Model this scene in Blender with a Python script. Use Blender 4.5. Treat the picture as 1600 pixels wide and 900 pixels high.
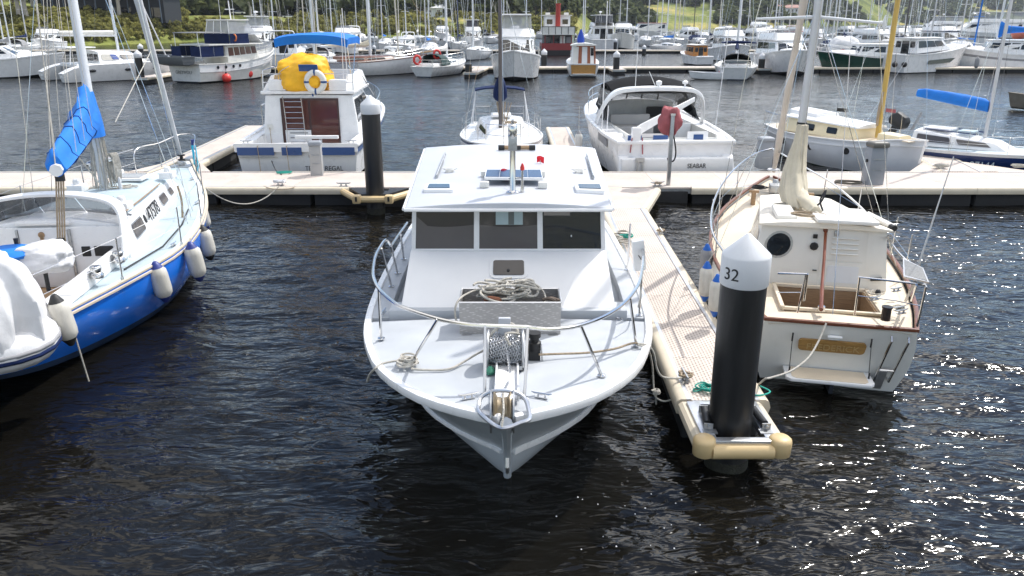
import bpy, bmesh, math, random
import numpy as np
from mathutils import Vector, Matrix, noise as mnoise

for o in list(bpy.data.objects): bpy.data.objects.remove(o)
SC = bpy.context.scene
COL = SC.collection
RAD = math.radians
random.seed(11)

# ---------------------------------------------------------------- camera, sky, sun, exposure
CAMH, FPX, PITCH = 4.8, 1225.0, RAD(18.8)
cd = bpy.data.cameras.new('camera'); cam = bpy.data.objects.new('camera', cd); COL.objects.link(cam)
cam.location = (0, 0, CAMH); cam.rotation_euler = (math.pi/2 - PITCH, 0, 0)
cd.sensor_width = 36; cd.lens = 36*FPX/1600; cd.clip_start = .1; cd.clip_end = 20000
SC.camera = cam
SUN_EL, SUN_AZ = RAD(52), RAD(48)            # azimuth clockwise from +Y (the view direction)
world = bpy.data.worlds.new('World'); SC.world = world; world.use_nodes = True
wn, wl = world.node_tree.nodes, world.node_tree.links
wn.clear()
wo = wn.new('ShaderNodeOutputWorld'); bg = wn.new('ShaderNodeBackground')
sky = wn.new('ShaderNodeTexSky'); sky.sky_type = 'NISHITA'; sky.sun_disc = False
sky.sun_elevation = SUN_EL; sky.sun_rotation = SUN_AZ; sky.air_density = 1.0; sky.dust_density = .15; sky.ozone_density = 1.1
tcw = wn.new('ShaderNodeTexCoord'); mpw = wn.new('ShaderNodeMapping'); mpw.inputs['Scale'].default_value = (1, 1, 2.6)
mpw.inputs['Location'].default_value = (0.3, 5.7, 2.4)
nzw = wn.new('ShaderNodeTexNoise'); nzw.inputs['Scale'].default_value = 1.5; nzw.inputs['Detail'].default_value = 7; nzw.inputs['Roughness'].default_value = .56
crw = wn.new('ShaderNodeValToRGB'); crw.color_ramp.elements[0].position = .485; crw.color_ramp.elements[1].position = .56
mixw = wn.new('ShaderNodeMix'); mixw.data_type = 'RGBA'
# cloud brightness rises towards the sun, as sunlit cloud does
sunv = (math.sin(SUN_AZ)*math.cos(SUN_EL), math.cos(SUN_AZ)*math.cos(SUN_EL), math.sin(SUN_EL))
dtw = wn.new('ShaderNodeVectorMath'); dtw.operation = 'DOT_PRODUCT'; dtw.inputs[1].default_value = sunv; wl.new(tcw.outputs['Generated'], dtw.inputs[0])
mrw = wn.new('ShaderNodeMapRange'); mrw.inputs[1].default_value = .1; mrw.inputs[2].default_value = 1; mrw.inputs[3].default_value = 0; mrw.inputs[4].default_value = 1; wl.new(dtw.outputs['Value'], mrw.inputs[0])
pww = wn.new('ShaderNodeMath'); pww.operation = 'POWER'; pww.inputs[1].default_value = 2.2; wl.new(mrw.outputs[0], pww.inputs[0])
cloudc = wn.new('ShaderNodeMix'); cloudc.data_type = 'RGBA'; cloudc.inputs['A'].default_value = (7.0, 6.9, 6.8, 1); cloudc.inputs['B'].default_value = (21, 20, 18.6, 1); wl.new(pww.outputs[0], cloudc.inputs['Factor'])
wl.new(tcw.outputs['Generated'], mpw.inputs[0]); wl.new(mpw.outputs[0], nzw.inputs['Vector']); wl.new(nzw.outputs['Fac'], crw.inputs[0])
wl.new(crw.outputs[0], mixw.inputs['Factor']); wl.new(sky.outputs[0], mixw.inputs['A']); wl.new(cloudc.outputs['Result'], mixw.inputs['B'])
wl.new(mixw.outputs['Result'], bg.inputs[0]); wl.new(bg.outputs[0], wo.inputs[0]); bg.inputs[1].default_value = .15
sd = bpy.data.lights.new('sun', 'SUN'); sun = bpy.data.objects.new('sun', sd); COL.objects.link(sun)
sd.energy = 3.0; sd.angle = RAD(.55); sd.color = (1, .965, .91)
sdir = Vector((math.sin(SUN_AZ)*math.cos(SUN_EL), math.cos(SUN_AZ)*math.cos(SUN_EL), math.sin(SUN_EL)))
sun.rotation_euler = sdir.to_track_quat('Z', 'Y').to_euler(); sun.location = (20, 20, 40)
SC.view_settings.view_transform = 'Standard'; SC.view_settings.look = 'None'; SC.view_settings.exposure = .40; SC.view_settings.gamma = 1
SC.cycles.max_bounces = 6; SC.cycles.transparent_max_bounces = 8; SC.cycles.caustics_reflective = False; SC.cycles.caustics_refractive = False

# ---------------------------------------------------------------- photo measurement: a pixel of the photograph -> a point of the place
_c, _s = math.cos(PITCH), math.sin(PITCH)
def _dir(x, y):
    u, v = (x-800)/FPX, (y-450)/FPX
    return (u, _c - v*_s, -(_s + v*_c))
def G(x, y, z=0.):
    d = _dir(x, y); t = (z-CAMH)/d[2]
    return Vector((d[0]*t, d[1]*t, z))
def GD(x, y, Y):
    d = _dir(x, y); t = Y/d[1]
    return Vector((d[0]*t, Y, CAMH + d[2]*t))

# ---------------------------------------------------------------- objects
def empty(name, label, cat, loc=(0, 0, 0), rot=0., group=None, tilt=(0, 0)):
    o = bpy.data.objects.new(name, None); COL.objects.link(o); o.empty_display_size = .2
    o.location = loc; o.rotation_euler = (tilt[0], tilt[1], rot)
    o['label'] = label; o['category'] = cat
    if group: o['group'] = group
    o.matrix_basis  # keep
    return o
def tag(o, label=None, cat=None, group=None, kind=None):
    for k, v in (('label', label), ('category', cat), ('group', group), ('kind', kind)):
        if v: o[k] = v
    return o
def copy_tree(o, parent=None):
    c = o.copy(); COL.objects.link(c); c.parent = parent
    for ch in list(o.children): copy_tree(ch, c)
    return c
def local(root):
    m = (Matrix.Translation(root.location) @ root.rotation_euler.to_matrix().to_4x4()).inverted()
    return lambda p: m @ Vector(p)

def crom(pts, n, closed=False):
    """Catmull-Rom through pts, n samples per span"""
    P = [Vector(p) for p in pts]; out = []
    N = len(P); spans = N if closed else N-1
    for i in range(spans):
        if closed: a, b, c, d = P[(i-1) % N], P[i], P[(i+1) % N], P[(i+2) % N]
        else: a, b, c, d = P[max(i-1, 0)], P[i], P[i+1], P[min(i+2, N-1)]
        for k in range(n):
            t = k/n; t2 = t*t; t3 = t2*t
            out.append(.5*((2*b) + (c-a)*t + (2*a-5*b+4*c-d)*t2 + (3*b-a-3*c+d)*t3))
    if not closed: out.append(P[-1])
    return out
def sag(a, b, s, n=10):
    a, b = Vector(a), Vector(b)
    return [a.lerp(b, i/n) - Vector((0, 0, 4*s*(i/n)*(1-i/n))) for i in range(n+1)]

class MB:
    def __init__(self): self.v = []; self.f = []
    def add(self, vs, fs):
        k = len(self.v); self.v += [tuple(v) for v in vs]; self.f += [tuple(i+k for i in f) for f in fs]; return self
    def box(self, c, s, rz=0., rx=0., ry=0.):
        m = Matrix.Translation(c) @ Matrix.Rotation(rz, 4, 'Z') @ Matrix.Rotation(ry, 4, 'Y') @ Matrix.Rotation(rx, 4, 'X')
        vs = [m @ Vector((x*s[0]/2, y*s[1]/2, z*s[2]/2)) for z in (-1, 1) for y in (-1, 1) for x in (-1, 1)]
        return self.add(vs, [(0, 2, 3, 1), (4, 5, 7, 6), (0, 1, 5, 4), (2, 6, 7, 3), (0, 4, 6, 2), (1, 3, 7, 5)])
    def hexa(self, b, t):
        return self.add(list(b)+list(t), [(3, 2, 1, 0), (4, 5, 6, 7), (0, 1, 5, 4), (1, 2, 6, 5), (2, 3, 7, 6), (3, 0, 4, 7)])
    def tube(self, pts, r, n=6, closed=False, caps=True):
        P = [Vector(p) for p in pts]; N = len(P)
        rr = r if isinstance(r, (list, tuple)) else [r]*N
        T = []
        for i in range(N):
            a = P[i-1] if (i or closed) else P[i]; b = P[(i+1) % N] if (i < N-1 or closed) else P[i]
            d = b-a; T.append(d.normalized() if d.length > 1e-9 else Vector((0, 0, 1)))
        up = Vector((0, 0, 1)) if abs(T[0].z) < .9 else Vector((1, 0, 0))
        nx = T[0].cross(up).normalized(); vs = []
        for i in range(N):
            nx = (nx - T[i]*nx.dot(T[i])); nx = nx.normalized() if nx.length > 1e-6 else T[i].orthogonal().normalized()
            ny = T[i].cross(nx)
            for k in range(n):
                a = 2*math.pi*k/n; vs.append(P[i] + (nx*math.cos(a)+ny*math.sin(a))*rr[i])
        fs = []
        for i in range(N if closed else N-1):
            j = (i+1) % N
            for k in range(n):
                k2 = (k+1) % n; fs.append((i*n+k, i*n+k2, j*n+k2, j*n+k))
        if caps and not closed:
            fs.append(tuple(range(n-1, -1, -1))); fs.append(tuple((N-1)*n+k for k in range(n)))
        return self.add(vs, fs)
    def sweep(self, pts, prof, closed=False, flip=1):
        """prof: (lateral, up) polygon; lateral = to the right of travel in plan"""
        P = [Vector(p) for p in pts]; N = len(P); m = len(prof); vs = []
        for i in range(N):
            a = P[i-1] if (i or closed) else P[i]; b = P[(i+1) % N] if (i < N-1 or closed) else P[i]
            d = b-a; d.z = 0; d.normalize(); r = Vector((d.y, -d.x, 0))*flip
            for l, u in prof: vs.append(P[i] + r*l + Vector((0, 0, u)))
        fs = []
        for i in range(N if closed else N-1):
            j = (i+1) % N
            for k in range(m):
                k2 = (k+1) % m; fs.append((i*m+k, i*m+k2, j*m+k2, j*m+k))
        if not closed: fs += [tuple(range(m-1, -1, -1)), tuple((N-1)*m+k for k in range(m))]
        return self.add(vs, fs)
    def lathe(self, prof, n=16, c=(0, 0, 0), axis=None):
        q = Vector((0, 0, 1)).rotation_difference(Vector(axis)).to_matrix() if axis else Matrix.Identity(3)
        c = Vector(c); vs = []; m = len(prof)
        for r, z in prof:
            for k in range(n):
                a = 2*math.pi*k/n; vs.append(c + q @ Vector((r*math.cos(a), r*math.sin(a), z)))
        fs = [(i*n+k, i*n+(k+1) % n, (i+1)*n+(k+1) % n, (i+1)*n+k) for i in range(m-1) for k in range(n)]
        fs += [tuple(range(n-1, -1, -1)), tuple((m-1)*n+k for k in range(n))]
        return self.add(vs, fs)
    def prism(self, poly, z0, z1):
        m = len(poly); vs = [(p[0], p[1], z0) for p in poly]+[(p[0], p[1], z1) for p in poly]
        return self.add(vs, [tuple(range(m-1, -1, -1)), tuple(range(m, 2*m))]+[(k, (k+1) % m, m+(k+1) % m, m+k) for k in range(m)])
    def slab(self, pts, vec):
        m = len(pts); vec = Vector(vec); vs = [Vector(p) for p in pts]; vs += [p+vec for p in vs]
        return self.add(vs, [tuple(range(m-1, -1, -1)), tuple(range(m, 2*m))]+[(k, (k+1) % m, m+(k+1) % m, m+k) for k in range(m)])
    def loft(self, rings, closed=True, cap=True):
        m = len(rings[0]); vs = [p for r in rings for p in r]; fs = []
        for i in range(len(rings)-1):
            for k in range(m if closed else m-1):
                k2 = (k+1) % m; fs.append((i*m+k, i*m+k2, (i+1)*m+k2, (i+1)*m+k))
        if cap and closed: fs += [tuple(range(m-1, -1, -1)), tuple((len(rings)-1)*m+k for k in range(m))]
        return self.add(vs, fs)
    def sph(self, c, r, n=12, m=8, jit=0., seed=0):
        r = r if isinstance(r, (tuple, list)) else (r, r, r); rings = []
        for i in range(m+1):
            th = math.pi*i/m; ring = []
            for k in range(n):
                a = 2*math.pi*k/n; d = Vector((math.sin(th)*math.cos(a), math.sin(th)*math.sin(a), -math.cos(th)))
                q = 1 + (jit*mnoise.noise(d*1.7+Vector((seed, seed*.7, 0))) if jit else 0)
                ring.append((c[0]+d.x*r[0]*q, c[1]+d.y*r[1]*q, c[2]+d.z*r[2]*q))
            rings.append(ring)
        return self.loft(rings)
    def mesh(self, name, bevel=0., smooth=35, seg=2, weld=0.0005):
        me = bpy.data.meshes.new(name); me.from_pydata(self.v, [], self.f)
        bm = bmesh.new(); bm.from_mesh(me)
        if weld: bmesh.ops.remove_doubles(bm, verts=bm.verts, dist=weld)
        bmesh.ops.recalc_face_normals(bm, faces=bm.faces)
        if bevel:
            es = [e for e in bm.edges if len(e.link_faces) == 2 and e.calc_face_angle(0) > RAD(30)]
            if es: bmesh.ops.bevel(bm, geom=es, offset=bevel, segments=seg, profile=.6, affect='EDGES', clamp_overlap=True)
        bm.to_mesh(me); bm.free()
        if smooth:
            me.shade_smooth(); me.set_sharp_from_angle(angle=RAD(smooth))
        return me
    def build(self, name, m, parent=None, bevel=0., smooth=35, loc=None, rot=None, label=None, seg=2):
        me = self.mesh(name, bevel, smooth, seg); me.materials.append(m)
        return inst(me, name, parent, loc, rot, label)
def inst(me, name, parent=None, loc=None, rot=None, label=None):
    o = bpy.data.objects.new(name, me); COL.objects.link(o)
    if parent is not None: o.parent = parent
    if loc is not None: o.location = loc
    if rot is not None: o.rotation_euler = rot
    if label: o['label'] = label
    return o

# ---------------------------------------------------------------- materials
_m = {}
def mat(name, col, rough=.45, metal=0., var=.06, ns=2.5, bump=0., bs=30., spec=.5, alpha=1., coat=0., stretch=None, dirt=0., dirtcol=(.25, .2, .14)):
    if name in _m: return _m[name]
    m = bpy.data.materials.new(name); m.use_nodes = True; N, L = m.node_tree.nodes, m.node_tree.links
    b = N['Principled BSDF']; b.inputs['Roughness'].default_value = rough; b.inputs['Metallic'].default_value = metal
    b.inputs['Specular IOR Level'].default_value = spec; b.inputs['Alpha'].default_value = alpha; b.inputs['Coat Weight'].default_value = coat
    tc = N.new('ShaderNodeTexCoord'); src = tc.outputs['Object']
    if stretch:
        mp = N.new('ShaderNodeMapping'); mp.inputs['Scale'].default_value = stretch; L.new(src, mp.inputs[0]); src = mp.outputs[0]
    nz = N.new('ShaderNodeTexNoise'); nz.inputs['Scale'].default_value = ns; nz.inputs['Detail'].default_value = 6; L.new(src, nz.inputs['Vector'])
    rp = N.new('ShaderNodeValToRGB'); e = rp.color_ramp.elements
    e[0].position = .3; e[1].position = .7
    e[0].color = tuple(max(0, c*(1-var)) for c in col)+(1,); e[1].color = tuple(min(1, c*(1+var)) for c in col)+(1,)
    L.new(nz.outputs['Fac'], rp.inputs[0]); out = rp.outputs[0]
    if dirt:
        n2 = N.new('ShaderNodeTexNoise'); n2.inputs['Scale'].default_value = 1.1; n2.inputs['Detail'].default_value = 9; n2.inputs['Roughness'].default_value = .72
        mp2 = N.new('ShaderNodeMapping'); mp2.inputs['Scale'].default_value = (2.2, 2.2, .7); L.new(tc.outputs['Object'], mp2.inputs[0]); L.new(mp2.outputs[0], n2.inputs['Vector'])
        r2 = N.new('ShaderNodeValToRGB'); r2.color_ramp.elements[0].position = .52; r2.color_ramp.elements[1].position = .74
        r2.color_ramp.elements[1].color = (dirt, dirt, dirt, 1)
        L.new(n2.outputs['Fac'], r2.inputs[0]); mx = N.new('ShaderNodeMix'); mx.data_type = 'RGBA'
        L.new(r2.outputs[0], mx.inputs['Factor']); L.new(out, mx.inputs['A']); mx.inputs['B'].default_value = dirtcol+(1,); out = mx.outputs['Result']
    L.new(out, b.inputs['Base Color'])
    if rough > .1:
        mr = N.new('ShaderNodeMapRange'); mr.inputs[3].default_value = rough*.8; mr.inputs[4].default_value = min(1, rough*1.2)
        L.new(nz.outputs['Fac'], mr.inputs[0]); L.new(mr.outputs[0], b.inputs['Roughness'])
    if bump:
        n3 = N.new('ShaderNodeTexNoise'); n3.inputs['Scale'].default_value = bs; n3.inputs['Detail'].default_value = 4; L.new(src, n3.inputs['Vector'])
        bp = N.new('ShaderNodeBump'); bp.inputs['Strength'].default_value = bump; bp.inputs['Distance'].default_value = .02
        L.new(n3.outputs['Fac'], bp.inputs['Height']); L.new(bp.outputs[0], b.inputs['Normal'])
    _m[name] = m; return m
WHITE = mat('gelcoat_white', (.82, .82, .82), .28, var=.03, dirt=.10)
WHITE2 = mat('painted_white', (.72, .73, .75), .5, var=.04, dirt=.12, bump=.08, bs=9)
OFFWH = mat('aged_white', (.72, .71, .67), .4, var=.07, dirt=.25)
HEROD = mat('hero_pale_blue_deck', (.455, .48, .51), .6, var=.10, ns=1.7, bump=.12, bs=160, dirt=.34, dirtcol=(.36, .39, .44))
HEROC = mat('hero_cabin_white', (.83, .825, .825), .42, var=.025, bump=.05, bs=5, dirt=.08, dirtcol=(.5, .52, .55))
HEROR = mat('hero_roof_paint', (.50, .52, .56), .5, var=.04, bump=.06, bs=6, dirt=.15, dirtcol=(.42, .45, .5))
HEROH = mat('hero_hull_paint', (.50, .54, .58), .3, var=.06, dirt=.3, dirtcol=(.3, .33, .36))
PBLUE = mat('pale_blue_deck', (.45, .54, .585), .65, var=.08, bump=.15, bs=120, dirt=.22, dirtcol=(.4, .45, .46))
CREAM = mat('cream_deck', (.70, .60, .46), .6, var=.06, bump=.12, bs=140, dirt=.16, dirtcol=(.5, .42, .3))
CREAMW = mat('cream_white_paint', (.78, .76, .71), .4, var=.04, dirt=.1)
CRM2 = mat('pale_cream', (.80, .70, .48), .45, var=.04)
BLUEH = mat('blue_hull_paint', (.01, .20, .85), .22, var=.1, ns=1.2, coat=.5)
NAVYH = mat('navy_hull_paint', (.010, .03, .12), .25, var=.1, coat=.4)
GREENH = mat('green_hull_paint', (.006, .045, .03), .25, var=.1, coat=.4)
REDP = mat('dark_red_paint', (.26, .03, .03), .4)
ANTI = mat('antifoul_dark', (.016, .02, .03), .7, var=.3)
ANTIB = mat('antifoul_blue', (.012, .04, .10), .6, var=.3)
STRB = mat('stripe_blue', (.02, .07, .22), .3)
STEEL = mat('stainless_steel', (.62, .62, .62), .18, 1., var=.08)
GALV = mat('galvanised_steel', (.44, .45, .46), .45, .9, var=.15, ns=12)
ALU = mat('brushed_aluminium', (.62, .63, .65), .34, .85, var=.08)
ALUM = mat('anodised_mast', (.60, .60, .62), .4, .5, var=.06)
MASTW = mat('painted_mast', (.72, .74, .76), .35, var=.05, dirt=.12)
MASTC = mat('cream_mast', (.62, .58, .50), .5, var=.08, dirt=.2)
MASTY = mat('varnished_yellow_mast', (.60, .40, .10), .4, var=.12, ns=4, stretch=(8, 8, .5))
MASTD = mat('dark_mast', (.10, .09, .09), .45)
BLACKP = mat('black_pile_sleeve', (.013, .013, .014), .40, var=.4, ns=3, bump=.08, bs=12, stretch=(3, 3, .4), dirt=.35, dirtcol=(.09, .09, .085))
BLACK = mat('black_rubber', (.015, .015, .016), .55, var=.2)
BLKCAN = mat('black_canvas', (.012, .012, .013), .9, bump=.3, bs=6, spec=.1)
NAVYC = mat('navy_canvas', (.010, .020, .070), .85, spec=.15, var=.2, bump=.35, bs=7)
BLUEC = mat('bright_blue_canvas', (.005, .17, .62), .75, var=.12, bump=.4, bs=5)
YELC = mat('yellow_tarpaulin', (.86, .45, .01), .55, var=.12, ns=3, bump=.6, bs=7)
WHTC = mat('white_tarpaulin', (.66, .66, .67), .7, var=.08, bump=.9, bs=5, dirt=.1)
SAILC = mat('cream_sailcloth', (.60, .54, .42), .8, var=.12, ns=3, bump=.6, bs=8)
GREYC = mat('grey_canvas', (.30, .30, .31), .85, bump=.3, bs=8)
REDC = mat('faded_red_canvas', (.36, .10, .11), .8, var=.2, bump=.4, bs=8)
RED = mat('red_plastic', (.75, .05, .04), .4, var=.1)
REDF = mat('red_cloth', (.75, .01, .02), .7)
ORANGE = mat('orange_plastic', (.75, .2, .04), .5)
TURQ = mat('turquoise_foam', (.03, .48, .70), .7, var=.08)
TEALR = mat('teal_rope', (.03, .34, .27), .85, var=.3, bump=.6, bs=90)
ROPE = mat('off_white_rope', (.55, .52, .46), .85, var=.2, ns=30, bump=.9, bs=110)
ROPEB = mat('brown_tan_rope', (.42, .33, .23), .85, var=.25, ns=30, bump=.9, bs=110)
ROPED = mat('dark_rope', (.03, .03, .035), .85, var=.2, bump=.6, bs=110)
GLASS = mat('dark_window_glass', (.012, .014, .017), .04, spec=.6, var=.1)
GLASSB = mat('warm_grey_tinted_glass', (.095, .088, .09), .09, spec=.45, var=.12, ns=.8)
GLASSR = mat('bronze_glass', (.09, .03, .022), .1, spec=.6, var=.15)
INTER = mat('dark_grey_vinyl', (.10, .10, .10), .7)  # one even dark grey
VINYL = mat('clear_vinyl', (.5, .52, .55), .15, alpha=.45, var=.1)
SCREEN = mat('smoked_acrylic', (.25, .26, .27), .12, alpha=.5, var=.1)
TEAK = mat('weathered_teak', (.34, .22, .12), .6, var=.25, ns=6, stretch=(1, 8, 8), bump=.3, bs=30)
MAHOG = mat('dark_mahogany', (.15, .045, .02), .4, var=.25, ns=5, bump=.15, bs=25)
WOODO = mat('orange_varnished_wood', (.50, .20, .04), .35, var=.2, ns=4, stretch=(1, 6, 6))
TILLER = mat('varnished_tiller', (.17, .045, .018), .3, var=.15)
PLAQ = mat('varnished_name_board', (.36, .20, .06), .4, var=.2, ns=8, stretch=(1, 5, 5))
PLAQL = mat('carved_gold_letter', (.48, .32, .13), .6)
INK = mat('black_lettering', (.012, .012, .014), .5, var=0)
INKW = mat('pale_lettering', (.55, .65, .72), .5, var=0)
FEND = mat('fender_vinyl', (.66, .63, .56), .4, var=.06, dirt=.45, dirtcol=(.2, .17, .12))
FENDB = mat('fender_navy_cap', (.02, .04, .22), .4)
TANF = mat('tan_fender_plastic', (.62, .46, .24), .45, var=.05, dirt=.2, dirtcol=(.3, .22, .12))
CREAMF = mat('cream_dock_edge', (.66, .58, .45), .5, var=.06, dirt=.25, dirtcol=(.3, .26, .2))
GREYB = mat('grey_plastic_pedestal', (.30, .32, .35), .45, var=.05, dirt=.15)
PVBLUE = mat('solar_cells', (.015, .03, .09), .12, var=.3, ns=6)
FLOATB = mat('float_concrete_dark', (.02, .02, .021), .85, var=.35, bump=.3, bs=9)
TYRE = BLACK
# walkway grating: fine pink-beige mesh, real relief is millimetres
def grating():
    m = bpy.data.materials.new('walkway_grating'); m.use_nodes = True; N, L = m.node_tree.nodes, m.node_tree.links; b = N['Principled BSDF']
    tc = N.new('ShaderNodeTexCoord'); br = N.new('ShaderNodeTexBrick'); br.inputs['Scale'].default_value = 1
    br.inputs['Brick Width'].default_value = .075; br.inputs['Row Height'].default_value = .045; br.inputs['Mortar Size'].default_value = .013
    br.inputs['Color1'].default_value = (.25, .185, .16, 1); br.inputs['Color2'].default_value = (.36, .28, .245, 1); br.inputs['Mortar'].default_value = (.70, .635, .58, 1)
    nz = N.new('ShaderNodeTexNoise'); nz.inputs['Scale'].default_value = .8; nz.inputs['Detail'].default_value = 8; nz.inputs['Roughness'].default_value = .65
    n4 = N.new('ShaderNodeTexNoise'); n4.inputs['Scale'].default_value = 9; n4.inputs['Detail'].default_value = 5
    L.new(tc.outputs['Object'], br.inputs['Vector']); L.new(tc.outputs['Object'], nz.inputs['Vector']); L.new(tc.outputs['Object'], n4.inputs['Vector'])
    r = N.new('ShaderNodeValToRGB'); r.color_ramp.elements[0].position = .25; r.color_ramp.elements[1].position = .75
    r.color_ramp.elements[0].color = (.78, .76, .74, 1); r.color_ramp.elements[1].color = (1.12, 1.1, 1.08, 1)
    mx = N.new('ShaderNodeMix'); mx.data_type = 'RGBA'; mx.blend_type = 'MULTIPLY'; mx.inputs['Factor'].default_value = 1
    m2 = N.new('ShaderNodeMix'); m2.data_type = 'RGBA'; m2.inputs['B'].default_value = (.60, .545, .49, 1)
    hf = N.new('ShaderNodeMath'); hf.operation = 'MULTIPLY'; hf.inputs[1].default_value = .6; L.new(n4.outputs['Fac'], hf.inputs[0]); L.new(hf.outputs[0], m2.inputs['Factor']); L.new(br.outputs['Color'], m2.inputs['A'])
    L.new(nz.outputs['Fac'], r.inputs[0]); L.new(m2.outputs['Result'], mx.inputs['A']); L.new(r.outputs[0], mx.inputs['B'])
    L.new(mx.outputs['Result'], b.inputs['Base Color']); b.inputs['Roughness'].default_value = .8
    bp = N.new('ShaderNodeBump'); bp.inputs['Strength'].default_value = .5; bp.inputs['Distance'].default_value = .004; bp.invert = True
    L.new(br.outputs['Fac'], bp.inputs['Height']); L.new(bp.outputs[0], b.inputs['Normal']); return m
GRATE = grating()
# checker plate on the anchor box
def checker():
    m = bpy.data.materials.new('checker_plate'); m.use_nodes = True; N, L = m.node_tree.nodes, m.node_tree.links; b = N['Principled BSDF']
    tc = N.new('ShaderNodeTexCoord'); outs = []
    for ang in (.7, -.87):
        mp = N.new('ShaderNodeMapping'); mp.inputs['Rotation'].default_value = (ang, ang, ang); mp.inputs['Scale'].default_value = (12, 12, 44)
        v = N.new('ShaderNodeTexVoronoi'); v.inputs['Scale'].default_value = 1; v.inputs['Randomness'].default_value = .15
        L.new(tc.outputs['Object'], mp.inputs[0]); L.new(mp.outputs[0], v.inputs['Vector']); outs.append(v.outputs['Distance'])
    mn = N.new('ShaderNodeMath'); mn.operation = 'MINIMUM'; L.new(outs[0], mn.inputs[0]); L.new(outs[1], mn.inputs[1])
    r = N.new('ShaderNodeValToRGB'); r.color_ramp.elements[0].position = .12; r.color_ramp.elements[1].position = .32
    r.color_ramp.elements[0].color = (.62, .6, .58, 1); r.color_ramp.elements[1].color = (.42, .40, .385, 1)
    L.new(mn.outputs[0], r.inputs[0]); L.new(r.outputs[0], b.inputs['Base Color']); b.inputs['Metallic'].default_value = .55; b.inputs['Roughness'].default_value = .45
    bp = N.new('ShaderNodeBump'); bp.inputs['Strength'].default_value = .5; bp.inputs['Distance'].default_value = .004; bp.invert = True
    L.new(mn.outputs[0], bp.inputs['Height']); L.new(bp.outputs[0], b.inputs['Normal']); return m
CHECK = checker()

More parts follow.
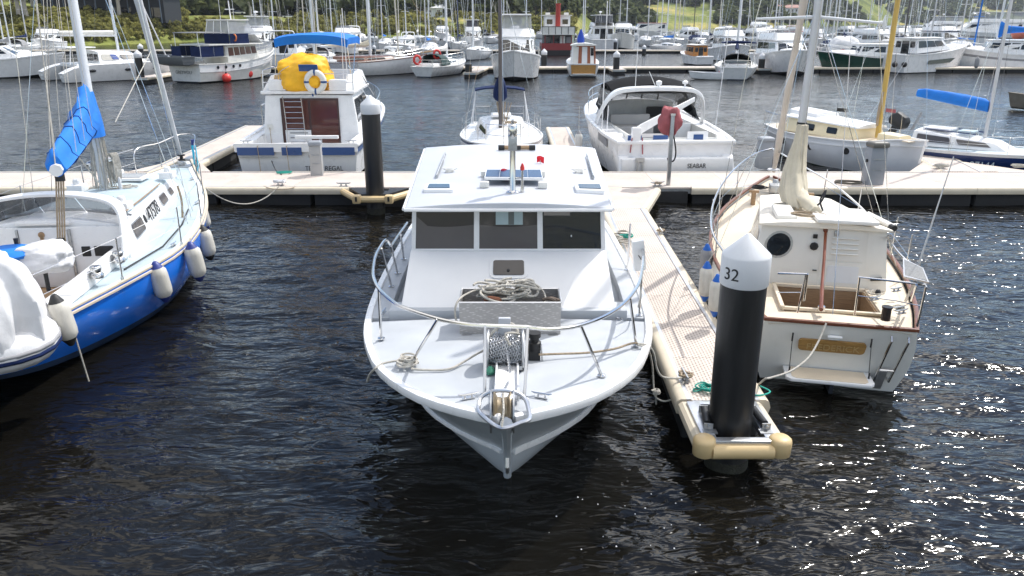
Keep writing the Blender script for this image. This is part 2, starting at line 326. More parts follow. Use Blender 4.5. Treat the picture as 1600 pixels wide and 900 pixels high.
# ---------------------------------------------------------------- boat toolkit (local: bow +Y, x starboard, z up from the waterline)
def interp(tab, n, ease=1.):
    """tab rows (y, hb, z) from stern to bow, resampled smoothly at n+1 stations"""
    P = crom([Vector(r) for r in tab], 16)
    acc = [0.]
    for a, b in zip(P, P[1:]): acc.append(acc[-1] + (b-a).length)
    out = []
    for i in range(n+1):
        s = acc[-1]*(1-(1-i/n)**ease); j = 0
        while j < len(acc)-2 and acc[j+1] < s: j += 1
        t = (s-acc[j])/max(1e-9, acc[j+1]-acc[j]); p = P[j].lerp(P[j+1], min(1, max(0, t))); out.append(Vector((p.x, max(.004, p.y), p.z)))
    return out
class Hull:
    def __init__(s, root, sheer, chine, keel, bands, under, bulge=.06, n=26, kk=8, transom=None, stem=None):
        s.root = root; S = s.S = interp(sheer, n, 1.15); C = interp(chine, n, 1.15); K = interp([(a, .004, b) for a, b in keel], n, 1.15)
        sec = []
        for i in range(n+1):
            row = []
            for k in range(kk+1):
                u = k/kk; p = S[i].lerp(C[i], u); p.y += bulge*math.sin(math.pi*u)*C[i].y; row.append(p)
            low = [C[i].lerp(K[i], u) + Vector((0, .10*math.sin(math.pi*u)*C[i].y, 0)) for u in (.33, .66, 1)]
            sec.append((row, low))
        s.sec = sec
        def strip(k0, k1):
            mb = MB()
            for sg in (1, -1):
                rings = [[(sg*p.y, p.x, p.z) for p in r[0][k0:k1+1]] for r in sec]
                mb.loft(rings, closed=False, cap=False)
            r = sec[-1][0]; mb.loft([[(-p.y, p.x, p.z) for p in r[k0:k1+1]], [(p.y, p.x, p.z) for p in r[k0:k1+1]]], closed=False, cap=False)
            return mb
        for nm, u0, u1, m in bands: strip(round(u0*kk), round(u1*kk)).build(nm, m, root)
        mb = MB()
        for sg in (1, -1):
            mb.loft([[(sg*p.y, p.x, p.z) for p in [r[0][-1]]+r[1]] for r in sec], closed=False, cap=False)
        r = [sec[0][0][-1]]+sec[0][1]; mb.loft([[(-p.y, p.x, p.z) for p in r], [(p.y, p.x, p.z) for p in r]], closed=False, cap=False)
        mb.build('hull_bottom', under, root)
        r = sec[0][0]; mb = MB(); mb.loft([[(-p.y, p.x, p.z) for p in r], [(p.y, p.x, p.z) for p in r]], closed=False, cap=False)
        mb.build('transom', transom or bands[0][3], root)
    def at(s, y):
        S = s.S
        for a, b in zip(S, S[1:]):
            if a.x <= y <= b.x:
                t = (y-a.x)/max(1e-9, b.x-a.x); return a.y+(b.y-a.y)*t, a.z+(b.z-a.z)*t
        return (S[0].y, S[0].z) if y < S[0].x else (S[-1].y, S[-1].z)
    def deck(s, m, drop=.03, inset=.03, camber=.05, hole=None, name='deck', y0=-99, y1=99):
        ys = sorted(set([p.x for p in s.S if y0 <= p.x <= y1]+([hole[2], hole[3]] if hole else [])+([y0] if y0 > -90 else [])+([y1] if y1 < 90 else [])))
        mb = MB(); rows = []
        for y in ys:
            hb, z = s.at(y); hb = max(.003, hb-inset)
            xs = [-hb, -hb*.66, -hb*.33, 0, hb*.33, hb*.66, hb]
            if hole: xs = [-hb, max(hole[0], -hb*.9), 0, min(hole[1], hb*.9), hb]
            dz = drop(y) if callable(drop) else drop
            rows.append([(x, y, z-dz+camber*(1-(x/hb)**2)*min(1, hb)) for x in xs])
        for a, b, ya, yb in zip(rows, rows[1:], ys, ys[1:]):
            for k in range(len(a)-1):
                if hole and ya >= hole[2]-1e-6 and yb <= hole[3]+1e-6 and k in (1, 2): continue
                mb.add([a[k], a[k+1], b[k+1], b[k]], [(0, 1, 2, 3)])
        o = mb.build(name, m, s.root); return o
    def rim(s, m, name='gunwale', w=.07, h=.06, dz=0., dx=0., side=(1, -1), y0=-99, y1=99, stern=True, bev=.012):
        pts = [p for p in s.S if y0 <= p.x <= y1]
        for sg in side:
            mb = MB(); mb.sweep([(sg*(p.y+dx), p.x, p.z+dz) for p in pts], [(-w/2, -h/2), (w/2, -h/2), (w/2, h/2), (-w/2, h/2)]); mb.build(name, m, s.root, bevel=bev)
        if stern and len(side) == 2 and y0 < -50:
            p = s.S[0]; MB().box((0, p.x, p.z+dz), (2*(p.y+dx)+w*.98, w, h*.96)).build(name, m, s.root, bevel=bev)

def facemap(q, u, v, off=0.):
    a, b, c, d = [Vector(p) for p in q]
    n = (b-a).cross(d-a).normalized()
    return (a*(1-u)+b*u)*(1-v) + (d*(1-u)+c*u)*v + n*off
def rrect(u0, u1, v0, v1, ru, rv, k=4):
    P = []
    for cx, cy, a0 in ((u1-ru, v0+rv, -90), (u1-ru, v1-rv, 0), (u0+ru, v1-rv, 90), (u0+ru, v0+rv, 180)):
        for i in range(k+1):
            a = RAD(a0+90*i/k); P.append((cx+ru*math.cos(a), cy+rv*math.sin(a)))
    return P
def panel(root, name, m, q, u0, u1, v0, v1, th=.012, rnd=0., frame=None, fw=.03, label=None, ell=False):
    q = [Vector(p) for p in q]; W = ((q[1]-q[0]).length+(q[2]-q[3]).length)/2; Hh = ((q[3]-q[0]).length+(q[2]-q[1]).length)/2
    n = (q[1]-q[0]).cross(q[3]-q[0]).normalized()
    def shp(u0, u1, v0, v1, r):
        if ell: return [((u0+u1)/2+(u1-u0)/2*math.cos(2*math.pi*i/20), (v0+v1)/2+(v1-v0)/2*math.sin(2*math.pi*i/20)) for i in range(20)]
        return rrect(u0, u1, v0, v1, r/W, r/Hh) if r else [(u0, v0), (u1, v0), (u1, v1), (u0, v1)]
    if frame:
        fo = MB().slab([facemap(q, u, v, -.006) for u, v in shp(u0-fw/W, u1+fw/W, v0-fw/Hh, v1+fw/Hh, rnd+fw if rnd else 0)], n*(.006+th*.6)).build('window_frame' if 'window' in name or 'port' in name else name+'_frame', frame, root)
        par = fo
    else: par = root
    return MB().slab([facemap(q, u, v, -.006) for u, v in shp(u0, u1, v0, v1, rnd)], n*(.006+th)).build(name, m, par, label=label)
def cab(root, name, m, y0, y1, wb0, wb1, wt0, wt1, zb0, zb1, zt0, zt1, s0=0., s1=0., camber=.05, bevel=.03, seg=2):
    """tapered house: y0 aft, y1 forward; w* half widths; s0/s1 shift of the top edge in y. returns outward faces (bl, br, tr, tl)"""
    b = [(-wb0, y0, zb0), (wb0, y0, zb0), (wb1, y1, zb1), (-wb1, y1, zb1)]
    t = [(-wt0, y0+s0, zt0), (wt0, y0+s0, zt0), (wt1, y1+s1, zt1), (-wt1, y1+s1, zt1)]
    mb = MB(); nx = 6; A = []; B = []
    for k in range(nx+1):
        f = 2*k/nx-1; c = camber*(1-f*f); A.append((f*wt0, y0+s0, zt0+c)); B.append((f*wt1, y1+s1, zt1+c))
    mb.add(b+A+B, [(3, 2, 1, 0), (0, 1)+tuple(4+k for k in range(nx, -1, -1)), (2, 3)+tuple(4+nx+1+k for k in range(nx+1)),
                   (1, 2, 4+2*nx+1, 4+nx), (3, 0, 4, 4+nx+1)]+[(4+k, 5+k, 5+nx+1+k, 4+nx+1+k) for k in range(nx)])
    o = mb.build(name, m, root, bevel=bevel, seg=seg, smooth=40)
    return {'o': o, 'B': (b[0], b[1], t[1], t[0]), 'F': (b[2], b[3], t[3], t[2]), 'R': (b[1], b[2], t[2], t[1]), 'L': (b[3], b[0], t[0], t[3]), 'T': (t[0], t[1], t[2], t[3])}
_txt = {}
def text(root, name, body, size, m, org, xd, ud, ext=.004, wrap=None, align='LEFT', sx=1.):
    cu = bpy.data.curves.new('t', 'FONT'); cu.body = body; cu.size = size; cu.extrude = ext; cu.align_x = align
    to = bpy.data.objects.new('t', cu); COL.objects.link(to); dg = bpy.context.evaluated_depsgraph_get(); dg.update()
    me = bpy.data.meshes.new_from_object(to.evaluated_get(dg)); bpy.data.objects.remove(to)
    xd = Vector(xd).normalized(); ud = Vector(ud).normalized(); nd = xd.cross(ud)
    for v in me.vertices:
        p = v.co.copy(); p.x *= sx
        if wrap: v.co = wrap(p)
        else: v.co = Vector(org) + xd*p.x + ud*p.y + nd*p.z
    me.materials.clear(); me.materials.append(m); o = inst(me, name, root); return o
def railing(root, pts, h, r=.013, heads=(1.,), every=1, name='guard_rail', m=None, joined=True, stn='stanchion', wires=()):
    """pts: deck points; heads: fractions of h with a tube, wires: thin lines"""
    m = m or STEEL; P = [Vector(p) for p in pts]
    mb = MB()
    for hd in heads: mb.tube(crom([p+Vector((0, 0, h*hd)) for p in P], 3), r, 5)
    for hd in wires: mb.tube([p+Vector((0, 0, h*hd)) for p in P], r*.45, 4)
    if joined:
        for p in P[::every]: mb.tube([p, p+Vector((0, 0, h))], r*.9, 5)
        return mb.build(name, m, root)
    for p in P[::every]:
        MB().tube([p, p+Vector((0, 0, h))], r*.9, 6).lathe([(.035, 0), (.035, .012), (.018, .02)], 8, p).build(stn, m, root)
    return mb.build(name, m, root)
def fender(loc, ln=.6, r=.11, label='', rope_to=None, cap=None, group=None, tilt=(0, 0), body=None, at=None):
    e = empty('fender', label, 'fender', loc, 0, group, tilt)
    pr = [(r*.25, -ln/2-.05), (r*.5, -ln/2+.0), (r*.93, -ln/2+r*.55), (r, -ln/2+r*1.1), (r, ln/2-r*1.1), (r*.93, ln/2-r*.5), (r*.5, ln/2), (r*.25, ln/2+.05)]
    MB().lathe(pr, 14).build('fender_body', body or FEND, e, smooth=60)
    for sg in (1, -1): MB().lathe([(r*.72, sg*(ln/2-r*.22)), (r*.5, sg*(ln/2+.02)), (r*.27, sg*(ln/2+.07)), (.02, sg*(ln/2+.08))], 12).build('end_cap', cap or FENDB, e, smooth=60)
    if rope_to is not None:
        q = local(e)(rope_to); MB().tube([(0, 0, ln/2+.06), q], .008, 5).build('lanyard', ROPE, e)
    return e
def cleat(root, p, ang=0., s=1., m=None):
    m = m or GALV; mb = MB(); d = Vector((math.cos(ang), math.sin(ang), 0)); p = Vector(p)
    mb.tube([p-d*.13*s+Vector((0, 0, .065*s)), p-d*.09*s+Vector((0, 0, .055*s)), p+d*.09*s+Vector((0, 0, .055*s)), p+d*.13*s+Vector((0, 0, .065*s))], [.008*s, .014*s, .014*s, .008*s], 6)
    for q in (-.045, .045): mb.tube([p+d*q*s, p+d*q*s+Vector((0, 0, .055*s))], .014*s, 6)
    mb.box(p+Vector((0, 0, .005)), (.16*s, .05*s, .012), rz=ang)
    return mb.build('cleat', m, root)
def coil(c, r, turns, rr=.01, flat=.02, seed=0, jit=.18, sq=1.):
    rnd = random.Random(seed); P = []
    for i in range(turns*8):
        a = 2*math.pi*i/8; q = r*(1+rnd.uniform(-jit, jit)); P.append((c[0]+q*math.cos(a), c[1]+q*sq*math.sin(a), c[2]+rr+flat*i/(turns*8)+rnd.uniform(0, rr)))
    return crom(P, 3)

# ================================================================ WATER
def water_mat():
    m = bpy.data.materials.new('harbour_water'); m.use_nodes = True; N, L = m.node_tree.nodes, m.node_tree.links; b = N['Principled BSDF']
    b.inputs['Base Color'].default_value = (.0062, .0056, .0044, 1); b.inputs['Roughness'].default_value = .085; b.inputs['IOR'].default_value = 1.333
    b.inputs['Specular IOR Level'].default_value = .5
    tc = N.new('ShaderNodeTexCoord'); prev = None; last = None
    for sc, st, dist, det, rot in ((.16, (1, 1.5, 1), .16, 2, .3), (.8, (1, 2.0, 1), .085, 1, -.35), (2.3, (1, 2.4, 1), .055, 2, .2), (5.0, (1, 2.4, 1), .010, 1, -.15)):
        mp = N.new('ShaderNodeMapping'); mp.inputs['Scale'].default_value = st; mp.inputs['Rotation'].default_value = (0, 0, rot)
        nz = N.new('ShaderNodeTexNoise'); nz.inputs['Scale'].default_value = sc; nz.inputs['Detail'].default_value = det; nz.inputs['Roughness'].default_value = .5; nz.inputs['Distortion'].default_value = .6
        L.new(tc.outputs['Object'], mp.inputs[0]); L.new(mp.outputs[0], nz.inputs['Vector'])
        bp = N.new('ShaderNodeBump'); bp.inputs['Strength'].default_value = 1; bp.inputs['Distance'].default_value = dist
        L.new(nz.outputs['Fac'], bp.inputs['Height'])
        if last: L.new(last.outputs[0], bp.inputs['Normal'])
        last = bp
    L.new(last.outputs[0], b.inputs['Normal']); return m
def water():
    """one sheet: fine and truly wavy near the camera, coarser outwards, flat to the horizon"""
    rng = np.random.RandomState(5)
    ys = [-60., -30, -14, -6]; y = 1.0
    while y < 6000: ys.append(y); y += max(.05, .0062*y) if y < 60 else y*.05
    ys = np.array(ys); na = 330
    uu = np.linspace(-1, 1, na); uu = np.sign(uu)*np.abs(uu)**1.15
    Y = np.repeat(ys[:, None], na, 1); X = uu[None, :]*np.maximum(14, np.abs(Y)*.95+4)
    X[Y > 300] *= 2.2
    Z = np.zeros_like(X)
    wind = 1.25
    for i in range(46):
        lam = .28*1.083**i; k = 2*math.pi/lam; th = wind + rng.normal(0, .62); amp = .0058*lam**.9*rng.uniform(.5, 1.3)*(.55 if lam > 1.6 else 1); ph = rng.uniform(0, 6.28)
        cell = np.maximum(.05, .0062*np.abs(Y)); f = np.clip(1.6-4.2*cell/lam, 0, 1)
        q = k*(X*math.cos(th)+Y*math.sin(th))+ph
        q = q + .9*np.sin(.37*X+.21*Y+i) + .6*np.sin(.9*Y-.5*X+2*i)
        Z += f*amp*(np.exp(np.sin(q)-1)*2-.93)
    calm = .45+.55*np.clip(.5+.5*np.sin(X*.23+1.5*np.sin(Y*.13))+.35*np.sin(Y*.31+X*.11+2), 0, 1); Z *= calm
    Z *= np.clip((70-np.abs(Y))/25, 0, 1)
    v = np.stack([X, Y, Z], -1).reshape(-1, 3); ny = len(ys)
    idx = np.arange(ny*na).reshape(ny, na)
    f = np.stack([idx[:-1, :-1], idx[:-1, 1:], idx[1:, 1:], idx[1:, :-1]], -1).reshape(-1, 4)
    me = bpy.data.meshes.new('water'); me.from_pydata(v.tolist(), [], f.tolist()); me.shade_smooth()
    me.materials.append(water_mat()); o = inst(me, 'water'); tag(o, 'dark rippled harbour water', kind='structure')
water()

# ================================================================ LAND
PXT = [-2600, -600, 0, 90, 250, 420, 600, 720, 880, 940, 1000, 1100, 1250, 1400, 1600, 2300, 4200]
DST = [150, 150, 158, 163, 190, 235, 262, 275, 300, 430, 520, 560, 700, 1100, 1200, 1300, 1300]
# land heights above the water at given distances behind the shoreline
EX = [-60, -2, 0, 6, 16, 30, 60, 120, 260, 500, 900, 1600, 2600, 4500]
HT = {'l': [-6, -1, .2, 2.2, 4.6, 5.8, 6.6, 9, 18, 36, 70, 110, 140, 150],
      'm': [-6, -1, .2, 1.6, 3.6, 5.2, 7.0, 10, 22, 42, 80, 120, 150, 160],
      'c': [-6, -1, .2, 1.5, 3, 4.5, 8, 15, 32, 60, 90, 130, 170, 180],
      'r': [-6, -1, .3, 2, 4, 7, 13, 24, 46, 80, 120, 160, 190, 200]}
KEY = [(-2600, 'l'), (280, 'l'), (420, 'm'), (860, 'm'), (960, 'c'), (1080, 'c'), (1200, 'r'), (4200, 'r')]
def land(px, ex):
    d0 = np.interp(px, PXT, DST)
    for (a, ka), (b, kb) in zip(KEY, KEY[1:]):
        if a <= px <= b:
            t = (px-a)/(b-a); return d0, (1-t)*np.interp(ex, EX, HT[ka])+t*np.interp(ex, EX, HT[kb])
    return d0, 0
def landpt(px, ex):
    d0, h = land(px, ex); D = d0+ex; tx = (px-800)/FPX/1.056
    n = mnoise.noise(Vector((tx*D*.006, D*.006, 1.3))) ; n2 = mnoise.noise(Vector((tx*D*.03, D*.03, 4)))
    h2 = h*(1+.28*n) + (n2*1.2 if ex > 4 else 0)*min(1, max(0, ex)/30)
    return Vector((tx*D, D, h2))
def ground_mat():
    m = bpy.data.materials.new('scrubby_ground'); m.use_nodes = True; N, L = m.node_tree.nodes, m.node_tree.links; b = N['Principled BSDF']; b.inputs['Roughness'].default_value = .95; b.inputs['Specular IOR Level'].default_value = .1
    tc = N.new('ShaderNodeTexCoord')
    def nz(s, d, r=.6):
        n = N.new('ShaderNodeTexNoise'); n.inputs['Scale'].default_value = s; n.inputs['Detail'].default_value = d; n.inputs['Roughness'].default_value = r; L.new(tc.outputs['Object'], n.inputs['Vector']); return n.outputs['Fac']
    def ramp(f, els):
        r = N.new('ShaderNodeValToRGB'); r.color_ramp.elements.remove(r.color_ramp.elements[1]); r.color_ramp.elements[0].position = els[0][0]; r.color_ramp.elements[0].color = els[0][1]+(1,)
        for p, c in els[1:]: e = r.color_ramp.elements.new(p); e.color = c+(1,)
        L.new(f, r.inputs[0]); return r.outputs[0]
    a = ramp(nz(.022, 6), [(.36, (.10, .125, .035)), (.47, (.19, .22, .055)), (.55, (.25, .26, .08)), (.66, (.42, .35, .12))])
    c = ramp(nz(.35, 8, .7), [(.3, (.45, .45, .45)), (.7, (1.3, 1.3, 1.3))])
    mx = N.new('ShaderNodeMix'); mx.data_type = 'RGBA'; mx.blend_type = 'MULTIPLY'; mx.inputs['Factor'].default_value = 1
    L.new(a, mx.inputs['A']); L.new(c, mx.inputs['B']); L.new(mx.outputs['Result'], b.inputs['Base Color']); return m
GMAT = ground_mat()
def terrain():
    cols = list(range(-2600, 4201, 40)); exs = sorted(set(EX+[3, 10, 22, 45, 80, 100, 150, 190, 230, 310, 380, 440, 600, 700, 800, 1050, 1250, 1450, 1900, 2200, 3200]))
    V = [landpt(p, e) for e in exs for p in cols]; n = len(cols)
    F = [(i*n+k, i*n+k+1, (i+1)*n+k+1, (i+1)*n+k) for i in range(len(exs)-1) for k in range(n-1)]
    me = bpy.data.meshes.new('hills'); me.from_pydata([tuple(v) for v in V], [], F); me.shade_smooth(); me.materials.append(GMAT)
    tag(inst(me, 'hills'), 'scrubby green shore rising to wooded hills', kind='structure')
    bed = MB().box((0, 3000, -7.5), (12000, 6400, .4)).build('seabed', FLOATB, smooth=0); tag(bed, 'dark harbour bed under the water', kind='structure')
terrain()

def leaf_mat(name, c0, c1, s=.35):
    m = bpy.data.materials.new(name); m.use_nodes = True; N, L = m.node_tree.nodes, m.node_tree.links; b = N['Principled BSDF']; b.inputs['Roughness'].default_value = .8; b.inputs['Specular IOR Level'].default_value = .15
    g = N.new('ShaderNodeNewGeometry'); n = N.new('ShaderNodeTexNoise'); n.inputs['Scale'].default_value = s; n.inputs['Detail'].default_value = 3; L.new(g.outputs['Position'], n.inputs['Vector'])
    ad = N.new('ShaderNodeMath'); ad.operation = 'MULTIPLY_ADD'; ad.inputs[1].default_value = .35; L.new(g.outputs['Random Per Island'], ad.inputs[0]); L.new(n.outputs['Fac'], ad.inputs[2])
    r = N.new('ShaderNodeValToRGB'); r.color_ramp.elements[0].position = .38; r.color_ramp.elements[1].position = .88; r.color_ramp.elements[0].color = c0+(1,); r.color_ramp.elements[1].color = c1+(1,)
    L.new(ad.outputs[0], r.inputs[0]); L.new(r.outputs[0], b.inputs['Base Color'])
    tr = N.new('ShaderNodeBsdfTranslucent'); L.new(r.outputs[0], tr.inputs[0]); ms = N.new('ShaderNodeMixShader'); ms.inputs[0].default_value = .45; L.new(b.outputs[0], ms.inputs[1]); L.new(tr.outputs[0], ms.inputs[2]); L.new(ms.outputs[0], N['Material Output'].inputs[0]); return m
LEAFA = leaf_mat('olive_foliage', (.065, .08, .028), (.22, .24, .075))
LEAFB = leaf_mat('dark_eucalypt_foliage', (.044, .058, .028), (.145, .165, .07))
LEAFC = leaf_mat('scrub_foliage', (.09, .09, .034), (.36, .34, .10), .09)
BARK = mat('pale_gum_bark', (.42, .38, .32), .8, var=.2); BARKD = mat('grey_brown_bark', (.10, .08, .06), .9, var=.25)

def leaves(n, rx, ry, rz, cz, size, seed, lobes=5, tri=True):
    r = random.Random(seed); vs = []; fs = []; L = []
    for i in range(lobes):
        a = r.uniform(0, 6.28); q = r.uniform(.15, .62); L.append((Vector((math.cos(a)*q*rx, math.sin(a)*q*ry, cz+r.uniform(-.45, .5)*rz)), r.uniform(.38, .62)))
    for i in range(n):
        c, q = L[i % lobes]
        d = Vector((r.gauss(0, 1), r.gauss(0, 1), r.gauss(0, 1))).normalized(); rad = r.uniform(.45, 1)**.6
        p = c+Vector((d.x*rx*q*rad, d.y*ry*q*rad, d.z*rz*q*rad*.9)); s = size*r.uniform(.5, 1.3)
        a = (d+Vector((r.uniform(-1, 1), r.uniform(-1, 1), r.uniform(-.4, 1)))*.9).normalized(); t = a.orthogonal().normalized(); b = a.cross(t); k = len(vs)
        ph = r.uniform(0, 6.28); t, b = t*math.cos(ph)+b*math.sin(ph), b*math.cos(ph)-t*math.sin(ph)
        vs += [p-t*s*.5-b*s*.35, p+t*s*.5-b*s*.25, p+t*s*.3+b*s*.4, p-t*s*.4+b*s*.3]; fs.append((k, k+1, k+2, k+3))
    return vs, fs
def mesh_of(name, vs, fs, m):
    me = bpy.data.meshes.new(name); me.from_pydata([tuple(v) for v in vs], [], fs); me.materials.append(m); return me
CROWN = []
for i in range(6):
    h = 1.0
    vs, fs = leaves(520, .46, .44, .34, .68, .085, 100+i, 7+i % 3); cm = mesh_of('crown', vs, fs, LEAFA if i % 2 else LEAFB)
    tb = MB(); r = random.Random(i)
    tb.tube([(0, 0, -.05), (.012, .01, .25), (.0, .02, .5), (.03, 0, .75)], [.035, .028, .02, .008], 7)
    for k in range(5):
        a = r.uniform(0, 6.28); q = r.uniform(.18, .32); tb.tube([(0, .01, .3+.06*k), (math.cos(a)*q*.5, math.sin(a)*q*.5, .46+.06*k), (math.cos(a)*q, math.sin(a)*q, .66+.04*k)], [.015, .01, .004], 5)
    tm = tb.mesh('trunk'); tm.materials.append(BARK if i in (1, 4) else BARKD); CROWN.append((cm, tm))
def tree(px, ex, h, k, label, group=None, w=1.):
    p = landpt(px, ex); e = empty('tree', label, 'tree', p-Vector((0, 0, .3)), (px*7+ex) % 6.28, group)
    for me, nm in zip(CROWN[k], ('crown', 'trunk')):
        o = inst(me, nm, e); o.scale = (h*w, h*w, h)
    return e
rt = random.Random(3)
GT = 'trees on the shore behind the marina'
def where(px): return next(w for x, w in ((60, 'at the far left shore'), (265, 'behind the dark waterfront building'), (345, 'right of the dark building above the trawler'), (440, 'above the golden grass slope'), (520, 'above the blue bimini'), (610, 'behind the classic ketch masts'), (700, 'beside the long white roofed shed'), (790, 'above the masts left of centre'), (900, 'on the slope left of the red houseboat'), (9999, 'on the shore right of the red houseboat')) if px < x)
for i in range(96):
    px = rt.uniform(-120, 1000) if i < 76 else rt.uniform(258, 430); d0, _ = land(px, 0)
    if px < 275: ex = rt.uniform(55, 140)
    elif px < 460: ex = rt.uniform(44, 120) if rt.random() < .6 else rt.uniform(26, 40)
    elif px < 880: ex = rt.uniform(45, 150)
    else: ex = rt.uniform(25, 120)
    if 290 < px < 385 and ex < 75: ex += 45
    h = rt.uniform(6, 13)
    if 75 < px < 262 and ex < 60: continue
    tree(px, ex, h, rt.randrange(6), ('low rounded tree' if h < 8 else 'mid height bushy tree' if h < 10.5 else 'tall spreading tree')+' '+where(px), GT, rt.uniform(.8, 1.25))
for j, (px, lab) in enumerate(((30, 'pale trunked gum tree at the far left beside the dark building'), (44, 'second pale trunked gum tree left of the dark building'), (187, 'pale trunked gum tree in front of the middle of the dark building'), (259, 'pale trunked gum tree at the right end of the dark building'))):
    e = tree(px, 16, 15, 1, lab)
# low scrub and far woods: nobody could count them
def scatter(name, label, m, temps, pts):
    Vs = []; Fs = []; k = 0
    for p, s, a, ti in pts:
        v, f = temps[ti]; ca, sa = math.cos(a)*s, math.sin(a)*s
        w = np.empty_like(v); w[:, 0] = v[:, 0]*ca-v[:, 1]*sa+p[0]; w[:, 1] = v[:, 0]*sa+v[:, 1]*ca+p[1]; w[:, 2] = v[:, 2]*s+p[2]
        Vs.append(w); Fs.append(f+k); k += len(v)
    V = np.concatenate(Vs); Fq = np.concatenate(Fs); me = bpy.data.meshes.new(name)
    me.vertices.add(len(V)); me.vertices.foreach_set('co', V.astype(np.float32).ravel()); me.loops.add(len(Fq)*4); me.loops.foreach_set('vertex_index', Fq.astype(np.int32).ravel())
    me.polygons.add(len(Fq)); me.polygons.foreach_set('loop_start', np.arange(0, len(Fq)*4, 4, dtype=np.int32)); me.update(); me.validate(); me.materials.append(m)
    tag(inst(me, name), label, kind='stuff')
def tmpl(n, size, seeds, rz=.4, cz=.35, lobes=4):
    out = []
    for s in seeds:
        v, f = leaves(n, .5, .5, rz, cz, size, s, lobes); out.append((np.array([tuple(q) for q in v]), np.array(f)))
    return out
pts = []
for i in range(2300):
    px = rt.uniform(-150, 900); ex = rt.uniform(.5, 30)**1.0 if rt.random() < .75 else rt.uniform(25, 60)
    if 290 < px < 460 and ex > 16: continue
    if 460 < px < 860 and ex > 9 and rt.random() < .6: continue
    pts.append((landpt(px, ex), rt.uniform(1.6, 3.6)*(1 if ex < 20 else 1.2), rt.uniform(0, 6.28), rt.randrange(5)))
scatter('shore_scrub', 'low olive and brown scrub covering the shore bank', LEAFC, tmpl(110, .2, range(20, 25)), pts)
pts = []
for i in range(9500):
    px = rt.uniform(-100, 1700); ex = 60+1500*rt.random()**1.5
    if px > 930: ex = rt.uniform(2, 1800)*rt.random()**.6+2
    p = landpt(px, ex); n = mnoise.noise(Vector((p.x*.0075, p.y*.0042, 7)))
    if px < 1120 and n > .27: continue
    if px > 1250 and n > .42: continue
    if px < 275 and ex < 130: continue
    pts.append((p-Vector((0, 0, .6)), rt.uniform(8, 16), rt.uniform(0, 6.28), rt.randrange(5)))
scatter('far_woods', 'dark eucalypt woods covering the far hills', LEAFB, tmpl(64, .30, range(40, 45), .42, .4, 5), pts)

# building above the left shore
def dark_building():
    p = landpt(165, 24); e = empty('waterfront_building', 'long dark clad building with teal windows above the scrub at upper left', 'building', (p.x, p.y, p.z-1))
    DK = mat('dark_cladding', (.018, .02, .024), .6, var=.2); SL = mat('slate_blue_fascia', (.10, .13, .17), .5); TG = mat('teal_glass', (.05, .16, .16), .06)
    MB().box((0, 5, 3.0), (29, 10, 6)).build('lower_wall', DK, e); MB().box((0, 4.7, 6.5), (30.5, 11.6, .9)).build('balcony_slab', SL, e)
    MB().box((.5, 5.4, 9.4), (29, 9, 4.9)).build('upper_wall', DK, e); MB().box((0, 5, 12.1), (32, 12, .5)).build('roof', SL, e)
    for k in range(11):
        x = -13.1+2.6*k; w = MB().box((x, .87, 9.2), (2.1, .1, 3.4)).build('window', TG, e); MB().box((x, .8, 9.2), (.08, .1, 3.4)).build('mullion', SL, w)
    for k in range(8): MB().box((-12.6+3.6*k, -.02, 2.4), (2.3, .12, 2.2)).build('window', GLASS, e)
    for k in range(12): MB().box((-14+2.55*k, -1.0, 3), (.18, .18, 6)).build('post', SL, e)
dark_building()
def house(px, ex, w, d, h, label, wall, roofm, dz=0):
    p = landpt(px, ex); e = empty('house', label, 'house', (p.x, p.y, p.z+dz))
    MB().box((0, 0, h/2-1), (w, d, h+2)).build('wall', wall, e)
    MB().add([(-w*.55, -d*.6, h), (w*.55, -d*.6, h), (w*.55, d*.6, h), (-w*.55, d*.6, h), (-w*.5, 0, h+d*.28), (w*.5, 0, h+d*.28), (-w*.55, -d*.6, h-.2), (w*.55, -d*.6, h-.2), (w*.55, d*.6, h-.2), (-w*.55, d*.6, h-.2)], [(0, 1, 5, 4), (2, 3, 4, 5), (1, 2, 5), (3, 0, 4), (0, 6, 7, 1), (1, 7, 8, 2), (2, 8, 9, 3), (3, 9, 6, 0)]).build('roof', roofm, e, smooth=0)
    for k in range(max(2, int(w/3))): MB().box((-w/2+w*(k+.5)/max(2, int(w/3)), -d/2-.03, h*.55), (1.2, .1, h*.4)).build('window', GLASS, e)
WR = mat('white_roof_sheet', (.72, .72, .72), .5); RR = mat('rust_red_roof', (.25, .09, .06), .6)
house(660, 62, 17, 7, 3.2, 'long low white roofed shed among trees above the centre left shore', WHITE2, WR)
house(617, 75, 5, 4, 3, 'small white cottage just left of the long white roofed shed', WHITE2, WR)
house(1225, 40, 26, 9, 5, 'long red roofed boatshed on the far right shore', WHITE2, RR)
house(1530, 45, 22, 9, 5, 'white house low on the far right shore', WHITE2, WR)
house(915, 330, 16, 8, 5, 'pale farmhouse on the green hillside behind the red houseboat', WHITE2, RR)
def car(px, ex, label, body):
    p = landpt(px, ex); e = empty('parked_car', label, 'car', (p.x, p.y, p.z+.1), .2)
    MB().loft([[(x, y, z) for y, z in ((-.85, .3), (-.88, .75), (.88, .75), (.85, .3))] for x in (-2.1, 2.1)]).build('body', body, e, bevel=.1)
    MB().loft([[(-1.5, -.8, .75), (-1.5, .8, .75), (1.2, .8, .75), (1.2, -.8, .75)], [(-1.1, -.65, 1.4), (-1.1, .65, 1.4), (.5, .65, 1.4), (.5, -.65, 1.4)]]).build('window', GLASS, e, bevel=.05)
    for x in (-1.3, 1.3):
        for y in (-.8, .8): MB().lathe([(.33, -.1), (.33, .1)], 12, (x, y, .33), (0, 1, 0)).build('wheel', BLACK, e)
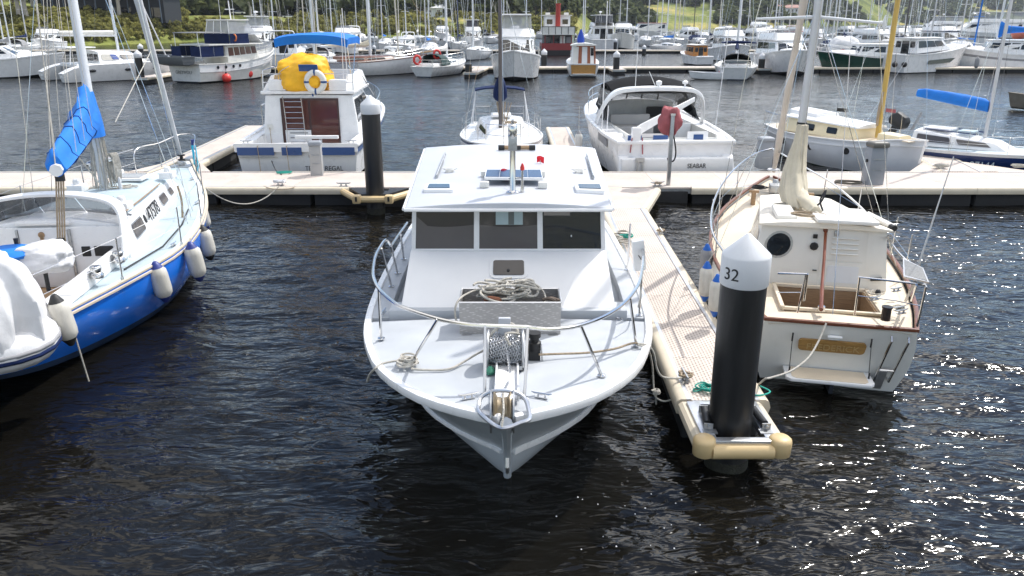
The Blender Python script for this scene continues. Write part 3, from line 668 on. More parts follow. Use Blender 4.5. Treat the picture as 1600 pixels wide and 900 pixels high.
for px, ex, lab, bd in ((374, 52, 'white car parked on the golden grass slope', WHITE), (452, 44, 'white car parked above the bank behind the blue bimini', WHITE), (470, 46, 'grey car parked just right of the white car above the bank', GALV), (606, 40, 'white car parked on the green bank left of centre', WHITE)): car(px, ex, lab, bd)

# ================================================================ DOCKS AND PILES
def dock(name, label, A, B, wid, ztop=.5, plank=2.0, edge=None, gaps=(), fh=.2, end=False, seams=True, cat='walkway'):
    """A,B ground points of the centre line; panels, edge fenders and floats as parts"""
    A, B = Vector(A), Vector(B); d = B-A; Ln = d.length; rz = math.atan2(d.y, d.x); e = empty(name, label, cat, (A.x, A.y, 0), rz)
    n = max(1, round(Ln/plank)); st = Ln/n; me = MB().box((0, 0, 0), (st-.003, wid-.16, .05)).mesh('deck_panel', bevel=.004, seg=1); me.materials.append(GRATE)
    for k in range(n): inst(me, 'deck_panel', e, (st*(k+.5), 0, ztop-.025))
    MB().box((Ln/2, 0, ztop-.12), (Ln-.02, wid-.22, .13)).build('frame', GALV, e)
    f = edge or CREAMF; prof = [(-.02, 0), (.05, .0), (.095, -.03), (.115, -fh*.5), (.095, -fh*.95), (.04, -fh), (-.02, -fh)]
    for sg in (1, -1):
        segs = []; last = 0
        for g0, g1, s in sorted(gaps):
            if s == sg: segs.append((last, g0)); last = g1
        segs.append((last, Ln))
        for a, b in segs:
            m = max(1, round((b-a)/4.)); 
            for q in range(m):
                x0 = a+(b-a)*q/m+.004; x1 = a+(b-a)*(q+1)/m-.004
                MB().sweep([(x0, -sg*(wid/2-.07), ztop+.012), (x1, -sg*(wid/2-.07), ztop+.012)], prof, flip=sg).build('edge_fender', f, e, smooth=50)
                MB().box(((x0+x1)/2, -sg*(wid/2-.115), ztop+.008), (x1-x0, .05, .012)).build('edge_strip', ALU, e)
    nf = max(1, round(Ln/2.6)); sf = Ln/nf; fm = MB().box((0, 0, 0), (sf-.12, wid-.14, ztop+.25)).mesh('float', bevel=.03); fm.materials.append(FLOATB)
    for k in range(nf): inst(fm, 'float', e, (sf*(k+.5), 0, (ztop-.17)/2-.16))
    return e
def pile(x, y, top, r, label, num=None, group=None, capm=None, capless=False, n=28, capH=.32):
    e = empty('mooring_pile', label, 'pile', (x, y, 0), 0, group)
    cb = top-r*.92; cy = cb-capH
    MB().lathe([(r*.95, -3), (r*.96, 0), (r*.975, cy*.5), (r*.985, cy+.02)], n).build('sleeve', BLACKP, e, smooth=60)
    MB().lathe([(r*.955, -.6), (r*.985, -.1), (r*.99, .06), (r*.968, .12)], n).build('weed_band', mat('waterline_weed', (.022, .022, .015), .9, var=.6, ns=14, bump=.8, bs=40), e, smooth=60)
    if capless: MB().lathe([(r*.97, cy), (r*.97, cy+.05), (r*.4, cy+.07)], n).build('top_plate', BLACK, e)
    else: MB().lathe([(r, cy), (r*1.03, cy+.012), (r*1.04, cb-.012), (r*1.01, cb+.012), (.02, top)], n).build('cone_cap', capm or WHITE2, e, smooth=38)
    if num:
        rr = r*1.045
        def wrap(p, a0=RAD(200)): 
            a = a0+p.x/rr; return Vector((rr*math.cos(a)+p.z*math.cos(a), rr*math.sin(a)+p.z*math.sin(a), cy+.09+p.y))
        text(e, 'number', num, .185, INK, None, (1, 0, 0), (0, 0, 1), .002, wrap=lambda p: wrap(p))
    return e
MAINY0, MAINY1 = 21.1, 23.5
dock('main_walkway', 'main floating walkway with pale grating running across behind the front boats', (-34, 22.3, 0), (36, 22.3, 0), 2.4, gaps=((37.0, 38.9, 1), (29.55, 31.35, 1), (22.4, 25.0, -1), (35.6, 36.5, -1), (46.6, 48.6, -1)), cat='walkway')
FX = 2.6
fd = dock('finger_dock', 'finger dock with grating beside the white motor launch ending at pile 32', (2.53, 8.45, 0), (2.72, 18.6, 0), 1.05, plank=1.25, edge=CREAMF, cat='finger dock')
def finger_end():
    e = empty('dock_flare', 'splayed grating panel joining the finger dock to the main walkway', 'dock')
    MB().prism([(2.20, 18.61), (3.24, 18.61), (3.95, 21.08), (1.3, 21.08)], .45, .498).build('deck_panel', GRATE, e)
    for pts, fl in (([(3.20, 18.6, .512), (3.95, 21.05, .512)], 1), ([(2.24, 18.6, .512), (1.3, 21.05, .512)], -1)):
        MB().sweep(pts, [(-.06, 0), (.05, 0), (.1, -.06), (.1, -.16), (.04, -.2), (-.06, -.2)], flip=fl).build('edge_fender', CREAMF, e)
    MB().prism([(2.35, 18.7), (3.05, 18.7), (3.7, 21.0), (1.5, 21.0)], -.25, .4).build('float', FLOATB, e)
finger_end()
def pile_guide(cx, cy, r, y_end, halfw, label, yback):
    e = empty('pile_guide', label, 'pile guide', (cx, cy, .5))
    ly = y_end-cy; lb = yback-cy
    for sg in (1, -1):
        MB().box((sg*(halfw-.09), (ly+lb)/2, -.03), (.15, lb-ly-.08, .1)).build('side_frame', ALU, e, bevel=.01)
        MB().tube([(sg*(halfw), ly+.1, -.09), (sg*halfw, lb, -.09)], .085, 10).build('edge_fender', CREAMF, e)
        MB().lathe([(.09, -.17), (.12, -.15), (.125, .0), (.12, .03), (.09, .055)], 16, (sg*(halfw-.02), ly+.03, 0)).build('corner_cap', TANF, e, smooth=60)
        MB().tube([(sg*(halfw-.15)-.0, ly+.62, .085), (sg*(halfw-.11), ly+.30, .065)], .042, 12).build('roller', BLACK, e)
        b = MB().box((sg*(halfw-.11), ly+.245, .045), (.10, .012, .11), rz=sg*.1); b.box((sg*(halfw-.15), ly+.67, .045), (.10, .012, .11), rz=sg*.1); b.box((sg*(halfw-.12), ly+.2, .023), (.15, .1, .012)); b.lathe([(.02, -.01), (.02, .03)], 8, (sg*(halfw-.11), ly+.238, .065), (0, -1, 0))
        b.build('roller_bracket', GALV, e)
    MB().tube([(-halfw+.1, ly, -.10), (halfw-.1, ly, -.10)], .09, 14).build('end_fender', TANF, e)
    MB().box((0, ly+.03, .005), (2*halfw-.2, .09, .05)).build('end_strip', ALU, e, bevel=.015)
    MB().box((0, lb-.03, -.06), (2*halfw-.2, .1, .12)).build('cross_frame', ALU, e, bevel=.01)
    return e
pile_guide(2.49, 7.85, .24, 7.46, .43, 'tan cornered pile guide with black rollers at the end of the finger dock', 8.44)
pile(2.45, 7.86, 2.72, .245, 'thick black mooring pile with white conical cap numbered 32 in the foreground', '32')
pile(-3.62, 20.45, 3.02, .245, 'black mooring pile with white conical cap in front of the main walkway', capH=.24)
def hex_guide():
    e = empty('pile_guide', 'tan hexagonal fender bracket round the pile at the main walkway', 'pile guide', (-3.62, 20.45, .5))
    P = [(-.98, .62), (-.42, -.36), (.42, -.36), (.98, .62)]
    for a, b in zip(P, P[1:]): MB().tube([(a[0], a[1], -.1), (b[0], b[1], -.1)], .09, 10).build('fender_bar', TANF, e)
    for x in (-.42, .42): MB().box((x, -.37, -.09), (.22, .24, .22)).build('corner_cap', TANF, e, bevel=.05)
    for x in (-.42, .42): MB().box((x, -.495, -.07), (.05, .02, .12)).build('bolt_plate', BLACK, e)
    MB().prism([(-.8, .62), (-.35, -.2), (.35, -.2), (.8, .62), (.3, .62), (.3, .25), (-.3, .25), (-.3, .62)], -.04, -.0).build('bracket_plate', BLACK, e)
hex_guide()
# other fingers off the main walkway
dock('finger_dock', 'finger dock left of the flybridge cruiser with the yellow tarpaulin', (-10.5, 23.55, 0), (-11.0, 34.6, 0), 1.25, cat='finger dock')
dock('finger_dock', 'short finger dock between the white sloop and the sports cruiser', (1.95, 23.55, 0), (1.95, 34, 0), .95, cat='finger dock')
dock('finger_dock', 'finger dock between the white yawl and the navy hulled yacht', (13.6, 23.55, 0), (15.1, 31.5, 0), 1.25, cat='finger dock')
def flare(label, pts):
    MB_ = empty('dock_flare', label, 'dock'); MB().prism(pts, .44, .497).build('deck_panel', GRATE, MB_); MB().prism([(p[0], p[1]) for p in pts], .3, .43).build('edge_fender', CREAMF, MB_)
flare('splayed panel at the root of the finger left of the flybridge cruiser', [(-11.6, 23.6), (-12.9, 23.55), (-9.1, 23.55), (-9.92, 25.0), (-11.1, 25.2)][::-1])
flare('splayed panel at the root of the finger by the navy hulled yacht', [(12.0, 23.55), (15.8, 23.55), (14.6, 25.3), (13.3, 25.3)])
# second and third rows
W2 = 79.6
dock('main_walkway', 'second floating walkway across the middle distance behind the open water', (-95, W2+1.2, 0), (98, W2+1.2, 0), 2.4, plank=6)
dock('main_walkway', 'third floating walkway far back beyond the wooden cabin boats', (-110, 129, 0), (135, 129, 0), 2.4, plank=12)
ROWP = 'capped piles of the far berths'
for i, (px, py, ptop, lab) in enumerate(((219, 131, 78, 'black capped pile at the stern of the catamaran'), (732, 122, 90, 'flat topped black pile beside the sloop with red lifebuoys'), (963, 117, 79, 'black capped pile right of the small wooden cabin boat'), (850, 110, 76, 'black capped pile left of the small wooden cabin boat'), (1190, 115, 82, 'black capped pile in front of the white bow on cruiser'), (1423, 113, 71, 'black capped pile in front of the modern white cruiser'))):
    p = G(px, py, 0); q = GD(px, ptop, p.y+.3); capless = i == 1
    pile(p.x, p.y+.3, q.z, .31, lab, capless=capless, n=16)
    if i in (0, 1, 2, 4, 5):
        top = W2; dock('finger_dock', lab.replace('black capped pile', 'finger dock').replace('flat topped black pile', 'finger dock'), (p.x+.2, p.y-.3, 0), (p.x+.2 if i != 1 else p.x+.9, top-.05, 0), 1.3, plank=3, cat='finger dock')
PLAB = ['black pile with white cap just behind the one at the catamaran', 'black capped pile in front of the classic ketch', 'black capped pile left of the red houseboat', 'black capped pile right of the wooden cabin boat and farther back', 'black capped pile in front of the dull white fishing boat', 'black capped pile behind the small timber cabin cruiser', 'nearer black capped pile beside the timber cabin cruiser', 'far pile left of the leaning masts', 'far pile beyond the green launch bow', 'far pile left of the yellow mast', 'far pile right of the classic ketch', 'far pile near the hooped sports boat', 'small far pile right of the red houseboat', 'small far pile by the blue sail bag']
for i, (px, py, pt) in enumerate(((223, 100, 68), (478, 88, 70), (833, 82, 55), (961, 80, 60), (1006, 86, 70), (1089, 82, 60), (1095, 92, 66), (1169, 70, 52), (1270, 84, 56), (1347, 80, 58), (585, 84, 70), (640, 86, 72), (899, 62, 52), (1036, 66, 52))):
    p = G(px, py, 0); q = GD(px, pt, p.y); pile(p.x, p.y, q.z, .3, PLAB[i], group=ROWP, n=12)

# ================================================================ HERO: white motor launch
HX, HY = -.05, 11.9
def launch():
    e = empty('motor_launch', 'white motor launch with pale blue deck, bow to the camera in the centre', 'motor boat', (HX, HY, 0), math.pi)
    lc = local(e); W = lambda X, Y, Z: lc((X, Y, Z))
    Y2 = lambda Y: HY-Y
    sheer = [(Y2(17.2), 1.72, 1.02), (Y2(15), 1.88, 1.03), (Y2(12.5), 1.93, 1.06), (Y2(10.5), 1.90, 1.10), (Y2(9.1), 1.77, 1.16), (Y2(8.2), 1.55, 1.20), (Y2(7.65), 1.32, 1.23), (Y2(7.1), .96, 1.28), (Y2(6.75), .60, 1.32), (Y2(6.5), .22, 1.35), (Y2(6.42), .07, 1.36)]
    chine = [(Y2(17.1), 1.60, .12), (Y2(14), 1.68, .12), (Y2(11), 1.55, .14), (Y2(9.6), 1.27, .18), (Y2(8.75), .98, .24), (Y2(8.2), .66, .30), (Y2(7.8), .36, .36), (Y2(7.45), .10, .44), (Y2(7.35), .04, .46)]
    keel = [(Y2(17), -.4), (Y2(12), -.6), (Y2(9), -.5), (Y2(7.9), -.2), (Y2(7.62), .0), (Y2(7.45), .2), (Y2(7.38), .40)]
    H = Hull(e, sheer, chine, keel, [('hull', 0, 1, HEROH)], HEROH, bulge=-.05, n=34, kk=8)
    # white spray rail along the chine, stem bar
    for sg in (1, -1):
        mb = MB(); C = [r[0][-1] for r in H.sec]; mb.sweep([(sg*(p.y+.012), p.x, p.z) for p in C], [(-.04, -.035), (.035, -.02), (.04, .02), (-.04, .045)]); mb.build('spray_rail', WHITE, e, bevel=.006)
    st = [W(HX, 6.36, 1.33), W(HX, 6.62, 1.1), W(HX, 7.0, .8), W(HX, 7.33, .45), W(HX, 7.5, .2), W(HX, 7.62, -.05)]
    MB().tube(st, [.06, .055, .05, .045, .045, .045], 8).build('stem', HEROH, e)
    MB().tube([W(HX, 7.30, .62), W(HX, 7.26, .60)], .03, 8).tube([W(HX, 7.36, .50), W(HX, 7.30, .30), W(HX, 7.42, .16)], .022, 6).build('towing_eye', ALU, e)
    H.rim(WHITE, 'gunwale', .09, .10, dz=-.02, dx=-.01, bev=.03)
    st = Y2(9.42)
    H.deck(HEROD, drop=.012, inset=.04, camber=.05, name='foredeck', y0=st)
    H.deck(HEROD, drop=.17, inset=.04, camber=.02, name='side_deck', y1=st)
    pts = [p for p in H.S if p.x < st+.05]
    for sg in (1, -1):
        MB().sweep([(sg*(p.y-.16), p.x, p.z-.09) for p in pts], [(-.13, -.1), (.13, -.1), (.13, .085), (-.13, .085)], flip=1).build('side_ledge', HEROD, e, bevel=.02)
    # trunk front and wheelhouse
    MB().hexa([W(1.50, 9.52, 1.0), W(-1.60, 9.52, 1.0), W(-1.60, 9.9, 1.0), W(1.50, 9.9, 1.0)], [W(1.50, 9.56, 1.235), W(-1.60, 9.56, 1.235), W(-1.60, 9.9, 1.235), W(1.50, 9.9, 1.235)]).build('cabin_plinth', HEROD, e, bevel=.01)
    t = cab(e, 'cabin_trunk', HEROC, Y2(14.9), Y2(9.60), 1.50, 1.42, 1.44, 1.335, .95, 1.16, 1.83, 1.83, s1=-(.70), camber=.0, bevel=.02)
    wz0, wz1 = 1.81, 2.44
    w = cab(e, 'wheelhouse', HEROC, Y2(14.85), Y2(10.33), 1.43, 1.33, 1.43, 1.30, wz0, wz0, wz1, wz1-.03, s1=-.05, camber=.05, bevel=.012)
    q = w['F']
    for u0, u1, nm in ((.022, .322, 'left'), (.350, .650, 'mid'), (.678, .978, 'right')):
        panel(e, 'windscreen_pane', GLASS if nm == 'right' else GLASSB, q, u0, u1, .07, .93, th=.004, frame=WHITE, fw=.03)
        if nm != 'right': MB().slab([facemap(q, u0+.30*k/10, .93, 0) for k in range(11)]+[facemap(q, u0+.30*k/10, .62-.05*math.sin(math.pi*k/10)+(.20*max(0, 1-k/2.) if nm == 'left' else 0), 0) for k in range(10, -1, -1)], (Vector(q[1])-Vector(q[0])).cross(Vector(q[3])-Vector(q[0])).normalized()*.0055).build('painted_shade_band', mat('painted_interior_shade', (.03, .028, .03), .12), e)  # interior shade put on the panes as a dark painted band
    # painted on the panes: bright rear window with post reflection, ceiling panel, glint
    panel(e, 'cabin_back_window', mat('painted_hazy_sky', (.36, .46, .48), .3, var=.1), q, .435, .575, .62, .93, th=.006)
    panel(e, 'cabin_back_window', mat('painted_post_reflection', (.10, .12, .12), .3, var=.1), q, .50, .53, .625, .925, th=.0085)
    panel(e, 'ceiling_panel', mat('beige_ceiling_panel', (.30, .27, .25), .4, var=.1), q, .685, .82, .83, .93, th=.006); panel(e, 'painted_glint', WHTC, q, .822, .829, .34, .39, th=.006, ell=True)
    for face in ('L', 'R'):
        for u0, u1 in (((.03, .30), (.34, .62), (.66, .95))): panel(e, 'side_window', GLASS, w[face], u0, u1, .18, .9, th=.006, rnd=.04, frame=WHITE, fw=.03)
    # centre hatch in the sloping front
    q = t['F']; panel(e, 'front_hatch', mat('smoked_hatch_lens', (.05, .045, .045), .12, var=.1), q, .425, .578, .60, .83, th=.035, rnd=.03, frame=WHITE, fw=.045)
    p = facemap(q, .5, .665, .035); MB().lathe([(.02, 0), (.02, .012), (.01, .016)], 8, p, (0, .7, .7)).build('hatch_catch', BLACK, e)
    p = facemap(q, .505, .40, .0); MB().lathe([(.028, 0), (.03, .02), (.015, .03)], 10, p, (0, .7, .7)).build('deck_light', GALV, e)
    # roof
    rf = cab(e, 'roof', HEROR, Y2(14.75), Y2(10.12), 1.58, 1.375, 1.57, 1.36, 2.50, 2.42, 2.56, 2.47, camber=.07, bevel=.02, seg=3)
    for sg in (1, -1): MB().tube([(sg*1.585, Y2(14.7), 2.53), (sg*1.385, Y2(10.14), 2.445)], .022, 6).build('roof_drip_rail', WHITE, e)
    MB().tube([(-1.37, Y2(10.10), 2.445), (1.37, Y2(10.10), 2.445)], .024, 6).build('roof_drip_rail', WHITE, e)
    def roofz(X, Y): return 2.56+(2.47-2.56)*(14.75-Y)/(14.75-10.12)+.07*(1-min(1, (X/1.45)**2))
    def RP(px, py, dz=0):
        z = 2.55
        for _ in range(4): p = G(px, py, z); z = roofz(p.x, p.y)
        return lc((p.x, p.y, z+dz))
    for sg, (x0, x1) in ((-1, (662, 709)), (1, (897, 945))):
        a, b, c, d = RP(x0 if sg < 0 else x0+3, 301), RP(x1, 301 if sg < 0 else 303), RP(x1-(1 if sg < 0 else 4), 291), RP(x0+5 if sg < 0 else x0, 291)
        fq = [a, b, c, d]; fr = panel(e, 'roof_hatch', WHITE, fq, .0, 1, .0, 1, th=.045, rnd=.03)
        panel(fr, 'hatch_lens', mat('deep_blue_acrylic', (.02, .045, .08), .1), fq, .12, .88, .2, .82, th=.055, rnd=.02)
    for (xa, ya, xb, yb) in ((696, 243, 682, 279), (917, 245, 927, 280)):
        a, b = RP(xa, ya, .05), RP(xb, yb, .05); mb = MB(); mb.tube([a-Vector((0, 0, .05)), a, b, b-Vector((0, 0, .05))], .013, 6)
        for k in range(1, 7): p = a.lerp(b, k/7); mb.tube([p, p-Vector((0, 0, .05))], .008, 5)
        mb.box((a+b)/2-Vector((0, 0, .042)), ((.045), (a-b).length, .008), rz=math.atan2(-(a-b).x, (a-b).y)); mb.build('grab_rail', GALV, e)
    for px, py in ((703, 269), (904, 270)):
        cleat(e, RP(px, py), .0, .9, OFFWH); mb = MB(); c0 = RP(px, py, .02); mb.tube(coil(c0, .07, 3, .008, .02, px), .007, 5); mb.build('lashing', OFFWH, e)
    # solar panel on feet
    a, b, c, d = RP(757, 290, .09), RP(848, 291, .09), RP(845, 277, .09), RP(760, 277, .09)
    fq = [a, b, c, d]; pv = panel(e, 'solar_panel', WHITE, fq, 0, 1, 0, 1, th=.03); 
    for k in range(4): panel(pv, 'solar_cell', PVBLUE, fq, .015+.245*k, .015+.245*k+.238, .06, .94, th=.034)
    for px, py in ((757, 293), (848, 294), (758, 276), (845, 276)):
        p = RP(px, py, .045); MB().box(p, (.13, .1, .09)).build('panel_foot', OFFWH, e, bevel=.02)
    # light mast
    m0 = RP(801, 301); top = GD(802, 190, HY-m0.y); mh = top.z-m0.z
    ms = MB().lathe([(.09, 0), (.09, .012), (.045, .03), (.04, .04), (.04, mh*.66)], 16, m0).build('mast', STEEL, e, smooth=50)
    MB().box(m0+Vector((0, 0, mh*.70)), (.12, .11, .19)).lathe([(.03, 0), (.03, .006)], 12, m0+Vector((0, -.0, 0)) + Vector((0, .058, mh*.70)), (0, 1, 0)).build('mast_bracket', GALV, e, bevel=.01)
    MB().lathe([(.045, mh*.76), (.062, mh*.78), (.064, mh*.93), (.05, mh*.96), (.02, mh*.97), (.018, mh*1.02), (.028, mh*1.03)], 16, m0).build('mast_light', STEEL, e, smooth=50)
    p = RP(816, 300); MB().tube([p, p+Vector((0, 0, .16)), p+Vector((0, 0, .30))], [.03, .016, .014], 8).build('aerial_base', STEEL, e); MB().lathe([(.012, .3), (.03, .31), (.03, .35), (.01, .40)], 10, p).build('red_tip', RED, e)
    MB().tube([p+Vector((0, 0, .2)), RP(795, 292, .12)], .006, 5).build('cable', BLACK, e)
    a, b = RP(783, 235, .05), RP(832, 235, .05); MB().tube([a, b], .04, 8).build('wood_block', TEAK, e); MB().box((a+b)/2, ((a-b).length*.25, .09, .07)).tube([a+Vector((.05, 0, 0)), a-Vector((.06, 0, 0))], .046, 8).tube([b+Vector((.06, 0, 0)), b-Vector((.05, 0, 0))], .046, 8).build('block_clamp', BLACK, e)
    # bow rail
    z = 1.84
    P = [(636, 348, 1.64), (624, 365, 1.68), (611, 384, 1.74)]
    q = [(611, 384, 1.74), (603, 375, 1.80), (594, 386, 1.82), (586, 402, 1.84), (583, 425, 1.85), (586, 440, 1.85), (595, 455, 1.86), (612, 470, 1.87), (632, 481, 1.88), (684, 498, 1.90), (725, 506, 1.92), (758, 508.5, 1.93), (800, 510, 1.93), (825, 511, 1.93), (852, 514, 1.93), (880, 513, 1.92), (907, 508, 1.91), (940, 496, 1.90), (966, 481, 1.88), (984, 464, 1.87), (997, 445, 1.86), (1003, 424, 1.85), (1005, 405, 1.84), (1004, 385, 1.80)]
    MB().tube([lc(G(*p)) for p in P], .019, 8).build('rail', STEEL, e)
    MB().tube(crom([lc(G(*p)) for p in q], 4), .021, 8).build('rail', STEEL, e)
    def rz(Y): return H.at(Y2(Y))[1]
    for (bx, by, tx, ty, tz) in ((595.5, 529, 592, 452, 1.86), (611.5, 448, 596, 388, 1.82), (621, 427, 611, 384, 1.74), (631, 405, 626, 367, 1.69), (642, 568, 684, 499, 1.90), (757, 618, 758, 509, 1.93), (819, 623, 825, 512, 1.93), (940, 587, 907, 508, 1.91), (994, 539, 984, 464, 1.87), (999, 493, 1003, 415, 1.85), (980, 422, 985, 350, 1.70)):
        zb = 1.2
        for _ in range(3): b = G(bx, by, zb); zb = rz(b.y)+(0 if b.y > 9.4 else .02)
        b = lc(b); mb = MB().tube([b, lc(G(tx, ty, tz))], .0165, 8); mb.lathe([(.045, -.002), (.045, .01), (.02, .018)], 10, b); mb.build('stanchion', STEEL, e)
    # white case on the starboard rail
    p = lc(G(998, 398, 1.72)); MB().box(p, (.17, .12, .46), ry=.14, rx=-.12).build('rail_case', WHITE, e, bevel=.03)
    MB().tube([p+Vector((.06, .05, .2)), p+Vector((.10, .02, .12)), p+Vector((-.03, .08, -.05))], .006, 5).build('case_strap', BLACK, e)
    MB().tube(crom([lc(G(*k)) for k in ((1003, 402, 1.72), (1004, 425, 1.80), (1000, 440, 1.80), (1002, 460, 1.6), (997, 480, 1.4), (999, 470, 1.35))], 4), .009, 5).build('rope_lashing', ROPE, e)
    # hull-side cleats, handles
    for px, py, z, a in ((752, 622, 1.33, .35), (829, 621, 1.33, -.35)): 
        c = lc(G(px+(-20 if px < 800 else 17), py, z)); cleat(e, c+Vector((0, 0, .0)), a, .8, STEEL)
    cleat(e, lc(G(600, 489, 1.17)), 1.4, .7, STEEL)
    c = lc(G(967, 500, 1.16)); MB().tube(coil(c, .05, 1, .006, 0, 2, 0), .006, 5).build('deck_ring', STEEL, e)
    # windlass: cheeks, drum full of chain, motor
    D = lc(G(790, 548, 1.45)); D.x = 0.01
    wc = Vector((0.02, D.y, 1.47)); wb = MB()
    for sg in (1, -1): wb.lathe([(.21, -.012), (.215, 0), (.21, .012)], 24, wc+Vector((sg*.185, 0, 0)), (1, 0, 0))
    wb.build('drum_cheek', GALV, e); MB().lathe([(.12, -.17), (.12, .17)], 20, wc, (1, 0, 0)).build('drum', GALV, e)
    MB().box(wc+Vector((0, .0, -.225)), (.46, .34, .05)).box(wc+Vector((0, .17, -.14)), (.36, .03, .05)).box(wc+Vector((-.23, 0, -.12)), (.02, .2, .2)).box(wc+Vector((.23, 0, -.12)), (.02, .2, .2)).build('windlass_frame', GALV, e, bevel=.008)
    MB().box(wc+Vector((.01, -.03, .20)), (.13, .05, .30)).build('windlass_post', HEROR, e, bevel=.012)
    ch = MB()
    def link(p, d, n, s=.020):
        d = d.normalized(); n = (n-d*n.dot(d)).normalized(); ch.tube([p+d*math.cos(a)*s+n*math.sin(a)*s*.62 for a in [2*math.pi*k/8 for k in range(8)]], .0058, 4, closed=True)
    for row in range(12):
        x = -.155+.0285*row
        for k in range(34):
            a = 2*math.pi*k/34+row*.3; rad = .165+.012*math.sin(row*1.7+k*.4); o = Vector((x, math.cos(a)*rad, math.sin(a)*rad)); tn = Vector((0, -math.sin(a), math.cos(a)))
            link(wc+o, tn, Vector((1, 0, 0)) if k % 2 else Vector((0, math.cos(a), math.sin(a))))
    run = crom([wc+Vector((.02, .12, .12)), wc+Vector((-.03, .20, -.02)), wc+Vector((-.05, .42, -.14)), wc+Vector((-.03, .62, -.10)), lc(G(786, 612, 1.48))], 14)
    for i, (a, b) in enumerate(zip(run, run[1:])): link(a, b-a, Vector((1, 0, 0)) if i % 2 else Vector((0, 0, 1)), .017)
    ch.build('anchor_chain', ALU, e, smooth=60)
    MB().tube(crom([wc+Vector((-.14, .1, .1)), wc+Vector((-.12, -.05, .22)), wc+Vector((-.03, -.08, .27)), wc+Vector((.06, .0, .26)), wc+Vector((.16, .05, .17)), wc+Vector((.18, .1, .02))], 5), .016, 6).tube(crom([wc+Vector((-.16, 0, .16)), wc+Vector((-.1, .06, .21)), wc+Vector((.0, .08, .2)), wc+Vector((-.05, .14, .1))], 5), .014, 6).build('anchor_rope', ROPE, e)
    mc = lc(G(835, 538, 1.42)); MB().lathe([(.065, -.07), (.075, -.05), (.075, .03), (.05, .04), (.05, .08), (.07, .09), (.07, .14)], 16, mc, (0, 0, 1)).box(mc+Vector((0, 0.0, -.11)), (.13, .12, .12)).build('windlass_motor', BLACK, e, smooth=40)
    MB().tube([mc+Vector((-.07, .05, .02)), mc+Vector((-.09, .05, -.18)), mc+Vector((-.02, .05, -.20))], .012, 6).box(mc+Vector((-.02, .1, -.215)), (.16, .02, .02), rz=.5).build('motor_bracket', STEEL, e)
    MB().lathe([(.05, 0), (.055, .03), (.03, .06), (.02, .075)], 14, lc(G(766, 583, 1.30))).build('green_cap', mat('green_plastic_cap', (.05, .22, .14), .4), e)
    # bow roller channel, wheel, hoop
    a0 = wc+Vector((0, .16, -.24)); 
    MB().loft([[(x, y, z) for x, z in ((-.12, zz), (-.12, zz+.06), (-.10, zz+.06), (-.10, zz+.015), (.10, zz+.015), (.10, zz+.06), (.12, zz+.06), (.12, zz))] for y, zz in ((a0.y, 1.33), (Y2(6.95), 1.37), (Y2(6.72), 1.37))]).build('bow_roller_channel', WHITE2, e, bevel=.004)
    rc = Vector((.0, Y2(6.36), 1.36)); rc = lc(G(785, 640, 1.36))
    MB().lathe([(.165, -.085), (.17, -.07), (.12, -.045), (.11, 0), (.12, .045), (.17, .07), (.165, .085)], 24, rc, (1, 0, 0)).build('bow_roller', mat('bronze_roller', (.30, .24, .16), .4, .4, var=.3), e)
    for sg in (1, -1): MB().lathe([(.20, -.008), (.20, .008)], 24, rc+Vector((sg*.105, 0, -.02)), (1, 0, 0)).build('roller_cheek', GALV, e)
    hp = [(748, 634, 1.40), (751, 622, 1.44), (762, 614, 1.48), (777, 610.5, 1.50), (793, 610.5, 1.50), (810, 615, 1.48), (821, 624, 1.45), (826, 640, 1.42), (827, 655, 1.40), (812, 661, 1.38), (800, 666, 1.36), (785, 669, 1.35), (772, 664, 1.36), (757, 652, 1.37), (748, 642, 1.38)]
    MB().tube(crom([lc(G(*p)) for p in hp], 4, True), .021, 8, closed=True).build('roller_hoop', ALU, e)
    MB().tube([lc(G(786, 615, 1.48)), lc(G(787, 640, 1.49)), lc(G(784, 668, 1.36))], .010, 6).build('anchor_line', ROPE, e)
    return e, H, lc
LAUNCH, LH, LLC = launch()
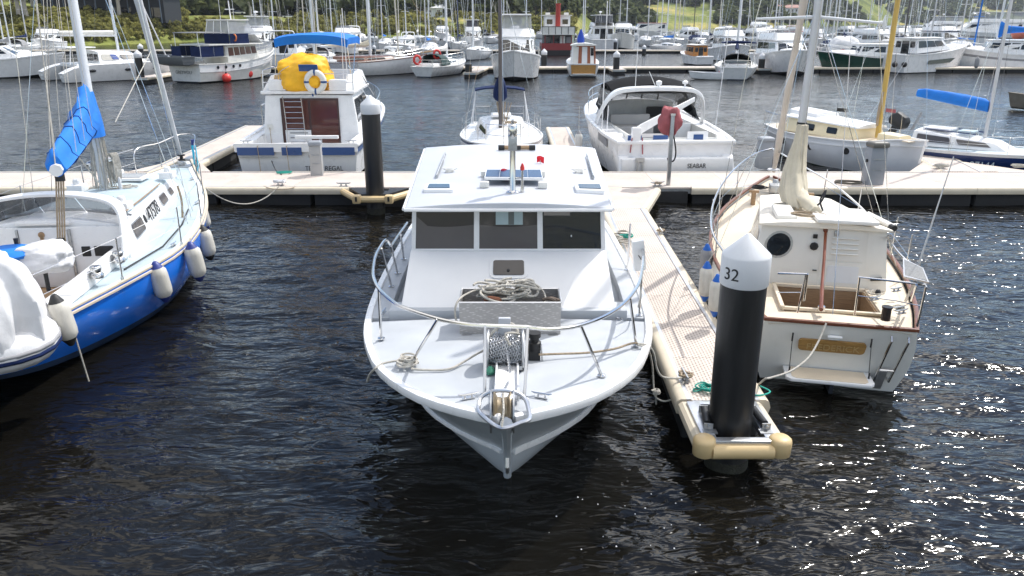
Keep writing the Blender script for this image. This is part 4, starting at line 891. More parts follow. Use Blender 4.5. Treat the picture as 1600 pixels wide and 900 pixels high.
# scraps of red cloth drying on the roof
for px, py, lab, a in ((788, 271, 'small red cloth flag behind the solar panel on the launch roof', .3), (844, 250, 'small red cloth flag near the back of the launch roof', -.15)):
    p = G(px, py+7, 2.57); e = empty('red_flag', lab, 'flag', p, a)
    MB().tube([(0, 0, -.03), (0, 0, .12)], .006, 5).build('flag_stick', STEEL, e)
    mb = MB(); R_ = []
    for k in range(5): R_.append([(.003+.12*j/4-.06, .012*math.sin(k*1.3+j), .03+.10*k/4+.012*math.sin(j*1.1)) for j in range(5)])
    mb.loft(R_, closed=False, cap=False); V0 = mb.v[:]; n = len(V0); mb.add([(x, y+.006, z) for x, y, z in V0], [tuple(q[::-1]) for q in mb.f]); mb.build('cloth', REDF, e, smooth=80)
def anchor_box():
    c = G(797, 526, 1.17); e = empty('aluminium_box', 'checker plate aluminium box heaped with rope on the launch foredeck', 'box', (c.x, c.y, 1.19), 0)
    w, d, h, t = 1.22, .52, .42, .012
    MB().box((0, 0, h/2), (w, t, h)).build('front_plate', CHECK, e); MB().box((0, d, h/2), (w, t, h)).build('back_plate', CHECK, e)
    for sg in (1, -1): MB().box((sg*(w/2-t/2), d/2, h/2), (t, d-t, h)).build('side_plate', CHECK, e)
    MB().box((0, d/2, .03), (w-.03, d-.03, .02)).build('base_plate', GALV, e)
    mb = MB()
    for a, b in (((-w/2, 0, h), (w/2, 0, h)), ((w/2, 0, h), (w/2, d, h)), ((w/2, d, h), (-w/2, d, h)), ((-w/2, d, h), (-w/2, 0, h))): mb.tube([a, b], .012, 4)
    mb.build('rim', ALU, e)
    for x in (-.52, .52): MB().box((x, -.03, .01), (.12, .06, .015)).build('mounting_foot', GALV, e)
    r = empty('rope_heap', 'tangled off white rope heaped in the aluminium box', 'rope', (c.x-.02, c.y+.26, 1.19+h-.02)); rn = random.Random(8); mb = MB()
    for k in range(15):
        cx, cy = rn.uniform(-.26, .28), rn.uniform(-.10, .12); a0 = rn.uniform(0, 6.28); ra, rb = rn.uniform(.14, .27), rn.uniform(.07, .15); P = []
        for i in range(14):
            a = a0+i/14*2*math.pi*1.08; P.append((cx+ra*(1+.02*i)*math.cos(a)*(1 if cx < 0 else .9), cy+rb*math.sin(a), -.03+.012*k+.05*math.sin(a*1.5+k)*.8+.05*(1-abs(cx)/.5)))
        mb.tube(crom(P, 3), .0155, 6)
    mb.tube(crom([(-.2, .05, .0), (-.38, .1, .05), (-.52, -.05, .05), (-.60, -.24, .04), (-.635, -.30, -.04), (-.635, -.30, -.16), (-.60, -.29, -.24)], 5), .013, 6)
    mb.tube(crom([(.1, .1, .05), (.3, .16, .1), (.42, .0, .08), (.45, -.12, .0), (.4, -.2, -.05)], 5), .013, 6)
    mb.build('rope', ROPE, r, smooth=80)
    MB().tube(crom([(-.28, -.14, -.0), (-.22, -.16, .04), (-.1, -.15, .01), (-.16, -.17, -.02)], 4), [.03]*13, 7).build('leather_pad', mat('rust_leather', (.22, .08, .04), .7), r)
    MB().tube(crom([(.42, -.16, .02), (.5, -.2, .05), (.58, -.18, .0), (.52, -.12, .03), (.62, -.2, .02)], 4), .022, 6).build('shackle', mat('rusty_iron', (.12, .09, .07), .7), r)
anchor_box()

# ================================================================ BLUE YACHT (left)
def blue_yacht():
    bow = Vector((-8.15, 19.75, 0)); stern = Vector((-7.15, 8.2, 0)); mid = (bow+stern)/2; d = bow-stern; rz = math.atan2(-d.x, d.y)
    e = empty('blue_yacht', 'bright blue hulled sloop with pale blue deck and blue boom cover at left', 'sailing yacht', mid, rz); lc = local(e); Lh = d.length/2
    sheer = [(-Lh, .85, 1.02), (-Lh+1.5, 1.10, 1.0), (-Lh+3.2, 1.54, 1.03), (-Lh+4.6, 1.84, 1.07), (-Lh+6, 1.80, 1.13), (-Lh+7.5, 1.52, 1.2), (-Lh+9, 1.08, 1.29), (-Lh+10.4, .52, 1.4), (Lh, .06, 1.5)]
    chine = [(-Lh+.12, .58, .74), (-Lh+1.0, .74, .42), (-Lh+2.0, .85, .16), (-Lh+3.1, 1.12, .06), (-Lh+4.2, 1.40, .05), (-Lh+5.5, 1.45, .05), (-Lh+7.2, 1.10, .05), (-Lh+8.6, .6, .06), (-Lh+10, .04, .1)]
    keel = [(-Lh+.2, .68), (-Lh+1.3, .25), (-Lh+2.3, -.1), (-Lh+4, -.8), (-Lh+8, -.7), (-Lh+9.6, -.1)]
    H = Hull(e, sheer, chine, keel, [('hull', 0, .875, BLUEH), ('boot_stripe', .875, 1, ANTIB)], ANTIB, bulge=.10, n=30)
    H.deck(PBLUE, drop=.02, inset=.05, camber=.06, hole=(-.95, .95, -Lh+.9, -1.55))
    H.rim(CREAMF, 'toe_rail', .045, .035, dz=.015, dx=-.01, bev=.008)
    for sg in (1, -1):
        MB().sweep([(sg*(p.y-.10), p.x, p.z-.012) for p in H.S], [(-.05, -.01), (.05, -.01), (.05, .012), (-.05, .012)]).build('deck_margin', WHITE, e)
        MB().sweep([(sg*(p.y+.012), p.x, p.z-.05) for p in H.S], [(-.02, -.02), (.012, -.014), (.012, .014), (-.02, .02)]).build('rub_strake', CREAMF, e)
    y1 = lambda Y: Y  # local along-hull
    # cockpit well
    z0 = .62; ya, yb = -Lh+.9, -1.55
    mb = MB()
    for s0 in (1, -1): mb.box((s0*.93, (ya+yb)/2, .86), (.05, yb-ya, .5)); mb.box((s0*.72, (ya+yb)/2, .72), (.42, yb-ya-.1, .28))
    mb.box((0, ya+.02, .86), (1.9, .05, .5)).build('cockpit_side', WHITE, e, bevel=.02); MB().box((0, (ya+yb)/2, z0-.03), (1.9, yb-ya, .05)).build('cockpit_sole', TEAK, e)
    for s0 in (1, -1):
        MB().sweep([(s0*1.0, ya, 1.12), (s0*1.03, (ya+yb)/2, 1.16), (s0*1.05, yb+.1, 1.22)], [(-.09, -.14), (.09, -.14), (.06, .09), (-.06, .09)]).build('cockpit_coaming', WHITE, e, bevel=.025)
    # trunk cabin
    c = cab(e, 'cabin_trunk', WHITE, -1.55, 3.2, 1.22, .62, 1.06, .50, 1.02, 1.2, 1.64, 1.56, s0=.0, s1=-.25, camber=.10, bevel=.05, seg=3)
    top = cab(e, 'cabin_top_nonskid', PBLUE, -.75, 2.7, .92, .50, .90, .48, 1.63, 1.58, 1.665, 1.605, camber=.09, bevel=.008)
    q = c['R']
    panel(e, 'window', GLASSB, q, .12, .27, .34, .74, rnd=.05, frame=ALU, fw=.02); panel(e, 'window', GLASSB, q, .62, .73, .38, .78, rnd=.05, frame=ALU, fw=.02); panel(e, 'window', GLASSB, q, .80, .87, .42, .74, rnd=.05, frame=ALU, fw=.02)
    panel(e, 'vent', BLACK, q, .30, .325, .42, .72, rnd=.03, ell=True)
    a = facemap(q, .345, .36, .03); xd = facemap(q, .54, .37, .03)-a; text(e, 'sail_number', '47578', .37, INK, a, xd, facemap(q, .345, .9, .03)-a, .005, sx=.95)
    q = c['L']
    for u in (.2, .5, .72): panel(e, 'window', GLASSB, q, u, u+.12, .40, .76, rnd=.05, frame=ALU, fw=.02)
    # aft bulkhead with companionway and instruments
    MB().box((0, -1.60, 1.12), (2.3, .07, 1.02)).build('aft_bulkhead', WHITE, e, bevel=.01)
    MB().box((-.1, -1.645, 1.12), (.76, .03, .98)).build('companionway_board', WHITE2, e, bevel=.01)
    for s0 in (-.5, .31): MB().box((s0, -1.655, 1.1), (.035, .04, 1.0)).build('companionway_runner', GALV, e)
    for x, w in ((.52, .14), (.80, .30)): MB().box((x, -1.64, 1.22), (w, .03, .17)).build('instrument', BLACK, e, bevel=.02)
    MB().lathe([(.05, 0), (.05, .02)], 10, (-.12, -1.66, 1.52), (0, -1, 0)).box((-.12, -1.67, 1.47), (.05, .02, .09)).build('padlock', TEAK, e)
    MB().box((-.1, -1.1, 1.70), (.86, 1.1, .07)).build('sliding_hatch', WHITE, e, bevel=.03)
    # moulded windscreen frame
    A = [(1.15, -1.75, 1.10), (1.16, -1.66, 1.5), (1.10, -1.52, 1.86), (.90, -1.42, 2.02), (.45, -1.36, 2.10), (0, -1.34, 2.12)]
    arch = crom(A+[(-x, y, z) for x, y, z in A[-2::-1]], 4); mb = MB()
    mb.loft([[(p.x, p.y-.16, p.z-.02), (p.x*1.03, p.y-.16, p.z+.03), (p.x*1.03, p.y+.14, p.z+.03), (p.x, p.y+.14, p.z-.02)] for p in arch]); mb.build('windscreen_frame', WHITE, e, bevel=.02)
    for x0, x1 in ((-1.0, -.36), (-.33, .33), (.36, 1.0)):
        MB().slab([(x0, -.95+.0, 1.68), (x1, -.95, 1.68), (x1*.95, -1.3, 2.04), (x0*.95, -1.3, 2.04)], (0, .01, .012)).build('windscreen_pane', SCREEN, e)
    for s0 in (1, -1): MB().slab([(s0*1.08, -1.5, 1.62), (s0*1.0, -.97, 1.66), (s0*.97, -1.28, 2.02), (s0*1.06, -1.45, 1.88)], (.01, 0, 0)).build('windscreen_pane', SCREEN, e)
    MB().tube(crom([(-1.05, -.95, 1.66), (0, -.86, 1.74), (1.05, -.95, 1.66)], 5), .022, 6).build('screen_base_trim', GALV, e)
    # foredeck hatches, vents
    MB().box((0, 2.0, 1.76), (.62, .55, .06)).build('fore_hatch', WHITE, e, bevel=.02); MB().box((0, 2.0, 1.80), (.50, .43, .03)).build('hatch_lens', SCREEN, e)
    for x, y in ((-.68, 1.1), (.62, 2.35), (-.55, 2.6), (.78, -.6)): MB().box((x, y, 1.74), (.28, .3, .14)).lathe([(.07, 0), (.075, .1), (.05, .14)], 10, (x, y, 1.78)).build('dorade_vent', WHITE, e, bevel=.03)
    MB().tube(crom([(.93, -.9, 1.70), (.78, .6, 1.69), (.62, 1.8, 1.66)], 4), .012, 6).build('handrail', TEAK, e)
    # mast with the ropes at its foot
    mb0 = lc((-7.89, 14.99, 1.62)); mx, my = mb0.x, mb0.y
    ring = [(.075*math.cos(a), .11*math.sin(a)) for a in [2*math.pi*k/14 for k in range(14)]]
    MB().loft([[(mx+x, my+y, z) for x, y in ring] for z in (1.6, 6, 13.5)]).build('mast', MASTW, e, smooth=60)
    rn = random.Random(4); mb = MB()
    for k in range(26):
        a = rn.uniform(0, 6.28); rr = rn.uniform(.10, .17); zt = rn.uniform(2.5, 3.2); a2 = a+rn.uniform(-.5, .5)
        mb.tube(crom([(mx+rr*math.cos(a)*.9, my+rr*math.sin(a), zt), (mx+rr*1.1*math.cos(a2), my+rr*1.1*math.sin(a2), 2.2), (mx+rr*1.3*math.cos(a2)+rn.uniform(-.05, .05), my+rr*1.4*math.sin(a2), 1.75)], 4), rn.uniform(.007, .011), 5)
    for k in range(5): c = (mx+rn.uniform(-.25, .35), my+rn.uniform(-.2, .25), 1.70); mb.tube(coil(c, rn.uniform(.09, .2), 2, .009, .02, k, .35), .009, 5)
    mb.tube([(p[0]+mx+.25, my+p[1]-.03, p[2]) for p in [(.02*math.sin(k), .05*math.cos(k*1.1)*.6, 1.85+.5*abs(math.sin(k*.39))) for k in range(30)]], .011, 5)
    for k in range(7): mb.tube([(mx+.22+.05*math.cos(a)+.012*k, my-.05+.02*k, 2.15+.27*math.sin(a)) for a in [2*math.pi*j/14 for j in range(14)]], .009, 5, closed=True)
    mb.build('halyard', ROPE, e, smooth=80)
    MB().lathe([(.06, 0), (.075, .03), (.05, .08), (.06, .11)], 12, (mx+.16, my, 2.3), (1, 0, 0)).lathe([(.06, 0), (.075, .03), (.05, .08)], 12, (mx-.16, my, 2.2), (-1, 0, 0)).build('winch', STEEL, e)
    # boom and its blue cover
    g = lc((-7.86, 14.8, 2.95)); bE = lc(G(88, 268, 2.92)); bE = lc(GD(88, 266, 11.0))
    dB = (bE-g); MB().tube([g, bE], .075, 10).build('boom', MASTW, e); MB().tube([bE-dB.normalized()*.08, bE+dB.normalized()*.04], .088, 8).build('boom_end', WHITE, e)
    rn = random.Random(6); rings = []
    prof = [(-.05, .18, .86, .0), (.0, .25, .86, .05), (.05, .29, .76, .1), (.12, .29, .66, .1), (.22, .27, .56, .08), (.4, .25, .50, .07), (.6, .23, .46, .04), (.8, .21, .42, .02), (.95, .18, .38, 0), (.985, .14, .32, 0)]
    lat = Vector((dB.y, -dB.x, 0)).normalized()
    for t, hw, hh, dz in prof:
        b = g+dB*t; r_ = []
        for k in range(16):
            a = 2*math.pi*k/16; cx = math.cos(a); sz = math.sin(a); wdt = hw*(.55+.45*max(0, -sz)) if sz > 0 else hw*(1-.25*(-sz))
            wob = 1+.14*mnoise.noise(Vector((t*7, k*.8, 2)))+.05*math.sin(t*38+k)
            r_.append(b+lat*cx*wdt*wob+Vector((0, 0, -.11+(hh*.5)*(1+sz)*wob)))
        rings.append(r_)
    MB().loft(rings).build('boom_cover', BLUEC, e, smooth=70)
    for i in (4, 5, 6, 7):
        cc = sum(rings[i], Vector())/16; MB().tube([cc+(p-cc)*1.03 for p in rings[i]], .011, 5, closed=True).build('cover_tie', mat('dark_blue_tie', (.005, .06, .25), .8), e)
    # collar wrapping the mast above the boom
    MB().loft([[(mx+x*s_, my-.04+y*s_-dy, z) for x, y in ring] for z, s_, dy in ((2.76, 3.3, .20), (2.98, 3.1, .18), (3.15, 2.6, .12), (3.32, 2.0, .07), (3.52, 1.45, .02), (3.56, 1.25, 0))]).build('mast_collar', BLUEC, e, smooth=60)
    # mainsheet
    mb = MB()
    mbot = lc(GD(96, 378, 11.15))
    for dx in (-.05, -.017, .017, .05): mb.tube([bE-dB*.04+Vector((dx, 0, -.12)), mbot+Vector((dx, 0, 0))], .013, 5)
    mb.build('mainsheet', ROPEB, e); MB().box(bE-dB*.04+Vector((0, 0, -.13)), (.12, .05, .12)).box(mbot, (.12, .05, .12)).build('mainsheet_block', BLACK, e)
    # standing rigging and lazy jacks
    def wire(a, b, r=.006, nm='shroud', m=None): MB().tube([a, b], r, 5).build(nm, m or STEEL, e)
    tp = (mx, my, 13.3); sp1 = 7.6
    sh = lambda y, s0: (s0*(H.at(y)[0]-.25), y, H.at(y)[1])
    for s0 in (1, -1):
        wire(sh(my-.6, s0), (mx+s0*.05, my, sp1), .006); wire(sh(my+.3, s0), (mx+s0*.05, my, sp1), .006); wire(sh(my-.15, s0), (mx+s0*.9, my, sp1), .006); wire((mx+s0*.9, my, sp1), tp, .006); MB().tube([(mx, my, sp1), (mx+s0*.92, my-.1, sp1+.03)], .02, 6).build('spreader', MASTW, e)
    wire((0.3, -Lh+.1, 1.1), tp, .006, 'backstay'); wire((-.3, -Lh+.1, 1.1), tp, .006, 'backstay')
    fs0 = lc((-8.2, 19.45, 1.65)); fs1 = Vector((mx, my+.1, 13.2)); n = 26
    MB().tube([fs0.lerp(fs1, i/n) for i in range(n+1)], [.03, .045]+[.05+.055*min(1, i/9)*(1+.12*math.sin(i*2.1)) for i in range(n-1)], 9).build('furled_jib', mat('furled_sail_grey_white', (.60, .61, .63), .8, var=.1, bump=.6, bs=12), e, smooth=80)
    MB().lathe([(.09, 0), (.09, .03), (.04, .04), (.04, .1), (.09, .11), (.09, .14)], 14, fs0-Vector((0, 0, .12))).build('furling_drum', BLACK, e)
    up = lambda t, dz: g+dB*t+Vector((0, 0, dz))
    for t, x2 in ((.28, 5.5), (.55, 5.5), (.8, 5.6)):
        for s0 in (1, -1): wire(up(t, .1)+lat*.17*s0, (mx, my-.08, x2+3), .005, 'lazy_jack', ROPE)
    wire(up(1.0, .08), (mx, my-.1, 13.2), .008, 'topping_lift', ROPE); wire(up(.97, .08), (mx-.06, my-.3, 13.2), .006, 'topping_lift', ROPE)
    wire(up(.55, -.08), (mx+.0, my-.05, 1.75), .012, 'boom_vang', ROPE)
    wire(lc(GD(180, 191, 14.6)), fs0.lerp(fs1, .22), .010, 'spinnaker_halyard', ROPE)
    # stanchions, lifelines, pulpit
    for s0 in (1, -1):
        ys = [-Lh+1.2, -Lh+3.1, -Lh+4.9, -Lh+6.7, -Lh+8.4, -Lh+9.9]; P = [Vector((s0*(H.at(y)[0]-.06), y, H.at(y)[1]+.02)) for y in ys]
        for p in P[:-1]: MB().tube([p, p+Vector((0, 0, .66))], .0125, 6).lathe([(.03, 0), (.02, .05)], 8, p).build('stanchion', STEEL, e)
        for hd in (.34, .65): MB().tube([p+Vector((0, 0, hd)) for p in P], .004, 4).build('lifeline', STEEL, e)
        a = P[-1]; b = Vector((s0*.42, Lh-.75, 1.44)); tp_ = Vector((s0*.22, Lh+.0, 2.10))
        MB().tube(crom([a+Vector((0, 0, .02)), a+Vector((0, .1, .60)), (b.x, b.y, 2.02), tp_, (0, Lh+.14, 2.12)], 5), .014, 6).tube([b, (b.x, b.y, 2.02)], .012, 6).build('pulpit', STEEL, e)
    for s0, y in ((1, -.9), (1, 1.9), (1, 3.9)): cleat(e, (s0*(H.at(y)[0]-.2), y, H.at(y)[1]), 1.4, .8, STEEL)
    for s0 in (1, -1): MB().tube([(s0*(H.at(y)[0]-.34), y, H.at(y)[1]+.025) for y in (-2.2, -1.0, .3, 1.4)], .014, 5).build('genoa_track', BLACK, e)
    for x, y in ((1.18, -2.9), (1.2, -2.1), (-1.18, -2.9)): MB().lathe([(.10, 0), (.10, .05), (.07, .08), (.085, .16), (.07, .18), (.04, .185)], 14, (x, y, 1.16)).build('winch', STEEL, e, smooth=50)
    MB().box((0, Lh-.5, 1.44), (.5, .6, .04)).box((0, Lh+.1, 1.52), (.16, .5, .05)).lathe([(.09, 0), (.09, .08), (.05, .1)], 12, (.0, Lh-.6, 1.46)).build('anchor_windlass', GALV, e, bevel=.01)
    p = lc(G(303, 300, 1.5))
    MB().lathe([(.02, .6), (.035, .64), (.035, .9), (.02, .95)], 10, (mx+.3, my, 1)).build('rope_bag', WHTC, e)
    MB().tube(crom([(1.28, .9, 1.16), (1.30, .92, 1.5), (1.25, .95, 1.78)], 4), [.022]*9, 7).build('coiled_sheet', ROPEB, e)
    # helm pedestal under a white cover, coloured locker cover
    MB().tube([(-.35, -2.9, .6), (-.35, -2.9, 1.75)], .04, 8).build('tiller_post', BLACK, e)
    return e, H, lc
BY, BYH, BYL = blue_yacht()
def blob(root, name, m, c, r, seed=0, jit=.25, n=26, mm=16, flat=None):
    n, mm = n*2, mm*2; mb = MB(); rings = []
    for i in range(mm+1):
        th = math.pi*i/mm; ring = []
        for k in range(n):
            a = 2*math.pi*k/n; sx = abs(math.cos(a))**.8*(1 if math.cos(a) > 0 else -1); sy = abs(math.sin(a))**.8*(1 if math.sin(a) > 0 else -1)
            s_ = math.sin(th)**.75; d = Vector((s_*sx, s_*sy, -math.cos(th)))
            q = 1+jit*(mnoise.noise(d*1.6+Vector((seed, 0, 0)))+.55*abs(mnoise.noise(d*3.4+Vector((seed, 3, 0))))+.30*abs(mnoise.noise(Vector((d.x*3+d.y*6, d.y*2, d.z*9+seed))))-.25)
            z = d.z*r[2]*q
            if flat is not None: z = max(z, flat)
            ring.append((c[0]+d.x*r[0]*q, c[1]+d.y*r[1]*q, c[2]+z))
        rings.append(ring)
    mb.loft(rings); return mb.build(name, m, root, smooth=70)
def covered_tender():
    c = GD(-84, 462, 8.9); e = empty('covered_tender', 'inflatable tender under a white tarpaulin slung at the stern of the blue yacht', 'dinghy', c, -.35)
    lc = local(e)
    # the tarpaulin: ridge over the boat, gathered folds hanging to the tube
    rows = []; n = 150
    for i in range(46):
        v = i/45; ring = []
        for k in range(n):
            a = 2*math.pi*k/n; fold = .07*v*math.sin(a*9+1.3*math.sin(a*2))+.05*math.sin(a*5+3*v)*(v > .2)+.03*math.sin(a*17+5*v)*v
            rx = 1.28*(math.sin(v*math.pi/2)**.7)*(1+fold)+.02; ry = .78*(math.sin(v*math.pi/2)**.7)*(1+fold)+.02
            z = .66*(math.cos(v*math.pi/2)**.75)-.42*v**3+.05*mnoise.noise(Vector((math.cos(a)*2, math.sin(a)*2, v*4)))
            dd = Vector((rx*math.cos(a), ry*math.sin(a), z)); cr = abs(mnoise.noise(Vector((math.cos(a)*3.3, math.sin(a)*3.3, v*.9+5))))*.30*min(1, v*1.6)+abs(mnoise.noise(Vector((math.cos(a)*8, math.sin(a)*8, v*1.6))))*.10*v+abs(mnoise.noise(Vector((dd.x*1.5+dd.y, dd.y*5-dd.x*2, dd.z*2))))*.08
            dd = dd*(1-cr*.5); dd.z -= cr*.5; ring.append((dd.x, dd.y, dd.z+.12*math.sin(a*3)*v*(1-v)))
        rows.append(ring)
    MB().loft(rows, closed=True, cap=True).build('tarpaulin', WHTC, e, smooth=80)
    T = [(1.16*math.cos(a), .66*math.sin(a), -.52) for a in [2*math.pi*k/24 for k in range(24)]]
    MB().tube(T, .22, 12, closed=True).build('inflatable_tube', WHTC, e, smooth=80)
    for z, m in ((-.50, GREYC), (-.57, NAVYC)): MB().tube([(x*1.18, y*1.31, z) for x, y, _ in T], .028, 6, closed=True).build('rubbing_band', m, e, smooth=80)
    MB().box((0, 0, -.60), (1.9, .9, .1)).build('floor', GREYC, e)
    MB().tube([(1.3, -.4, -.05), (1.45, -.65, -.35), (1.3, -.75, -.4)], .01, 5).build('lashing', ROPE, e)
    w0 = BYL(GD(66, 402, 10.6)); blob(BY, 'wheel_cover', WHTC, w0, (.42, .3, .22), 3, .25); MB().lathe([(.03, -.5), (.03, 0)], 8, w0).build('steering_pedestal', BLACK, BY)
    s = empty('cockpit_cushion', 'blue round cockpit cushion beside the covered wheel', 'cushion', GD(12, 396, 10.4), .2); MB().lathe([(.28, -.05), (.32, 0), (.28, .06)], 16).build('cushion', BLUEC, s, smooth=60)
    h0 = BYL(GD(30, 400, 10.7)); MB().tube([h0+Vector((0, 0, -.35)), h0+Vector((0, 0, .1)), h0+Vector((0, 0, .26))], [.02, .022, .034], 8).build('throttle_handle', BLACK, BY)
covered_tender()
for px, ptop, pbot, Y, r, capm, lab, rp in ((98, 468, 532, 9.25, .13, BLACK, 'white fender hanging nearest the tarpaulin on the blue hull', (92, 462)), (251, 415, 466, 12.15, .145, FENDB, 'white fender with navy ends in the middle of the blue hull', (240, 405)),
        (305, 384, 434, 13.15, .145, FENDB, 'white fender with bright navy top third from the bow of the blue yacht', (297, 372)), (322, 357, 401, 14.4, .145, BLACK, 'white fender with black ends second from the bow of the blue yacht', (313, 340)), (319, 325, 355, 16.1, .11, FENDB, 'small white fender nearest the bow of the blue yacht', (312, 312))):
    a = GD(px, ptop, Y); b = GD(px, pbot, Y); ln = (a.z-b.z); c = (a+b)/2
    fender(c, ln, r, lab, GD(rp[0], rp[1], Y+.05), capm, 'fenders along the blue hull', tilt=(.05, -.12))
s = empty('foam_noodle', 'turquoise foam tube tied to the bow of the blue yacht', 'foam tube', GD(303, 235, 19.3))
MB().tube(crom([(0, 0, .12), (.03, -.05, -.1), (.05, -.12, -.45), (.02, -.2, -.78)], 5), .055, 10).build('foam', TURQ, s, smooth=60)
MB().tube([(0, 0, .11), (0, 0, .26)], .045, 8).build('end_cap', FENDB, s)

# ================================================================ CREAM YACHT (right)
def cream_yacht():
    bow = Vector((5.98, 18.0, 0)); stern = Vector((4.31, 9.62, 0)); d = bow-stern; mid = (bow+stern)/2; rz = math.atan2(-d.x, d.y)
    e = empty('cream_yacht', 'white gaff yacht with cream deck, brown rails and a carved name board at right', 'sailing yacht', mid, rz, None, (0, 0)); e.rotation_euler = (0, RAD(.6), rz); e.location.z = -.07; lc = local(e); Lh = d.length/2
    sheer = [(-Lh, .95, 1.08), (-Lh+1.2, 1.25, 1.04), (-Lh+2.8, 1.48, 1.03), (-Lh+4.4, 1.50, 1.07), (-Lh+6, 1.22, 1.17), (-Lh+7.3, .72, 1.30), (Lh-.25, .22, 1.42), (Lh, .06, 1.46)]
    chine = [(-Lh+.28, .87, .06), (-Lh+2, 1.17, .05), (-Lh+4, 1.28, .05), (-Lh+5.6, .98, .05), (-Lh+7.2, .42, .06), (Lh-.5, .04, .1)]
    keel = [(-Lh+.5, -.3), (-Lh+4, -.9), (-Lh+6.6, -.7), (Lh-.7, -.1)]
    H = Hull(e, sheer, chine, keel, [('hull', 0, .875, CREAMW), ('boot_stripe', .875, 1, ANTIB)], ANTIB, bulge=.10, n=28, transom=CREAMW)
    hole = (-.62, .62, -Lh+.55, -Lh+1.6)
    H.deck(CREAM, drop=.06, inset=.05, camber=.05, hole=hole)
    H.rim(MAHOG, 'toe_rail', .055, .05, dz=.01, dx=-.01, bev=.012)
    mb = MB(); y0, y1 = hole[2], hole[3]
    mb.box((0, y1, .86), (1.24, .03, .36)).box((0, y0, .86), (1.24, .03, .36)).box((-.62, (y0+y1)/2, .86), (.03, y1-y0, .36)).box((.62, (y0+y1)/2, .86), (.03, y1-y0, .36)).build('cockpit_side', TEAK, e)
    MB().box((0, (y0+y1)/2, .68), (1.24, y1-y0, .03)).build('cockpit_sole', MAHOG, e)
    for k in range(9): MB().box((0, y0+.08+k*.11, .715), (1.16, .03, .03)).build('grating_slat', TEAK, e)
    for k in range(8): MB().box((-.54+k*.154, (y0+y1)/2, .712), (.02, y1-y0-.06, .02)).build('grating_slat', TEAK, e)
    mb = MB()
    for a, b in (((-.66, y0), (.66, y0)), ((.66, y0), (.66, y1)), ((.66, y1), (-.66, y1)), ((-.66, y1), (-.66, y0))): mb.box(((a[0]+b[0])/2, (a[1]+b[1])/2, 1.075), (abs(a[0]-b[0])+.05, abs(a[1]-b[1])+.05, .04))
    mb.build('cockpit_rim', CREAM, e, bevel=.01)
    # cabin
    yb = -Lh+1.85
    c = cab(e, 'cabin', CREAMW, yb, yb+3.1, 1.02, .72, .90, .60, .98, 1.05, 1.92, 1.72, s0=.04, s1=-.15, camber=.06, bevel=.03, seg=2)
    tp = cab(e, 'cabin_top', mat('cream_cabin_top', (.80, .74, .64), .6, var=.05, dirt=.12), yb-.06, yb+3.0, .96, .64, .95, .63, 1.93, 1.73, 1.965, 1.765, camber=.06, bevel=.012)
    q = c['B']
    panel(e, 'porthole', GLASS, q, .075, .26, .50, .88, th=.012, ell=True, frame=GALV, fw=.035)
    panel(e, 'door_frame', CREAMW, q, .505, .845, .03, 1.0, th=.012)
    panel(e, 'lower_door', CREAMW, q, .53, .82, .06, .46, th=.03, rnd=.01); panel(e, 'door_inset', WHITE2, q, .56, .79, .12, .40, th=.036, rnd=.01)
    up = panel(e, 'upper_door', CREAMW, q, .53, .82, .49, .99, th=.03, rnd=.01)
    for k in range(4):
        a = facemap(q, .575, .60+.085*k, .045); b = facemap(q, .775, .60+.085*k, .045); MB().tube([a, b], .014, 5).build('louvre', CREAMW, up)
    a = facemap(q, .60, .93, .03); MB().box(a, (.06, .05, .08)).build('padlock', GALV, e, bevel=.01)
    a = facemap(q, .44, .86, .012); MB().box(a, (.06, .04, .06)).build('switch', BLACK, e)
    a = facemap(q, .44, .70, .012); MB().lathe([(.06, 0), (.065, .02), (.04, .04)], 8, a, (0, -1, 0)).build('compass_cover', BLACK, e)
    a = facemap(q, .92, .22, .03); MB().box(a, (.16, .04, .04), ry=-.1).build('winch_handle', BLACK, e); a = facemap(q, .47, .30, .02); MB().box(a, (.06, .02, .015)).build('catch', BLACK, e)
    MB().box((.30, yb+.45, 2.03), (.86, 1.15, .06), rx=-.05).build('sliding_hatch', mat('cream_white_hatch', (.80, .78, .74), .45, var=.03), e, bevel=.02)
    for sd, fc in ((-1, 'L'), (1, 'R')):
        for u in ((.04, .26), (.32, .54), (.62, .84)): panel(e, 'window', SCREEN, c[fc], 1-u[1] if fc == 'L' else u[0], 1-u[0] if fc == 'L' else u[1], .38, .82, th=.012, rnd=.04, frame=GREYC, fw=.02)
    MB().box((-.52, yb+.6, 2.0), (.30, .8, .09)).build('skylight', CREAMW, e, bevel=.03)
    mb = MB(); mb.tube(coil((-.42, yb+1.2, 1.96), .15, 3, .01, .02, 1), .01, 5); mb.build('rope_coil', ROPE, e); mb = MB(); mb.tube(coil((-.18, yb+.32, 2.03), .24, 4, .011, .02, 2, .2, .5), .01, 5); mb.build('rope_coil', ROPEB, e)
    mb = MB(); mb.tube(crom([(-.10, yb+.7, 2.04), (.02, yb+.62, 2.2), (.08, yb+.7, 2.36), (.02, yb+.72, 2.2), (.06, yb+.62, 2.06)], 5), .016, 5).build('black_sheet', ROPED, e)
    MB().tube([(.72, yb+.9, 2.0), (.98, yb+.12, 1.97)], .035, 8).tube([(.80, yb+.9, 2.0), (1.03, yb+.2, 1.97)], .025, 8).build('stowed_pole', CREAMW, e); MB().tube([(.96, yb+.16, 1.97), (.99, yb+.05, 1.97)], .045, 8).build('pole_end', BLACK, e)
    # mast, furled gaff sail, furled headsail, spreader
    mxy = lc((4.80, 13.2, 2.75)); mx, my = mxy.x, mxy.y
    def mpt(z): return Vector((mx+(z-2.75)*.012, my, z))
